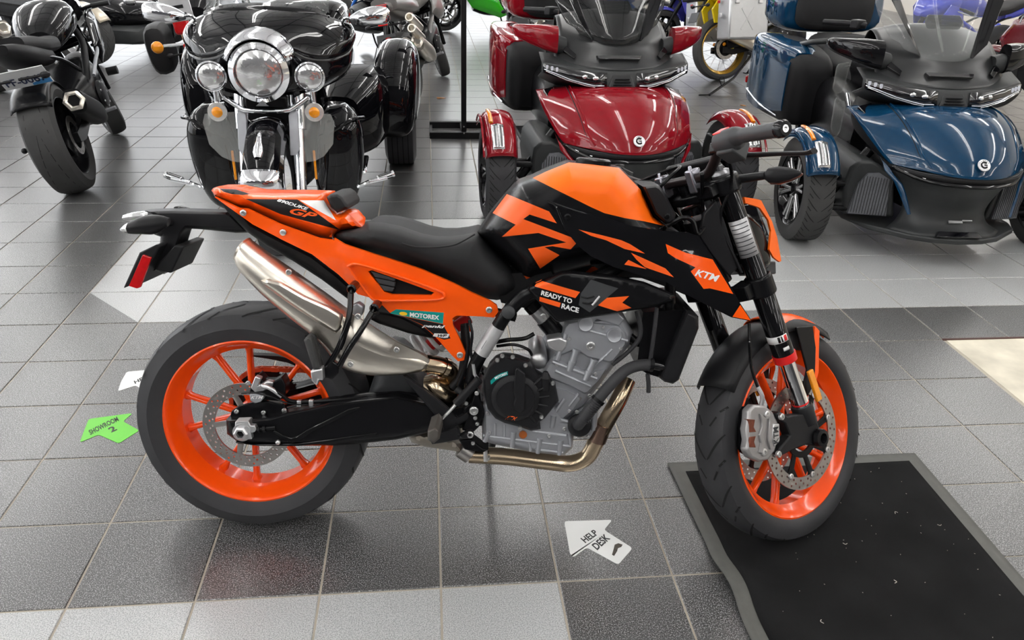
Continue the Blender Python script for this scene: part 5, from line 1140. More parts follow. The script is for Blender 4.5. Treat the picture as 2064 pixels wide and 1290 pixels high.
    mb = MB(); mb.lathe([(0, .031), (.004, .031), (.006, .028)], bc, nrm, 32, caps=(0, 1)); bd = obj('round_badge', mb, ALLOY_L, hood)
    u_ = nv((0, 1, 0)); v_ = unit(np.cross(nrm, u_)); v_ = v_ if v_[2] > 0 else -v_
    arc = [bc+nrm*.0068+.015*(math.cos(a)*u_+math.sin(a)*v_) for a in np.linspace(.7, 2*PI-.7, 14)]; mb = MB(); mb.tube(arc, .0042, 6); mb.tube([bc+nrm*.0068, bc+nrm*.0068+.014*u_], .003, 6); obj('badge_letter', mb, BLACK_G, bd)
    mb = MB()
    for k in range(6):
        a = .5+k*.43; mb.sphere(bc+nrm*.0066+.0235*(math.cos(a)*u_+math.sin(a)*v_), .0022, 6)
    o = obj('badge_star', mb, BLACK_G, bd); o['kind'] = 'stuff'
    # black band under bonnet, nose and splitter
    nose = sheet('nose_cone', [[(.425, 0, .492), (.40, .12, .49), (.33, .24, .488), (.19, .345, .49)], [(.425, 0, .455), (.395, .12, .45), (.32, .235, .45), (.20, .335, .46)], [(.385, 0, .39), (.36, .10, .39), (.30, .19, .39), (.20, .27, .39)], [(.325, 0, .29), (.31, .09, .285), (.27, .165, .28), (.19, .22, .27)], [(.33, 0, .215), (.32, .10, .21), (.285, .18, .20), (.2, .24, .19)], [(.40, 0, .165), (.385, .11, .163), (.345, .21, .16), (.24, .30, .155)]], CARG, e, .01, 4, 4, sharp=60)
    sheet('nose_band', [[(.436, 0, .488), (.41, .12, .486), (.34, .245, .484), (.20, .352, .488)], [(.432, 0, .458), (.405, .12, .456), (.33, .24, .456), (.205, .342, .466)]], BLACK_M, nose, .008, 2, 4)
    sheet('nose_lip', [[(.432, 0, .462), (.405, .12, .46), (.335, .235, .465), (.215, .338, .492)], [(.448, 0, .450), (.42, .12, .448), (.348, .24, .452), (.225, .345, .482)], [(.43, 0, .438), (.40, .12, .436), (.33, .232, .44), (.21, .335, .472)]], BLACK_G, nose, .004, 3, 4)
    mb = MB(); out = [(.415, 0), (.40, .13), (.355, .235), (.22, .39), (.05, .47), (-.3, .46)]; full = [(x, -y) for x, y in out[:0:-1]]+out
    mb.prism([nv((x, y, .165-.03*(x < .1))) for x, y in full], [nv((x, y, .135)) for x, y in full]); obj('splitter', mb, CARG, nose, bev=.008)
    mb = MB(); q = [(.405, -.12, .172), (.405, .12, .172), (.375, .10, .192), (.375, -.10, .192)]; mb.prism([nv(a)+nv((.012, 0, .006)) for a in q], [nv(a)-nv((.01, 0, .004)) for a in q]); obj('nose_slot', mb, LAMPB, nose, bev=.003)
    mb = MB(); mb.box((.337, .0, .232), (.006, .07, .014), roty(-.9)); mb.box((.334, .06, .24), (.006, .05, .006), roty(-.9)); obj('nose_badge', mb, ALLOY_L, nose) if plates else obj('nose_badge', mb, ALLOY, nose)
    for s in (-1, 1):
        mb = MB(); mb.tube([(.215, s*.335, .487), (.28, s*.29, .474), (.35, s*.22, .46)], .006, 8); obj('lip_light', mb, LAMPGLASS, nose)
    # lamp visor
    ys = (0, .15, .28, .36, .425)
    tf = [(-.03, .826), (-.04, .828), (-.08, .838), (-.13, .848), (-.175, .853)]; bf = [(.0, .745), (-.02, .75), (-.07, .766), (-.12, .787), (-.165, .803)]; tr = [(-.22, .885), (-.22, .885), (-.24, .885), (-.26, .887), (-.285, .89)]; br = [(-.22, .70), (-.22, .70), (-.24, .71), (-.26, .73), (-.28, .76)]
    rows = [[(x, y, z) for (x, z), y in zip(q, ys)] for q in (tr, tf, [(a[0]*.85+b[0]*.15+.004, a[1]*.85+b[1]*.15) for a, b in zip(tf, bf)], [(a[0]*.15+b[0]*.85+.004, a[1]*.15+b[1]*.85) for a, b in zip(tf, bf)], bf, br)]
    rows = [sorted(r, key=lambda q: q[1]) for r in rows]
    vis = sheet('lamp_visor', rows, CARG, e, .006, 1, 3, sharp=30)
    def vp(y, t, d=.008):
        y_ = abs(y); X1, Z1 = np.interp(y_, ys, [q[0] for q in tf]), np.interp(y_, ys, [q[1] for q in tf]); X2, Z2 = np.interp(y_, ys, [q[0] for q in bf]), np.interp(y_, ys, [q[1] for q in bf]); return nv((X1+(X2-X1)*t+d, y, Z1+(Z2-Z1)*t))
    for s in (-1, 1):
        rows = [[vp(s*y, t, .015) for y in (.085, .15, .22, .29, .35, .40, .418)] for t in (.06, .5, .98)]
        lg = obj('lamp_glass', MB().grid(rows), LAMPB, vis, solid=.006)
        for y in (.40, .375, .35): mb = loft_x([(vp(s*y, .35)[0], s*y, vp(s*y, .33)[2], .006, .011), (vp(s*y, .35)[0]+.015, s*y, vp(s*y, .33)[2], .007, .012)], 12, 4); obj('marker_led', mb, LEDM, lg)
        for y in (.20, .145): mb = MB(); mb.sphere(vp(s*y, .45, .012), .016, 14, (.6, 1.2, .8)); obj('main_led', mb, LAMPGLASS, lg)
        mb = MB(); mb.tube([vp(s*y, t, .020) for y, t in ((.415, .62), (.36, .70), (.28, .80), (.20, .90), (.15, .92), (.10, .88))], .0022, 6); obj('running_strip', mb, LEDM, lg)
        mb = MB(); mb.tube([vp(s*y, t, .020) for y, t in ((.405, .76), (.30, .93), (.20, 1.02), (.15, 1.02))], .0025, 6); obj('running_strip', mb, LAMPGLASS, lg)
    mb = MB(); q = [(-.05, .815), (.05, .815), (.075, .752), (-.075, .752)]; mb.prism([nv((.014 if z < .8 else -.02, y, z)) for y, z in q], [nv((-.03, y, z)) for y, z in q]); vg = obj('visor_grille', mb, CARB, vis, bev=.004)
    for k in range(3): mb = MB(); mb.box((.012-.006*k, 0, .764+.014*k), (.01, .105-.012*k, .005)); obj('grille_bar', mb, LAMPB, vg)
    # upper cowl
    cw = sheet('upper_cowl', [[(-.035, 0, .832), (-.05, .12, .834), (-.10, .24, .842), (-.20, .35, .86)], [(-.085, 0, .865), (-.10, .12, .868), (-.15, .24, .875), (-.24, .345, .89)], [(-.13, 0, .905), (-.145, .12, .91), (-.19, .23, .92), (-.27, .33, .935)], [(-.17, 0, .955), (-.185, .10, .96), (-.22, .20, .965), (-.31, .32, .985)], [(-.30, 0, 1.03), (-.31, .10, 1.03), (-.34, .20, 1.03), (-.40, .31, 1.04)], [(-.46, 0, 1.10), (-.46, .10, 1.10), (-.48, .2, 1.09), (-.52, .30, 1.06)], [(-.62, 0, 1.07), (-.62, .1, 1.06), (-.62, .2, 1.03), (-.6, .29, .98)], [(-.66, 0, .92), (-.66, .1, .92), (-.65, .2, .90), (-.62, .28, .86)]], CARB, e, .006, 3, 4)
    mb = MB(); q = [(-.125, -.13, .893), (-.125, .13, .893), (-.095, .115, .878), (-.095, -.115, .878)]; mb.prism([nv(a)+nv((.014, 0, .01)) for a in q], [nv(a)-nv((.012, 0, .012)) for a in q]); obj('cowl_intake', mb, LAMPB, cw, bev=.003)
    for s in (-1, 1):
        mb = MB(); mb.prism([nv((-.19, s*.305, .915)), nv((-.13, s*.25, .882)), nv((-.145, s*.235, .90)), nv((-.205, s*.285, .94))], [nv((-.21, s*.30, .90)), nv((-.15, s*.245, .868)), nv((-.165, s*.23, .886)), nv((-.225, s*.28, .925))]); obj('cowl_accent', mb, BLACK_G, cw, bev=.003)
    mb = MB(); mb.tube([(-.075, s_*.20, .86) for s_ in (-1, 1)][:1]+[(-.05, -.12, .852)], .003, 6)
    # windscreen
    rows = []
    for t in np.linspace(0, 1, 8):
        hw = .18+.16*math.sin(min(1, t*1.25)*PI/2); row = []
        for v in (0, .25, .5, .75, .92, 1.0): row.append((-.145-.27*t-.10*v**2, hw*v, .955+.36*t-.02*v**2*(1-t)+.035*v**2*(t < .2)))
        rows.append(row)
    ws = sheet('windscreen', rows, CLEAR if plates else SMOKE, e, .004, 1, 2)
    mb = MB(); q = [(-.30, -.085, 1.10), (-.30, .085, 1.10), (-.315, .10, 1.135), (-.335, .085, 1.165), (-.335, -.085, 1.165), (-.315, -.10, 1.135)]; mb.prism([nv(a)+nv((.012, 0, .004)) for a in q], [nv(a)-nv((.012, 0, .004)) for a in q]); vd = obj('screen_vent', mb, CARG if not plates else SMOKE, ws, bev=.006)
    for z, x in ((1.118, -.30), (1.135, -.31), (1.15, -.318)): mb = MB(); mb.box((x+.012, 0, z), (.008, .15, .005)); obj('vent_slat', mb, BLACK_G, vd)
    # tank console, seat, trunk, rear
    obj('console', loft_x(spl([(-.5, 0, .80, .20, .14), (-.75, 0, .80, .19, .14), (-1.0, 0, .76, .17, .13)], 3), 20, 3), BLACK_S, e)
    st = obj('seat', loft_x(spl([(-.86, 0, .68, .14, .08), (-1.0, 0, .70, .19, .11), (-1.25, 0, .71, .22, .11), (-1.42, 0, .75, .21, .12), (-1.5, 0, .80, .20, .12), (-1.8, 0, .80, .19, .10)], 4), 22, 3), SEATM, e)
    mb = MB(); mb.tube([(-1.02, y, .81-.03*abs(y)/.2) for y in np.linspace(-.19, .19, 9)], .004, 6); obj('seat_piping', mb, mat('piping_grey', (.12, .12, .12), .5, nz=.1), st)
    obj('backrest', loft_x(spl([(-1.86, 0, 1.02, .22, .08), (-1.89, 0, 1.04, .28, .14), (-1.97, 0, 1.05, .28, .15)], 2), 22, 4), SEATM, e)
    obj('top_trunk', loft_x(spl([(-1.90, 0, 1.02, .30, .10), (-1.95, 0, 1.04, .37, .16), (-2.15, 0, 1.05, .39, .19), (-2.40, 0, 1.05, .36, .18), (-2.48, 0, 1.04, .28, .12)], 3), 24, 4), PAINT, e)
    obj('chassis', loft_x(spl([(.20, 0, .33, .20, .13), (-.2, 0, .36, .26, .17), (-.6, 0, .38, .24, .18), (-1.2, 0, .42, .24, .2), (-1.7, 0, .5, .22, .2), (-2.1, 0, .6, .2, .16)], 3), 18, 3), BLACK_M, e)
    obj('front_tub', loft_x(spl([(-.34, 0, .66, .38, .10), (-.2, 0, .62, .40, .10), (.0, 0, .56, .36, .10), (.16, 0, .50, .30, .06)], 3), 20, 4), BLACK_M, e)
    c = (-1.714, 0, .30); obj('rear_tyre', tyre_mb(.30, .11, .19, .1, c, 48, 5), RUBBER, e); obj('rear_rim', rim_mb(.19, .1, c, n=40), BLACK_G, e)
    for s in (-1, 1): mb = MB(); mb.box((-2.12, s*.45, .50), (.03, .10, .05)); obj('tail_reflector', mb, RED_LENS, e, bev=.006)
    if plates:       # loose clear wind deflectors on the right side
        for (c0, ax1, ax2, nm) in (((-.46, -.43, .80), (.05, -.055, .0), (0, 0, .085), 'wind_deflector'), ((-.36, -.44, .60), (.045, -.05, .02), (-.01, .0, .10), 'wind_deflector')):
            c0, a1, a2 = nv(c0), nv(ax1), nv(ax2); n_ = unit(np.cross(a1, a2)); q = [c0+a1*u+a2*v for u, v in ((-1, .8), (-.8, 1), (.8, 1), (1, .8), (.9, -.6), (.3, -1), (-.5, -1), (-.9, -.7))]
            mb = MB(); mb.prism([p+n_*.004 for p in q], [p-n_*.004 for p in q]); obj(nm, mb, FROST, e, bev=.003)
        mb = MB(); mb.cyl((-.40, -.40, .73), (-.36, -.385, .66), .011, 12); obj('deflector_stalk', mb, CHROME, e)
    return e
REDP = mat('candy_red_paint', (.21, .004, .010), .06, spec=.5, nz=.08, nscale=400)
BLUEP = mat('deep_blue_paint', (.003, .032, .078), .07, spec=.5, nz=.12, nscale=400)
spyder('touring_trike', (1.995, 2.839, .031), REDP, REDP, 'dark red touring three-wheeler facing the camera behind the orange fuel tank')
spyder('touring_trike', (3.665, 2.395, -.109), BLUEP, BLACK_G, 'deep blue touring three-wheeler facing the camera at the right edge', True)
# ================================================================== black full-dress trike
def trike():
    fr = Fr(facing(.011), (.148, 2.352, 0)); e = empty('dresser_trike', fr.mat4())
    tag(e, 'gloss black full-dress trike with batwing fairing and chrome headlight facing the camera', 'trike')
    L = lambda x, y, X: fr.x(x, y, X)
    BG = mat('black_lacquer', (.003, .003, .004), .04, spec=.42, nz=.1)
    # front wheel and fender
    c = (0, 0, .315); ty = obj('front_tyre', tyre_mb(.315, .062, .24, .05, c, 64, 3), RUBBER, e); rm = obj('front_rim', rim_mb(.24, .048, c, n=48), CHROME, e)
    for k in range(10): a = 2*PI*k/10; obj('spoke', spoke_mb(c, a, a+.1, .04, .22, .006, .006, .01, .01), CHROME, rm)
    f = obj('front_fender', fender_arc(22, 175, .335, .092, .14, 26, 14, (1, 1), c, .03), BG, e, solid=.005)
    rows = []
    for a in (20, 27, 34):
        q = math.radians(a); rows.append([((.34+.028*(1-abs(u)**2.2)-.02*max(0, abs(u)-.75)*4)*math.cos(q), u*.096, .315+(.34+.028*(1-abs(u)**2.2)-.02*max(0, abs(u)-.75)*4)*math.sin(q)) for u in np.linspace(-1, 1, 15)])
    obj('fender_band', MB().grid(rows), CHROME, f, solid=.004)
    mb = MB(); pts = [((.372)*math.cos(math.radians(a)), .0, .315+.372*math.sin(math.radians(a))) for a in np.linspace(42, 66, 7)]; mb.tube(pts, [.016, .024, .022, .016, .012, .01, .004], 12, flat=.8); obj('fender_ornament', mb, CHROME, f)
    # fork
    for s in (-1, 1):
        a, b = nv((-.005, s*.135, .28)), nv((-.20, s*.135, .80)); d = unit(b-a)
        mb = MB(); mb.cyl(a, a+d*.38, .026, 20); fk = obj('fork_leg', mb, CHROME, e)
        mb = MB(); mb.cyl(a+d*.34, b, .038, 20); obj('fork_cover', mb, CHROME, fk)
        mb = MB(); q = [(.0, .50), (.0, .68), (.012, .70), (.035, .70), (.045, .685), (.045, .53), (.03, .50)]; mb.prism([nv((-.03-.37*(z-.45)+.05, s*(.10+y), z)) for y, z in q], [nv((-.06-.37*(z-.45)+.05, s*(.10+y), z)) for y, z in q]); obj('fork_plate', mb, ALLOY, fk, bev=.003)
        # clear side deflector
        q = [(.16, .69), (.30, .68), (.315, .64), (.30, .53), (.25, .47), (.20, .445), (.16, .44)]
        mb = MB(); mb.prism([nv((-.09, s*y, z)) for y, z in q], [nv((-.094, s*y, z)) for y, z in q]); obj('wind_deflector', mb, FROST, e)
        # lamps
        o = nv((-.03, s*.225, .872)); mb = MB(); mb.lathe([(-.06, .03), (-.04, .06), (0, .071), (.016, .071), (.02, .064)], o, (1, 0, -.05), 28, caps=(1, 0)); sp = obj('spot_lamp', mb, CHROME, e)
        mb = MB(); mb.lathe([(0, .063), (.010, .05), (.014, .02), (.015, 0)], o+nv((.012, 0, 0)), (1, 0, -.05), 24); obj('spot_lens', mb, LAMPGLASS, sp)
        o2 = nv((-.045, s*.228, .70)); mb = MB(); mb.cyl(o2+nv((-.02, 0, .04)), o-nv((.03, 0, .06)), .012, 10); obj('lamp_post', mb, CHROME, sp)
        mb = MB(); mb.lathe([(-.05, .02), (-.03, .04), (0, .046), (.006, .044)], o2, (1, 0, 0), 24, caps=(1, 1)); si = obj('turn_signal', mb, mat('clear_ribbed', (.75, .73, .7), .15, .5, coat=1, nz=.2, nscale=80), e)
        mb = MB(); mb.sphere(o2+nv((.0, 0, 0)), .028, 16, (.6, 1, 1)); obj('signal_bulb', mb, AMBER, si)
        # lower fairings (leg shields)
        secs = spl([(.14, -.30, s*.27, .06, .06), (.20, -.29, s*.285, .09, .10), (.33, -.28, s*.30, .11, .125), (.48, -.27, s*.315, .12, .125), (.58, -.27, s*.32, .12, .115), (.65, -.28, s*.315, .10, .09), (.69, -.29, s*.305, .06, .05)], 3)
        lf = obj('leg_shield', loft_z(secs, 22, 3), BG, e, sharp=60)
        mb = MB(); mb.tube([(-.16, s*.23, .55), (-.15, s*.31, .59), (-.17, s*.39, .635), (-.24, s*.45, .63)], .01, 8, k=4); obj('shield_crease', mb, BG, lf)
        mb = MB(); mb.box((-.11, s*.20, .42), (.012, .012, .15)); obj('side_reflector', mb, AMBER, e, bev=.003)
        # highway pegs
        p0, p1, p2 = nv((-.22, s*.40, .27)), nv((-.22, s*.46, .295)), nv((-.235, s*.565, .315)); mb = MB(); mb.tube([p0+nv((0, -s*.03, .05)), p0, p1], .012, 8); mb.cyl(p1, p1+(p2-p1)*.9, .012, 10); pg = obj('highway_peg', mb, CHROME, e)
        pd = unit(nv((-.035, s*.11, .028))); q0 = p1+pd*.045; mb = MB(); mb.lathe([(0, .018), (.006, .018), (.006, .015), (.085, .015), (.085, .018), (.095, .018)], q0, pd, 16, caps=(1, 1)); obj('peg_sleeve', mb, CHROME, pg)
        for a in np.linspace(0, 2*PI, 6, endpoint=False):
            u = unit(np.cross(pd, (0, 0, 1))); v = np.cross(pd, u); c0 = q0+pd*.01+.0145*(math.cos(a)*u+math.sin(a)*v); mb = MB(); mb.tube([c0, c0+pd*.072], .0038, 6); obj('peg_rubber', mb, RUBBER, pg)
        # mirrors
        mb = loft_y(spl([(s*.40, -.38, 1.09, .02, .015), (s*.45, -.37, 1.10, .04, .035), (s*.52, -.37, 1.11, .045, .045), (s*.58, -.38, 1.11, .035, .04), (s*.60, -.39, 1.11, .01, .02)], 3), 16, 2.4); mr = obj('mirror', mb, CHROME, e)
        mb = MB(); mb.tube([(-.42, s*.34, 1.03), (-.40, s*.37, 1.09), (-.38, s*.42, 1.09)], .008, 8, k=3); obj('mirror_arm', mb, CHROME, mr)
        # rear fenders and wheels
        rc = (-1.62, s*.60, .30); obj('rear_tyre', tyre_mb(.30, .105, .19, .09, rc, 56, 6), RUBBER, e)
        for k in (-.5, -.17, .17, .5):
            mb = MB(); lathe_y(mb, [(k*.105-.003, .3015), (k*.105+.003, .3015)], rc, 48); obj('groove_shade_ring', mb, RUBBER_D, e)
        obj('rear_rim', rim_mb(.19, .09, rc, n=40), CHROME, e)
        secs = spl([(-1.13, s*.54, .40, .12, .08), (-1.17, s*.56, .48, .135, .19), (-1.25, s*.58, .54, .14, .25), (-1.45, s*.60, .585, .145, .26), (-1.65, s*.60, .59, .145, .25), (-1.85, s*.59, .57, .14, .24), (-2.02, s*.57, .50, .11, .2)], 4)
        rf = obj('rear_fender', loft_x(secs, 24, 3.2), BG, e, sharp=60)
        mb = MB(); mb.tube([(-1.13, s*.44, .30), (-1.18, s*.43, .50), (-1.22, s*.45, .62), (-1.17, s*.52, .55), (-1.14, s*.64, .40)], .008, 8, k=4); obj('fender_crease', mb, BG, rf)
        secs = spl([(-.72, s*.26, .46, .14, .18), (-.95, s*.32, .50, .20, .24), (-1.3, s*.35, .50, .21, .25), (-1.8, s*.35, .5, .20, .26)], 3); obj('rear_body', loft_x(secs, 20, 3.5), BG, e)
        mb = MB(); mb.box((-1.10, s*.49, .42), (.012, .03, .04)); obj('fender_badge', mb, WHITE, rf, bev=.006)
        mb = MB(); mb.box((-.60, s*.38, .28), (.34, .10, .02)); obj('floor_board', mb, CHROME, e, bev=.01)
        # engine guard tube
        mb = MB(); mb.tube([(-.13, s*.10, .62), (-.13, s*.135, .70), (-.08, s*.20, .76)], .010, 10, k=3); obj('lamp_bar_end', mb, CHROME, e)
    # headlight nacelle
    o = nv((.02, 0, .895)); ax = unit((1, 0, -.06))
    mb = MB(); mb.lathe([(-.20, .10), (-.12, .135), (-.04, .145), (.0, .138), (.012, .122), (.018, .112), (.01, .108)], o, ax, 40, caps=(1, 0)); hl = obj('headlight', mb, CHROME, e)
    mb = MB(); mb.lathe([(0, .11), (.012, .09), (.02, .05), (.022, 0)], o+ax*.004, ax, 36); obj('headlight_lens', mb, LAMPGLASS, hl)
    rows = [[(o[0]+dx, .165*math.sin(a)*k, o[2]+.165*math.cos(a)*k+.01) for a in np.linspace(-1.25, 1.25, 15)] for dx, k in ((.02, .86), (-.02, 1.0), (-.12, 1.08), (-.24, 1.1))]
    obj('headlight_hood', MB().grid(rows), CHROME, hl, solid=.006)
    mb = MB(); mb.prism([o+nv((.01, y, z)) for y, z in ((-.03, -.150), (.03, -.150), (.0, -.125))], [o+nv((-.02, y, z)) for y, z in ((-.03, -.150), (.03, -.150), (.0, -.125))]); obj('nacelle_emblem', mb, CHROME, hl)
    # batwing fairing: crowned shell from headlight to handlebar
    rows = [[(-.02, .0, 1.03), (-.05, .12, 1.0), (-.09, .20, .955), (-.15, .30, .935), (-.27, .38, .945), (-.36, .405, .97)],
            [(-.10, .0, 1.085), (-.12, .13, 1.06), (-.15, .23, 1.02), (-.21, .33, 1.0), (-.31, .40, 1.0), (-.39, .42, 1.01)],
            [(-.20, .0, 1.125), (-.21, .14, 1.11), (-.24, .25, 1.08), (-.29, .34, 1.05), (-.36, .395, 1.04), (-.42, .41, 1.04)],
            [(-.30, .0, 1.145), (-.31, .14, 1.14), (-.33, .25, 1.12), (-.37, .33, 1.09), (-.41, .375, 1.07), (-.45, .395, 1.06)]]
    fa = sheet('batwing_fairing', rows, BG, e, .008, 4, 4, sharp=60)
    rows = [[(-.02, 0.0, 1.03), (-.05, .12, 1.0), (-.09, .20, .955), (-.15, .30, .935), (-.27, .38, .945), (-.36, .405, .97)], [(-.06, 0, .93), (-.08, .12, .90), (-.11, .21, .875), (-.17, .30, .86), (-.28, .375, .87), (-.36, .395, .89)], [(-.10, 0, .78), (-.11, .10, .77), (-.14, .18, .775), (-.2, .26, .79), (-.3, .33, .81), (-.37, .37, .83)]]
    sheet('fairing_lower', rows, BG, fa, .006, 4, 4, sharp=60)
    for s in (-1, 1):
        mb = MB(); mb.tube([(-.08, s*.17, .975), (-.11, s*.22, .955), (-.16, s*.30, .945), (-.27, s*.375, .955), (-.36, s*.405, .985), (-.41, s*.41, 1.03), (-.38, s*.385, 1.055), (-.28, s*.31, 1.065), (-.17, s*.21, 1.03), (-.09, s*.155, .995), (-.08, s*.17, .975)], .006, 8, k=5); obj('fairing_bead', mb, BG, fa)
        mb = MB(); mb.tube([(-.16, s*.12, .775), (-.18, s*.26, .80), (-.30, s*.36, .86), (-.37, s*.385, .90)], .014, 8, k=4, flat=.4); obj('fairing_trim', mb, ALLOY, fa)
    rows = [[(-.25, 0, 1.135), (-.26, .12, 1.13), (-.29, .22, 1.115), (-.33, .30, 1.09)], [(-.31, 0, 1.165), (-.32, .12, 1.16), (-.34, .22, 1.145), (-.375, .305, 1.115)]]
    sheet('screen_trim', rows, BG, fa, .006, 2, 4)
    rows = [[(-.29-.16*t, 0, 1.15+.35*t), (-.30-.16*t, .12, 1.145+.35*t), (-.335-.16*t, .22, 1.13+.34*t), (-.385-.16*t, .295, 1.105+.32*t)] for t in (0, .35, .7, 1)]
    sheet('windscreen', rows, CLEAR, e, .004, 2, 4)
    mb = MB(); mb.tube([(-.08, -.20, .765), (-.06, -.13, .72), (-.05, -.08, .705), (-.05, .08, .705), (-.06, .13, .72), (-.08, .20, .765)], .011, 10, k=3); obj('lamp_bar', mb, CHROME, e)
    mb = MB(); mb.box((-.10, 0, .74), (.06, .20, .06)); obj('lower_yoke', mb, BLACK_S, e, bev=.01)
    # radiator, engine, tank, seat
    mb = MB(); mb.box((-.30, 0, .50), (.05, .26, .36)); rd = obj('radiator', mb, BLACK_M, e, bev=.01)
    for k in range(13): mb = MB(); mb.box((-.272, -.11+k*.0185, .46), (.012, .004, .26)); obj('radiator_fin', mb, ALLOY, rd)
    obj('engine', loft_x(spl([(-.36, 0, .38, .15, .18), (-.6, 0, .42, .19, .24), (-.85, 0, .42, .18, .22)], 3), 18, 3), BLACK_S, e)
    obj('fuel_tank', loft_x(spl([(-.40, 0, .86, .10, .10), (-.55, 0, .88, .17, .13), (-.75, 0, .85, .17, .12), (-.95, 0, .78, .12, .08)], 3), 20, 2.3), BG, e)
    obj('seat', loft_x(spl([(-.92, 0, .72, .13, .07), (-1.1, 0, .72, .19, .09), (-1.35, 0, .78, .19, .09), (-1.5, 0, .82, .17, .08)], 3), 20, 3), SEATM, e)
    obj('tour_trunk', loft_x(spl([(-1.52, 0, .86, .22, .10), (-1.6, 0, .88, .28, .17), (-2.0, 0, .88, .28, .17), (-2.1, 0, .86, .22, .12)], 3), 20, 4), BG, e)
    mb = MB(); mb.tube([(-.50, -.40, .99), (-.42, -.25, 1.0), (-.38, 0, .98), (-.42, .25, 1.0), (-.50, .40, .99)], .0135, 10, k=4); obj('handlebar', mb, CHROME, e)
trike()
# display stand with a tall post
def stand():
    e = empty('sign_stand'); o = onfloor(935, 278); e.location = (o[0], o[1], 0); tag(e, 'tall black metal post stand on a ladder-shaped foot between the trikes', 'stand')
    B = BLACK_M; a = nv((o[0], o[1], 0))
    def lb(name, lo, hi): lo, hi = nv(lo), nv(hi); mb = MB(); mb.box((lo+hi)/2, hi-lo); obj(name, mb, B, e, bev=.003)
    lb('post', (-.02, .0, .03), (.02, .04, 2.3)); lb('foot_bar', (-.27, -.03, 0), (.27, .02, .05)); lb('foot_bar', (-.27, .32, 0), (.27, .37, .05)); lb('foot_link', (-.02, .02, .01), (.02, .32, .045))
    for x in (-.26, .26): lb('foot_link', (x-.012, .02, .01), (x+.012, .32, .03))
    lb('sign_board', (-.35, .0, 1.75), (.35, .03, 2.28))
    for z in (.09, .045): mb = MB(); bolt_mb(mb, nv((0, -.031 if z < .05 else -.001, z)), (0, -1, 0), .006, .004); obj('bolt', mb, BOLT, e)
def onfloor(x, y, z=0.0): d = ray(x, y); return CAM+d*((z-CAM[2])/d[2])
stand()
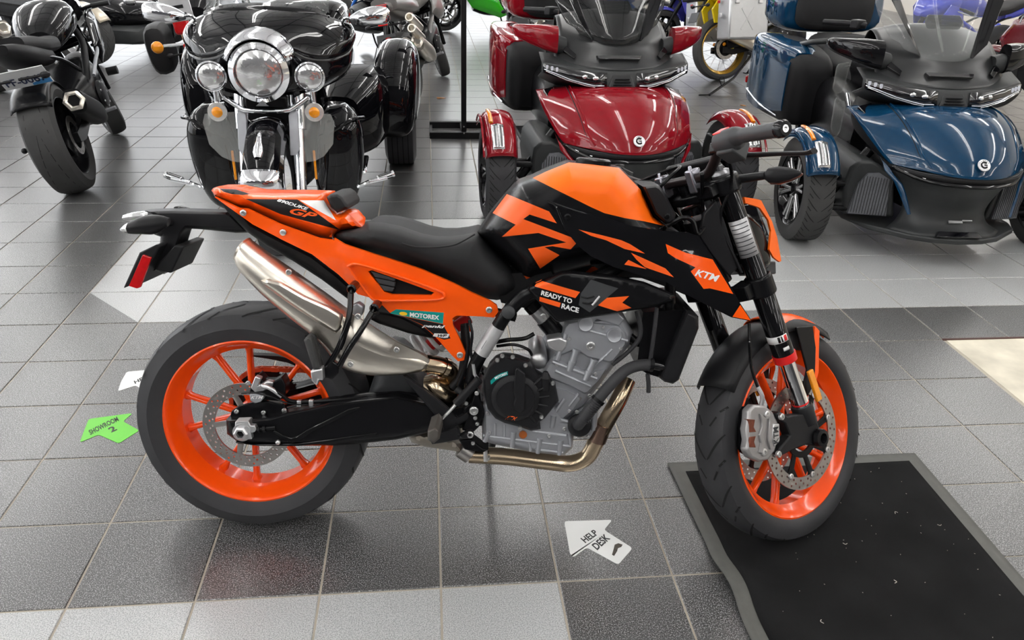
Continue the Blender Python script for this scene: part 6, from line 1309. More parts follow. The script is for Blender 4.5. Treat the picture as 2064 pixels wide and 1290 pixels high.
# ================================================================== motorcycles further back (local x forward, y left, origin at rear contact)
def moto(name, label, pos, heading, lean=11, style='naked', paint=None, accent=None, rimm=None, wb=1.42, steer_a=0.35, tyre_w=.09, exhaust='right', extras=None, RT=.315, FT=.30, group='motorcycles parked across the showroom', scale=1.0, fork=None, tail=True, plate=True, lamp=True, fairing=True, tankm=None):
    R = rotz(math.radians(heading))@rotx(math.radians(-lean)); fr = Fr(R, (pos[0], pos[1], .004)); M = fr.mat4()@Matrix.Scale(scale, 4)
    e = empty(name, M); tag(e, label, 'motorcycle', group)
    paint = paint or BLACK_G; accent = accent or BLACK_S; rimm = rimm or BLACK_S; fork = fork or BLACK_S
    rb = .225 if style != 'adventure' else .268
    c = (0, 0, RT); t = obj('rear_tyre', tyre_mb(RT, tyre_w, rb, tyre_w*.8, c, 64), RUBBER_W, e); rr = obj('rear_rim', rim_mb(rb, tyre_w*.78, c, n=56), rimm, e)
    wire = style in ('adventure', 'cruiser', 'dirt')
    def wheel_spokes(c, par, tf=None):
        if wire:
            mb = MB()
            for k in range(28):
                a = 2*PI*k/28; b = a+(.35 if k % 2 else -.35); mb.tube([(c[0]+.035*math.cos(a), (.03 if k % 4 < 2 else -.03), c[2]+.035*math.sin(a)), (c[0]+(rb-.02)*math.cos(b), 0, c[2]+(rb-.02)*math.sin(b))], .0016, 5)
            o = obj('spokes', mb, CHROME, par, xf=tf); o['kind'] = 'stuff'
            mb = MB(); lathe_y(mb, [(-.05, .02), (-.04, .04), (.04, .04), (.05, .02)], c, 20); obj('hub', mb, BLACK_S, par, xf=tf)
        else:
            for k in range(5):
                a = 2*PI*k/5+.3
                for d in (-.2, .2): obj('spoke', spoke_mb(c, a+d*.3, a+d, .03, rb-.025, .009, .008, .013, .012), rimm, par, xf=tf)
    wheel_spokes(c, rr)
    ps = nv((wb, 0, 0)); rake = math.radians(25); ax = nv((-math.sin(rake), 0, math.cos(rake))); p0 = nv((wb+.10, 0, 0)); S = axrot(ax, steer_a); tf = lambda q: p0+S@(nv(q)-p0)
    fc = (wb, 0, FT); obj('front_tyre', tyre_mb(FT, tyre_w*.66, rb, tyre_w*.52, fc, 56), RUBBER_W, e, xf=tf); fr_ = obj('front_rim', rim_mb(rb, tyre_w*.5, fc, n=48), rimm, e, xf=tf); wheel_spokes(fc, fr_, tf)
    for s in (-1, 1):
        o = obj('front_disc', ring_holes_mb((wb, s*.06, FT), .11, .145, .005, disc_holes(14, [(.128, 0, .005)])), STEEL_D, e, xf=tf, smooth=False)
        mb = MB(); a = nv((wb, s*.095, FT)); mb.cyl(a+ax*.02, a+ax*.32, .02, 14); fk = obj('fork_lower', mb, BLACK_S if fork is not CHROME else CHROME, e, xf=tf); mb = MB(); mb.cyl(a+ax*.28, a+ax*.70, .026, 14); obj('fork_upper', mb, fork, fk, xf=tf)
        obj('swingarm', panel_free([(-.05, .285), (-.05, .35), (.12, .37), (.48, .44), (.55, .40), (.5, .35), (.1, .27)], s*.13, s*.09), BLACK_S, e, bev=.004)
    obj('rear_disc', ring_holes_mb((0, -.1, RT), .08, .115, .005, disc_holes(12, [(.1, 0, .005)])), STEEL_D, e, smooth=False)
    obj('front_fender', fender_arc(40, 150, FT+.012, tyre_w*.8, .02, 14, 8, (.7, .8), fc, .015), paint if style != 'cruiser' else accent, e, xf=tf, solid=.004)
    mb = MB(); mb.box(p0+ax*.78+nv((.02, 0, 0)), (.08, .24, .03), roty(-rake)); mb.box(p0+ax*1.02+nv((.02, 0, 0)), (.08, .24, .03), roty(-rake)); obj('fork_yoke', mb, BLACK_S, e, xf=tf, bev=.006)
    hz = {'sport': .86, 'naked': 1.0, 'adventure': 1.12, 'cruiser': 1.05, 'dirt': 1.1}[style]; hx = p0[0]+ax[0]*hz-(.05 if style != 'sport' else .0)
    mb = MB(); mb.tube([(hx-.10, -.36, hz), (hx-.04, -.22, hz+.02), (hx, -.06, hz-.01), (hx, .06, hz-.01), (hx-.04, .22, hz+.02), (hx-.10, .36, hz)], .0125, 10, k=3); hb = obj('handlebar', mb, BLACK_S, e, xf=tf)
    for s in (-1, 1):
        mb = MB(); mb.cyl((hx-.10, s*.36, hz), (hx-.055, s*.25, hz+.018), .017, 12); obj('grip', mb, BLACK_P, hb, xf=tf)
        mb = MB(); mb.tube([(hx-.03, s*.2, hz), (hx, s*.24, hz), (hx-.04, s*.36, hz-.01)], .006, 6, k=3); obj('lever', mb, ALLOY, hb, xf=tf)
    # engine and frame
    en = obj('engine', loft_x(spl([(.45, 0, .40, .12, .12), (.6, 0, .42, .19, .17), (.85, 0, .46, .19, .2), (1.02, 0, .45, .13, .14)], 3), 16, 3), BLACK_S if style != 'cruiser' else ALLOY, e)
    for s in (-1, 1):
        mb = MB(); mb.lathe([(0, .09), (.02, .085), (.028, .06), (.028, 0)], (.66, s*.185, .42), (0, s, 0), 24); cv = obj('engine_cover', mb, BLACK_P if style != 'cruiser' else CHROME, en)
        for k in range(7): a = 2*PI*k/7; mb = MB(); bolt_mb(mb, nv((.66+.08*math.cos(a), s*.205, .42+.08*math.sin(a))), (0, s, 0), .007, .006); obj('bolt', mb, BOLT, cv)
        mb = MB(); mb.tube([(1.12, s*.05, .88), (.95, s*.14, .74), (.7, s*.16, .62), (.53, s*.13, .44)], .022, 10, k=3); obj('frame_spar', mb, accent, e)
        mb = MB(); mb.tube([(.58, s*.14, .60), (.3, s*.12, .72), (-.05, s*.08, .80)], .013, 8, k=3); obj('seat_rail', mb, BLACK_S, e)
        mb = MB(); mb.cyl((.52, s*.17, .33), (.50, s*.27, .345), .012, 10); obj('foot_peg', mb, ALLOY, e)
    obj('fuel_tank', loft_x(spl([(.52, 0, .80, .08, .07), (.60, 0, .84, .14, .10), (.78, 0, .89, .18, .13), (.95, 0, .90, .17, .12), (1.06, 0, .86, .10, .08)], 4), 20, 2.4), tankm or paint, e)
    st_z = .80 if style in ('sport', 'naked') else (.72 if style == 'cruiser' else .86)
    obj('seat', loft_x(spl([(.58, 0, st_z-.01, .09, .05), (.42, 0, st_z, .13, .05), (.22, 0, st_z+.02, .13, .05), (.08, 0, st_z+.05, .11, .05), (-.10, 0, st_z+.08, .08, .04)], 3), 18, 3), SEATM, e)
    if tail: tl = obj('tail_section', loft_x(spl([(.25, 0, st_z-.05, .12, .05), (.0, 0, st_z, .11, .06), (-.18, 0, st_z+.05, .08, .045), (-.28, 0, st_z+.08, .04, .025)], 3), 16, 3), paint, e)
    if lamp: mb = MB(); mb.box((-.285, 0, st_z+.07), (.02, .10, .04)); obj('tail_lamp', mb, RED_LENS, e, bev=.006)
    if plate: mb = MB(); mb.tube([(-.2, 0, st_z), (-.30, 0, st_z-.14), (-.34, 0, st_z-.22)], .014, 8); ph = obj('plate_arm', mb, BLACK_P, e)
    if plate: mb = MB(); mb.box((-.355, 0, st_z-.20), (.006, .17, .11), roty(.35)); obj('plate_back', mb, GREY_P, ph, bev=.003)
    for s in (-1, 1):
        mb = MB(); mb.tube([(-.27, s*.02, st_z-.08), (-.28, s*.14, st_z-.08)], [.007, .007], 8); mb.sphere((-.285, s*.16, st_z-.08), .022, 10, (1, 1.3, .9)); obj('rear_indicator', mb, BLACK_P, e)
    if exhaust == 'right':
        mb = loft_x(spl([(.42, -.17, .34, .035, .035), (.3, -.19, .37, .06, .07), (.05, -.20, .46, .06, .075), (-.12, -.205, .53, .055, .07)], 3), 18, 3); ex = obj('silencer', mb, accent if style == 'sport' else STEEL, e)
        mb = MB(); d = unit((-.17, -.005, .07)); mb.lathe([(0, .06), (.02, .062), (.026, .045), (.02, .036), (-.03, .036)], nv((-.12, -.205, .53)), d, 6, caps=(0, 1)); obj('silencer_cap', mb, STEEL, ex)
    if style == 'sport' and not fairing:
        for s in (-1, 1):
            obj('side_fairing', panel_curve([(1.25, .92), (1.30, .80), (1.20, .62), (1.02, .56), (.94, .66), (1.05, .88)], s, .20, .23), tankm or paint, e)
            mb = MB(); mb.cyl((1.02, s*.20, .50), (1.02, s*.27, .50), .028, 16); obj('crash_bobbin', mb, BLACK_P, e)
            mb = MB(); mb.tube([(.60, s*.20, .55), (.75, s*.215, .62), (.95, s*.21, .66), (1.1, s*.18, .72)], .012, 8, k=3); obj('frame_brace', mb, ALLOY, e)
        obj('nose_fairing', loft_x(spl([(1.10, 0, .92, .18, .10), (1.25, 0, .90, .17, .11), (1.38, 0, .84, .11, .07)], 3), 18, 2.6), tankm or paint, e)
    elif style == 'sport':
        for s in (-1, 1):
            obj('side_fairing', panel_curve([(1.25, .92), (1.32, .80), (1.22, .62), (1.05, .40), (.62, .26), (.52, .30), (.66, .52), (.86, .62), (.98, .74), (1.05, .88)], s, .21, .25), paint, e)
        obj('nose_fairing', loft_x(spl([(1.10, 0, .92, .20, .12), (1.25, 0, .90, .19, .13), (1.38, 0, .84, .13, .09), (1.46, 0, .79, .05, .03)], 3), 18, 2.6), paint, e)
        rows = [[(1.30-.2*t, y, .97+.14*math.sin(t*PI/2)-.9*y*y) for y in np.linspace(-.14, .14, 7)] for t in np.linspace(0, 1, 5)]; obj('windscreen', MB().grid(rows), SMOKE, e, solid=.004)
    else:
        mb = MB(); o = p0+ax*.88+nv((.07, 0, 0)); mb.lathe([(-.08, .04), (-.05, .07), (0, .085), (.01, .08)], o, (1, 0, -.1), 22, caps=(1, 0)); hl = obj('headlight', mb, CHROME if style == 'cruiser' else BLACK_P, e, xf=tf); mb = MB(); mb.lathe([(0, .08), (.015, .06), (.02, 0)], o, (1, 0, -.1), 20); obj('headlight_lens', mb, LAMPGLASS, hl, xf=tf)
        if style in ('naked', 'adventure', 'dirt'):
            for s in (-1, 1): obj('tank_shroud', panel_curve([(.72, .70), (.95, .62), (1.16, .62), (1.22, .74), (1.08, .92), (.9, .96)], s, .19, .22), paint, e)
    mb = MB(); mb.tube([(.62, .13, .30), (.58, .22, .16), (.56, .30, .06)], .011, 8); mb.box((.56, .30, .064), (.08, .05, .01), rotx(math.radians(lean))); obj('side_stand', mb, BLACK_S, e)
    if extras: extras(e, tf, st_z, fr)
    return e
def panel_free(poly, y0, y1): return MB().prism([nv((x, y0, z)) for x, z in poly], [nv((x, y1, z)) for x, z in poly])
def panel_curve(poly, s, ye, yp):
    V, T, mi = cdt(poly, grid=.05); dep = inflate(poly, ye, yp, .10)(nv(V)); n = len(V); mb = MB()
    mb.v = [(v[0], s*d, v[1]) for v, d in zip(V, dep)]+[(v[0], s*(d-.008), v[1]) for v, d in zip(V, dep)]; mb.f = list(T)+[tuple(i+n for i in t)[::-1] for t in T]+[(a, a+n, b+n, b) for a, b in rim_edges(T)]; mb.m = [0]*len(mb.f); return mb
GREENP = mat('lime_green_paint', (.03, .42, .01), .2, coat=.7, nz=.05); YELP = mat('yellow_paint', (.82, .62, .01), .25, coat=.5, nz=.05)
GOLD = mat('gold_anodised', (.72, .43, .06), .25, .85, nz=.08); RBLUE = mat('racing_blue_paint', (.012, .03, .48), .2, coat=.8, nz=.06); SKY = mat('bright_blue_plastic', (.01, .13, .55), .3, nz=.05)
GREYB = mat('warm_grey_paint', (.15, .145, .14), .3, coat=.4, nz=.06); TANP = mat('champagne_paint', (.52, .46, .36), .28, .5, coat=.7, nz=.06); REDB = mat('red_paint', (.42, .006, .01), .2, coat=.8, nz=.06)
PLATE_W = mat('plate_white', (.66, .67, .68), .4, nz=.06); DBLUE = mat('plate_blue', (.06, .25, .55), .4, nz=.05)
def ex_plate(e, tf, sz, fr):
    # rear hugger and licence plate
    obj('hugger', fender_arc(50, 135, .335, .11, .03, 14, 10, (.9, 1), (0, 0, .315), .02), BLACK_S, e, solid=.004)
    c = nv((-.20, -.03, .715)); Rm = roty(-.75); mb = MB(); mb.box(c, (.006, .25, .14), Rm); pl = obj('licence_plate', mb, PLATE_W, e, bev=.002)
    V, F = text_mesh('FF-0067', 0, .02); mb = MB(); mb.add([c+Rm@nv((-.0042, .105-.21*u, -.045+.06*v)) for u, v in V], F); obj('plate_number', mb, mat('plate_ink', (.02, .03, .08), .4, nz=.1), pl, smooth=False)
    mb = MB(); mb.prism([c+Rm@nv((-.004, y, z)) for y, z in ((-.12, -.066), (-.12, -.01), (-.02, -.05), (-.02, -.066))], [c+Rm@nv((-.0015, y, z)) for y, z in ((-.12, -.066), (-.12, -.01), (-.02, -.05), (-.02, -.066))]); obj('plate_graphic', mb, DBLUE, pl)
    g = obj('groove_shade_strip', groove_mb(.325, .1, .225, 2.2, (0, 0, .325), 5, [[(-.55, 0), (-.35, .5), (-.1, .95)], [(.55, .1), (.35, .6), (.1, 1.0)], [(-.05, .2), (.2, .8)]], .0022, .001), RUBBER_D, e); g['kind'] = 'stuff'
    mb = MB(); mb.tube([(.0, .10, .30), (-.0, .16, .30)], [.012, .012], 8); mb.sphere((0, .17, .30), .02, 10); mb.sphere((0, .20, .30), .018, 10); obj('axle_spool', mb, BLACK_P, e)
moto('sport_motorcycle', 'black sport motorcycle seen from behind with a fat slick rear tyre at the left edge', (-1.21, 3.36), 101, 11, 'sport', BLACK_M, BLACK_M, BLACK_S, tyre_w=.1, RT=.325, extras=ex_plate, plate=False, lamp=False, fairing=False, tankm=BLACK_G)
def ex_cruiser(e, tf, sz, fr):
    mb = MB(); mb.box((-.44, 0, .95), (.008, .20, .16), roty(.1)); pb = obj('plate_bracket', mb, ALLOY_L, e, bev=.012); mb = MB(); mb.box((-.446, 0, .965), (.006, .10, .022), roty(.1)); obj('bracket_slot', mb, BLACK_M, pb)
    for y in (-.05, .05): mb = MB(); mb.lathe([(0, .011), (.006, .011), (.006, 0)], (-.447, y, .915), (-1, 0, 0), 12); obj('bracket_hole', mb, GREY_P, pb)
    mb = MB(); mb.box((-.42, -.0, .84), (.06, .11, .11)); obj('brake_lamp', mb, RED_LENS, e, bev=.02); mb = MB(); mb.box((-.43, 0, .70), (.04, .06, .05)); obj('reflector', mb, RED_LENS, e, bev=.008)
    for s in (-1, 1):
        mb = MB(); mb.tube([(-.42, 0, .72), (-.42, s*.16, .73)], .011, 8); ar = obj('signal_arm', mb, CHROME, e); mb = MB(); mb.sphere((-.44, s*.20, .73), .042, 14, (.7, 1, 1)); obj('signal_lamp', mb, AMBER, ar)
        cs = spl([(-.25, s*.22, .70, .05, .10), (-.2, s*.24, .68, .08, .17), (.1, s*.24, .68, .08, .17), (.18, s*.22, .70, .05, .1)], 3); obj('saddlebag', loft_x(cs, 16, 3), SEATM, e)
    obj('rear_fender', fender_arc(20, 200, .36, .12, .05, 22, 12, (1, 1), (0, 0, .32), .02), BLACK_G, e, solid=.005)
    mb = MB(); mb.box((-.40, 0, .78), (.04, .05, .30)); obj('tail_bracket', mb, CHROME, e, bev=.008)
moto('cruiser_motorcycle', 'black cruiser with saddlebags and empty plate bracket behind the black trike', (-.71, 4.9), 99, 9, 'cruiser', BLACK_G, BLACK_G, CHROME, tyre_w=.08, extras=ex_cruiser, plate=False, tail=False, fork=CHROME)
def ex_twin(e, tf, sz, fr):
    mb = MB(); mb.box((-.33, 0, sz+.05), (.03, .15, .07)); tb = obj('brake_lamp_shell', mb, BLACK_P, e, bev=.012); mb = MB(); mb.box((-.347, 0, sz+.055), (.012, .12, .05)); obj('brake_lamp', mb, RED_LENS, tb, bev=.008)
    mb = MB(); mb.box((-.36, 0, sz-.05), (.012, .085, .05)); obj('reflector', mb, mat('red_reflector', (.8, .02, .02), .3, nz=.1), e, bev=.006)
    for s in (-.045, .045):
        mb = MB(); d = unit((-.75, -.02, .30)); o = nv((-.02, -.22, .60+s)); mb.lathe([(0, .038), (.30, .040), (.33, .036), (.33, .026), (.25, .026)], o-d*.02, d, 20, caps=(1, 1)); obj('twin_tailpipe', mb, STEEL, e)
    obj('rear_cowl', loft_x(spl([(.4, 0, sz+.0, .15, .07), (.1, 0, sz+.05, .16, .09), (-.2, 0, sz+.08, .12, .06)], 3), 16, 3), GREYB, e)
moto('street_motorcycle', 'grey street motorcycle with red brake lamp and twin steel tailpipes behind the trike fender', (.77, 5.95), 77, 11, 'naked', GREYB, GREYB, BLACK_S, extras=ex_twin)
moto('street_motorcycle', 'black motorcycle with gold front fork facing the camera beyond the twin tailpipes', (.35, 10.7), -66, 10, 'naked', BLACK_G, BLACK_S, BLACK_S, wb=1.42, fork=GOLD, steer_a=-.3)
moto('street_motorcycle', 'black motorcycle with blue rim edge and gold fork left of the twin tailpipes', (-.25, 9.4), -58, 10, 'naked', BLACK_G, SKY, BLACK_S, fork=GOLD, steer_a=-.3)
moto('sport_motorcycle', 'lime green sport motorcycle turned to the left beside the black post', (2.62, 11.3), 186, 10, 'sport', GREENP, GREENP, BLACK_S)
def ex_red(e, tf, sz, fr):
    mb = MB(); mb.box((-.42, 0, .74), (.008, .24, .07), roty(-.9)); obj('plate_blank', mb, ALLOY_L, e, bev=.004)
    for s in (-1, 1): mb = MB(); mb.sphere((-.33, s*.15, .60), .045, 14, (1.2, 1, .8)); obj('signal_lamp', mb, LAMPGLASS, e)
    obj('rear_cowl', loft_x(spl([(.5, 0, .78, .18, .12), (.2, 0, .82, .20, .15), (-.12, 0, .84, .15, .10), (-.28, 0, .82, .08, .05)], 3), 16, 2.6), REDB, e)
moto('street_motorcycle', 'glossy red motorcycle with a bare plate holder behind the red three-wheeler', (2.05, 7.5), 83, 10, 'naked', REDB, BLACK_S, BLACK_S, extras=ex_red)
def ex_adv(e, tf, sz, fr):
    ALP = mat('pannier_alloy', (.55, .56, .57), .4, .75, nz=.08, nscale=15)
    for s in (-1, 1):
        lo, hi = (-.20, .22, .42), (.28, .46, .86); mb = MB(); mb.box(((lo[0]+hi[0])/2, s*(lo[1]+hi[1])/2, (lo[2]+hi[2])/2), (hi[0]-lo[0], hi[1]-lo[1], hi[2]-lo[2])); pn = obj('pannier', mb, ALP, e, bev=.02)
        mb = MB(); mb.box((.02, s*.34, .885), (.52, .28, .06)); obj('pannier_lid', mb, BLACK_P, pn, bev=.012)
        mb = MB(); mb.box((.02, s*.34, .90), (.30, .18, .05)); obj('lid_panel', mb, ALP, pn, bev=.01)
        for x in (-.12, .16): mb = MB(); mb.box((x, s*.468, .83), (.05, .02, .12)); obj('latch', mb, ALLOY_L, pn, bev=.006)
        mb = MB(); mb.box((-.232, s*.34, .66), (.02, .05, .05)); obj('latch', mb, ALLOY_L, pn, bev=.006)
        mb = MB(); mb.box((-.226, s*.28, .80), (.012, .045, .03)); obj('reflector', mb, RED_LENS, pn, bev=.004)
        for a in (-.6, .6):
            mb = MB(); mb.box((.02, s*.461, .62), (.02, .006, .26), roty(a)); obj('pannier_emboss', mb, ALP, pn)
    obj('tail_body', loft_x(spl([(.5, 0, .86, .15, .08), (.2, 0, .90, .15, .08), (-.15, 0, .92, .12, .06), (-.32, 0, .92, .06, .03)], 3), 16, 3), YELP, e)
    for s in (-1, 1):
        mb = MB(); q = [(.1, .92), (-.1, .88), (-.2, .74), (-.16, .60), (-.11, .60), (-.13, .72), (-.03, .82), (.12, .86)]; mb.prism([nv((x, s*.12, z)) for x, z in q], [nv((x, s*.09, z)) for x, z in q]); obj('side_trim', mb, YELP, e, bev=.004)
    mb = MB(); mb.box((.06, -.12, .36), (.05, .02, .06)); obj('hang_tag', mb, YELP, e); a = fr.R.T@(onfloor(1478, 158, .10)-fr.o); b = fr.R.T@(onfloor(1430, 191, .012)-fr.o); mb = MB(); mb.tube([(.42, -.12, .36), a, b], .013, 8); d_ = unit(b-a); mb.tube([b, b+nv((-.11, .02, .0))], [.012, .014], 8, flat=.5); ps_ = obj('prop_stand', mb, BLACK_S, e)
    m_ = (a+b)/2; mb = MB(); mb.tube([m_, m_+nv((-.03, 0, .08)), m_+nv((.02, 0, .09)), m_+nv((.03, 0, .02))], .004, 6, k=4); obj('stand_loop', mb, BLACK_S, ps_)
    mb = MB(); mb.lathe([(-.09, .06), (-.09, .11), (-.05, .115), (.0, .08)], (0, 0, .335), (0, 1, 0), 24, caps=(1, 1)); obj('hub_drive', mb, BLACK_S, e)
    mb = MB(); mb.box((.14, -.12, .42), (.30, .05, .14), roty(-.2)); obj('swingarm_case', mb, BLACK_S, e, bev=.02)
    for s in (-1, 1): mb = MB(); mb.sphere((-.02, s*.1, .38), .02, 10); obj('axle_cap', mb, AMBER, e)
moto('adventure_motorcycle', 'yellow adventure motorcycle with alloy panniers and gold spoked wheel between the three-wheelers', (4.20, 7.28), 12, 10, 'adventure', YELP, BLACK_S, GOLD, tyre_w=.07, RT=.335, FT=.34, wb=1.55, extras=ex_adv)
moto('dirt_motorcycle', 'bright blue dirt motorcycle far behind the red mirror', (4.05, 9.6), -150, 9, 'dirt', SKY, SKY, BLACK_S, tyre_w=.065, steer_a=.2)
moto('sport_motorcycle', 'dark sport motorcycle with faint green trim far behind the red three-wheeler', (3.3, 9.9), 70, 10, 'sport', BLACK_G, GREENP, BLACK_S)
moto('sport_motorcycle', 'racing blue sport motorcycle behind the clear windscreen at the top right', (7.55, 7.5), 196, 9, 'sport', RBLUE, RBLUE, BLACK_S, steer_a=0)
moto('sport_motorcycle', 'violet blue motorcycle half hidden behind the blue top trunk', (5.3, 9.2), 190, 9, 'sport', mat('violet_blue_paint', (.09, .09, .55), .25, coat=.6, nz=.06), BLACK_S, BLACK_S, steer_a=0)
moto('street_motorcycle', 'dark red motorcycle partly cut off by the right edge', (6.75, 4.5), 100, 10, 'naked', mat('wine_paint', (.11, .004, .01), .2, coat=.8, nz=.06), BLACK_S, BLACK_S)
moto('street_motorcycle', 'dark naked motorcycle with blue trim cut off at the top left corner', (-3.02, 6.35), 122, 9, 'naked', BLACK_G, SKY, BLACK_S)
moto('cruiser_motorcycle', 'chrome cruiser standing beyond the silver-rimmed wheel at the top left', (-1.75, 8.9), 80, 8, 'cruiser', mat('steel_blue_paint', (.03, .05, .12), .2, coat=.8, nz=.06), CHROME, CHROME, tyre_w=.075, fork=CHROME)
# low-slung three-wheeler with a champagne mudguard
def ryker():
    fr = Fr(facing(math.radians(78)), (-2.58, 8.62, 0)); e = empty('roadster_trike', fr.mat4()); tag(e, 'black roadster three-wheeler with a champagne mudguard beyond the sport motorcycle', 'three-wheeler')
    for s in (-1, 1):
        c = (0, s*.86, .30); t = obj('front_tyre', tyre_mb(.30, .10, .205, .085, c, 56, 5), RUBBER_W, e); r = obj('front_rim', rim_mb(.205, .085, c, n=48), ALLOY_L, e)
        g = obj('groove_shade_strip', chevron_grooves(.30, .10, .205, c, 22), RUBBER_D, t); g['kind'] = 'stuff'
        for k in range(6): a = 2*PI*k/6; obj('spoke', spoke_mb(c, a, a, .03, .19, .012, .01, .01, .01, s*.03, s*.05), BLACK_G if s < 0 else ALLOY_L, r)
        mb = MB(); lathe_y(mb, [(-.05, .02), (-.05, .06), (.05, .06), (.05, .02)], c, 20); obj('hub', mb, BLACK_S, r)
        obj('mudguard', fender_arc(30, 125, .325, .105, .02, 16, 10, (.95, .9), c, .03), TANP if s < 0 else mat('slate_paint', (.16, .18, .20), .3, coat=.4, nz=.05), e, solid=.006)
        for z, x in ((.36, .05), (.2, -.05), (.2, .1)): mb = MB(); mb.tube([(0, s*.76, z), (x, s*.28, z+.02)], .018, 8); obj('suspension_arm', mb, BLACK_S, e)
        mb = MB(); mb.cyl((0, s*.7, .24), (-.04, s*.4, .5), .03, 12); obj('shock_absorber', mb, BLACK_P, e)
    b = obj('nose_body', loft_x(spl([(.42, 0, .48, .12, .05), (.34, 0, .47, .28, .11), (.1, 0, .47, .38, .17), (-.4, 0, .48, .34, .2), (-1.0, 0, .5, .26, .2), (-1.6, 0, .55, .2, .18)], 3), 20, 3), BLACK_G, e)
    obj('bumper', loft_x(spl([(.40, 0, .27, .34, .05), (.34, 0, .26, .48, .10), (.0, 0, .26, .50, .11)], 3), 18, 4), CARG, e)
    for k in range(4): mb = MB(); mb.box((.40, -.27+.18*k, .24), (.03, .012, .16)); obj('bumper_rib', mb, BLACK_S, e)
    obj('seat', loft_x(spl([(-.7, 0, .66, .14, .06), (-1.0, 0, .66, .18, .07), (-1.3, 0, .72, .15, .06)], 3), 16, 3), SEATM, e); c = (-1.7, 0, .30); obj('rear_tyre', tyre_mb(.30, .11, .2, .1, c, 48, 5), RUBBER, e)
    mb = MB(); mb.tube([(-.6, -.36, .95), (-.5, -.15, .96), (-.5, .15, .96), (-.6, .36, .95)], .014, 10, k=3); obj('handlebar', mb, BLACK_S, e); mb = MB(); mb.cyl((-.5, 0, .6), (-.5, 0, .96), .03); obj('steering_post', mb, BLACK_S, e)
    for s in (-1, 1): mb = MB(); mb.sphere((.22, s*.24, .62), .06, 14, (1.2, 1, .8)); obj('headlight', mb, LAMPGLASS, e)
ryker()
# ================================================================== mat, floor stickers, litter
def mat_obj():
    cs = [onfloor(1345, 937)[:2], onfloor(1842, 917)[:2]]; a, b = nv(cs[0]), nv(cs[1]); c = nv(onfloor(1512, 1290)[:2]); d = nv(onfloor(2064, 1175)[:2])
    d = b+(d-b)*1.5; c2 = a+(c-a)*1.45
    N1, N2 = 36, 46; e = empty('floor_mat'); e.location = (a[0], a[1], 0); tag(e, 'black carpet mat with grey rubber edge under the front wheel', 'mat'); o = nv((a[0], a[1], 0))
    def pt(u, v):
        p = (a+(c2-a)*v)*(1-u)+(b+(d-b)*v)*u; z = .007
        # a buckle where the edge has been pushed up
        k = math.exp(-((v-.50)/.075)**2)*math.exp(-(u/.25)**2); p = p+nv((.007, -.005))*math.sin((v-.50)*24)*math.exp(-((v-.5)/.12)**2)*math.exp(-(u/.15)**2)
        return nv((p[0], p[1], z+.020*k))-o
    rows = [[pt(i/N1, j/N2) for i in range(N1+1)] for j in range(N2+1)]; CAR = mat('carpet_black', (.010, .010, .0105), .95, spec=.15, nz=.7, nscale=7, bump=1.0, bscale=900)
    EDG = mat('rubber_edge', (.085, .085, .078), .6, nz=.2, nscale=30)
    bu, bv = .052, .05
    u_ = np.linspace(bu, 1-bu, N1); v_ = np.linspace(bv, 1, N2); obj('carpet', MB().grid([[pt(u, v)+nv((0, 0, .002)) for u in u_] for v in v_]), CAR, e, solid=.005)
    obj('rubber_border', MB().grid(rows), EDG, e, solid=.004)
    # lint and crumbs lying on the mat
    mb = MB(); r2 = random.Random(3)
    for k in range(70):
        p = pt(r2.uniform(.12, .95), r2.uniform(.08, .98)); a_ = r2.uniform(0, 6.28); l = r2.uniform(.001, .004); mb.box(p+nv((0, 0, .0058)), (l, .0012, .001), rotz(a_))
    for k in range(5):
        p = pt(r2.uniform(.15, .9), r2.uniform(.15, .8))+nv((0, 0, .006)); a_ = r2.uniform(0, 6); mb.tube([p, p+nv((.008*math.cos(a_), .008*math.sin(a_), .001)), p+nv((.012*math.cos(a_+.8), .012*math.sin(a_+.8), 0))], .0009, 5, k=3)
    ll = obj('lint', mb, mat('lint_pale', (.5, .46, .4), .9, nz=.3), e, smooth=False); ll['kind'] = 'stuff'
mat_obj()
def arrow_sticker(name, label, pts, m, texts, group, scuff=None):
    P3 = [onfloor(x, y, .0006) for x, y in pts]; o = sum(P3)/len(P3); e = empty(name); e.location = (o[0], o[1], 0); tag(e, label, 'floor sticker', group); oo = nv((o[0], o[1], 0))
    # rounded corners
    Q = []; n = len(P3)
    for i in range(n):
        p, a, b = P3[i], P3[i-1], P3[(i+1) % n]
        for t in (0, .25, .5, .75, 1):
            d1 = p+unit(a-p)*.010; d2 = p+unit(b-p)*.010; Q.append((1-t)**2*d1+2*t*(1-t)*p+t*t*d2-oo)
    mb = MB(); mb.prism([q+nv((0, 0, .0008)) for q in Q], [q+nv((0, 0, -.0004)) for q in Q]); ar = obj('arrow', mb, m, e, smooth=False)
    INK = mat('sticker_ink', (.02, .02, .022), .5, nz=.2)
    for s_, bl, br, tl in texts:
        V, F = text_mesh(s_, 0, .03); a, b, c = [onfloor(x, y, .0018)-oo for x, y in (bl, br, tl)]; mb = MB(); mb.add([a+(b-a)*u+(c-a)*v for u, v in V], F); obj('lettering', mb, INK, e, smooth=False)
    for poly in scuff or []:
        mb = MB(); q = [onfloor(x, y, .0018)-oo for x, y in poly]; mb.add(q, [tuple(range(len(q)))]); obj('scuff', mb, mat('scuff_brown', (.07, .06, .05), .7, nz=.6, nscale=90), e, smooth=False)
    return e
WST = mat('sticker_white', (.74, .75, .74), .35, nz=.08, nscale=8); GST = mat('sticker_green', (.13, .52, .05), .35, nz=.06, nscale=8)
zs = crop(1060, 980, 440/1831)
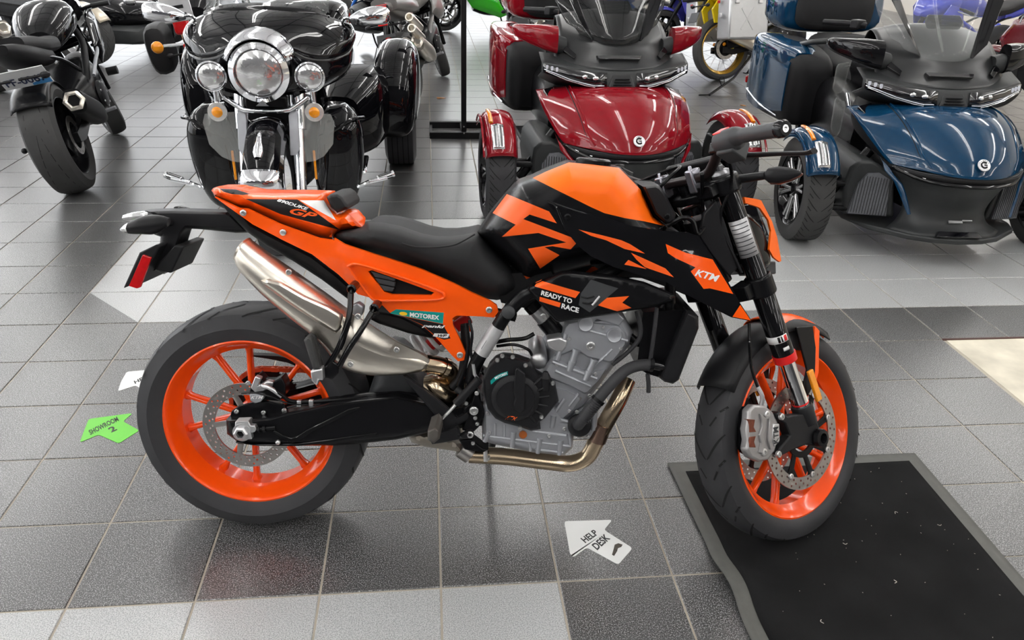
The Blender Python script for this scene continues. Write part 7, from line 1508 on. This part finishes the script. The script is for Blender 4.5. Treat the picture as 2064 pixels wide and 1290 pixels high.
arrow_sticker('floor_arrow', 'white arrow sticker printed HELP DESK between engine and mat', zs((322, 295), (725, 283), (655, 368), (895, 520), (775, 660), (512, 515), (395, 600), (370, 570)), WST,
    [('HELP', *zs((500, 478), (612, 400), (456, 438))), ('DESK', *zs((600, 538), (712, 440), (548, 492)))], 'direction arrows on the floor', [zs((745, 490), (775, 478), (812, 490), (800, 510), (772, 520), (765, 545), (740, 585), (722, 575), (735, 530))])
zg = crop(0, 640, 420/1693)
arrow_sticker('floor_arrow', 'green arrow sticker printed SHOWROOM 2 left of the rear wheel', zg((722, 825), (1078, 778), (1000, 845), (1132, 918), (965, 1024), (800, 952), (648, 1016), (680, 930)), GST,
    [('SHOWROOM', *zg((735, 955), (968, 838), (716, 918))), ('2', *zg((905, 935), (955, 912), (872, 900)))], 'direction arrows on the floor')
arrow_sticker('floor_arrow', 'white arrow sticker printed HELP DESK half hidden behind the rear tyre', zg((1030, 442), (1320, 415), (1300, 500), (1420, 590), (1290, 670), (1102, 552), (958, 600), (985, 520)), WST,
    [('HELP', *zg((1098, 540), (1225, 478), (1086, 516))), ('DESK', *zg((1148, 575), (1290, 505), (1134, 545)))], 'direction arrows on the floor')
def leaf(px, py, label, m, r=.035):
    o = onfloor(px, py); mb = MB(); rr = random.Random(int(px)); n = 9
    top = [nv((r*(1+.5*rr.random())*math.cos(2*PI*i/n)*(1.4 if i % 3 == 0 else .8), r*.6*math.sin(2*PI*i/n), .003+.010*rr.random())) for i in range(n)]
    mb.prism(top, [q-nv((0, 0, .0025)) for q in top]); l = obj('dry_leaf', mb, m, None, smooth=False); l.location = (o[0], o[1], .0005); tag(l, label, 'leaf', 'dry leaves on the floor')
LEAF = mat('leaf_brown', (.36, .16, .05), .7, nz=.3, nscale=40)
leaf(888, 199, 'curled brown dry leaf on the tiles left of the black post', LEAF); leaf(808, 328, 'small reddish dry leaf against the rear tyre of the black trike', mat('leaf_red', (.22, .09, .06), .7, nz=.3), .03); leaf(1496, 214, 'tiny dry leaf on the tiles right of the prop stand', LEAF, .02)
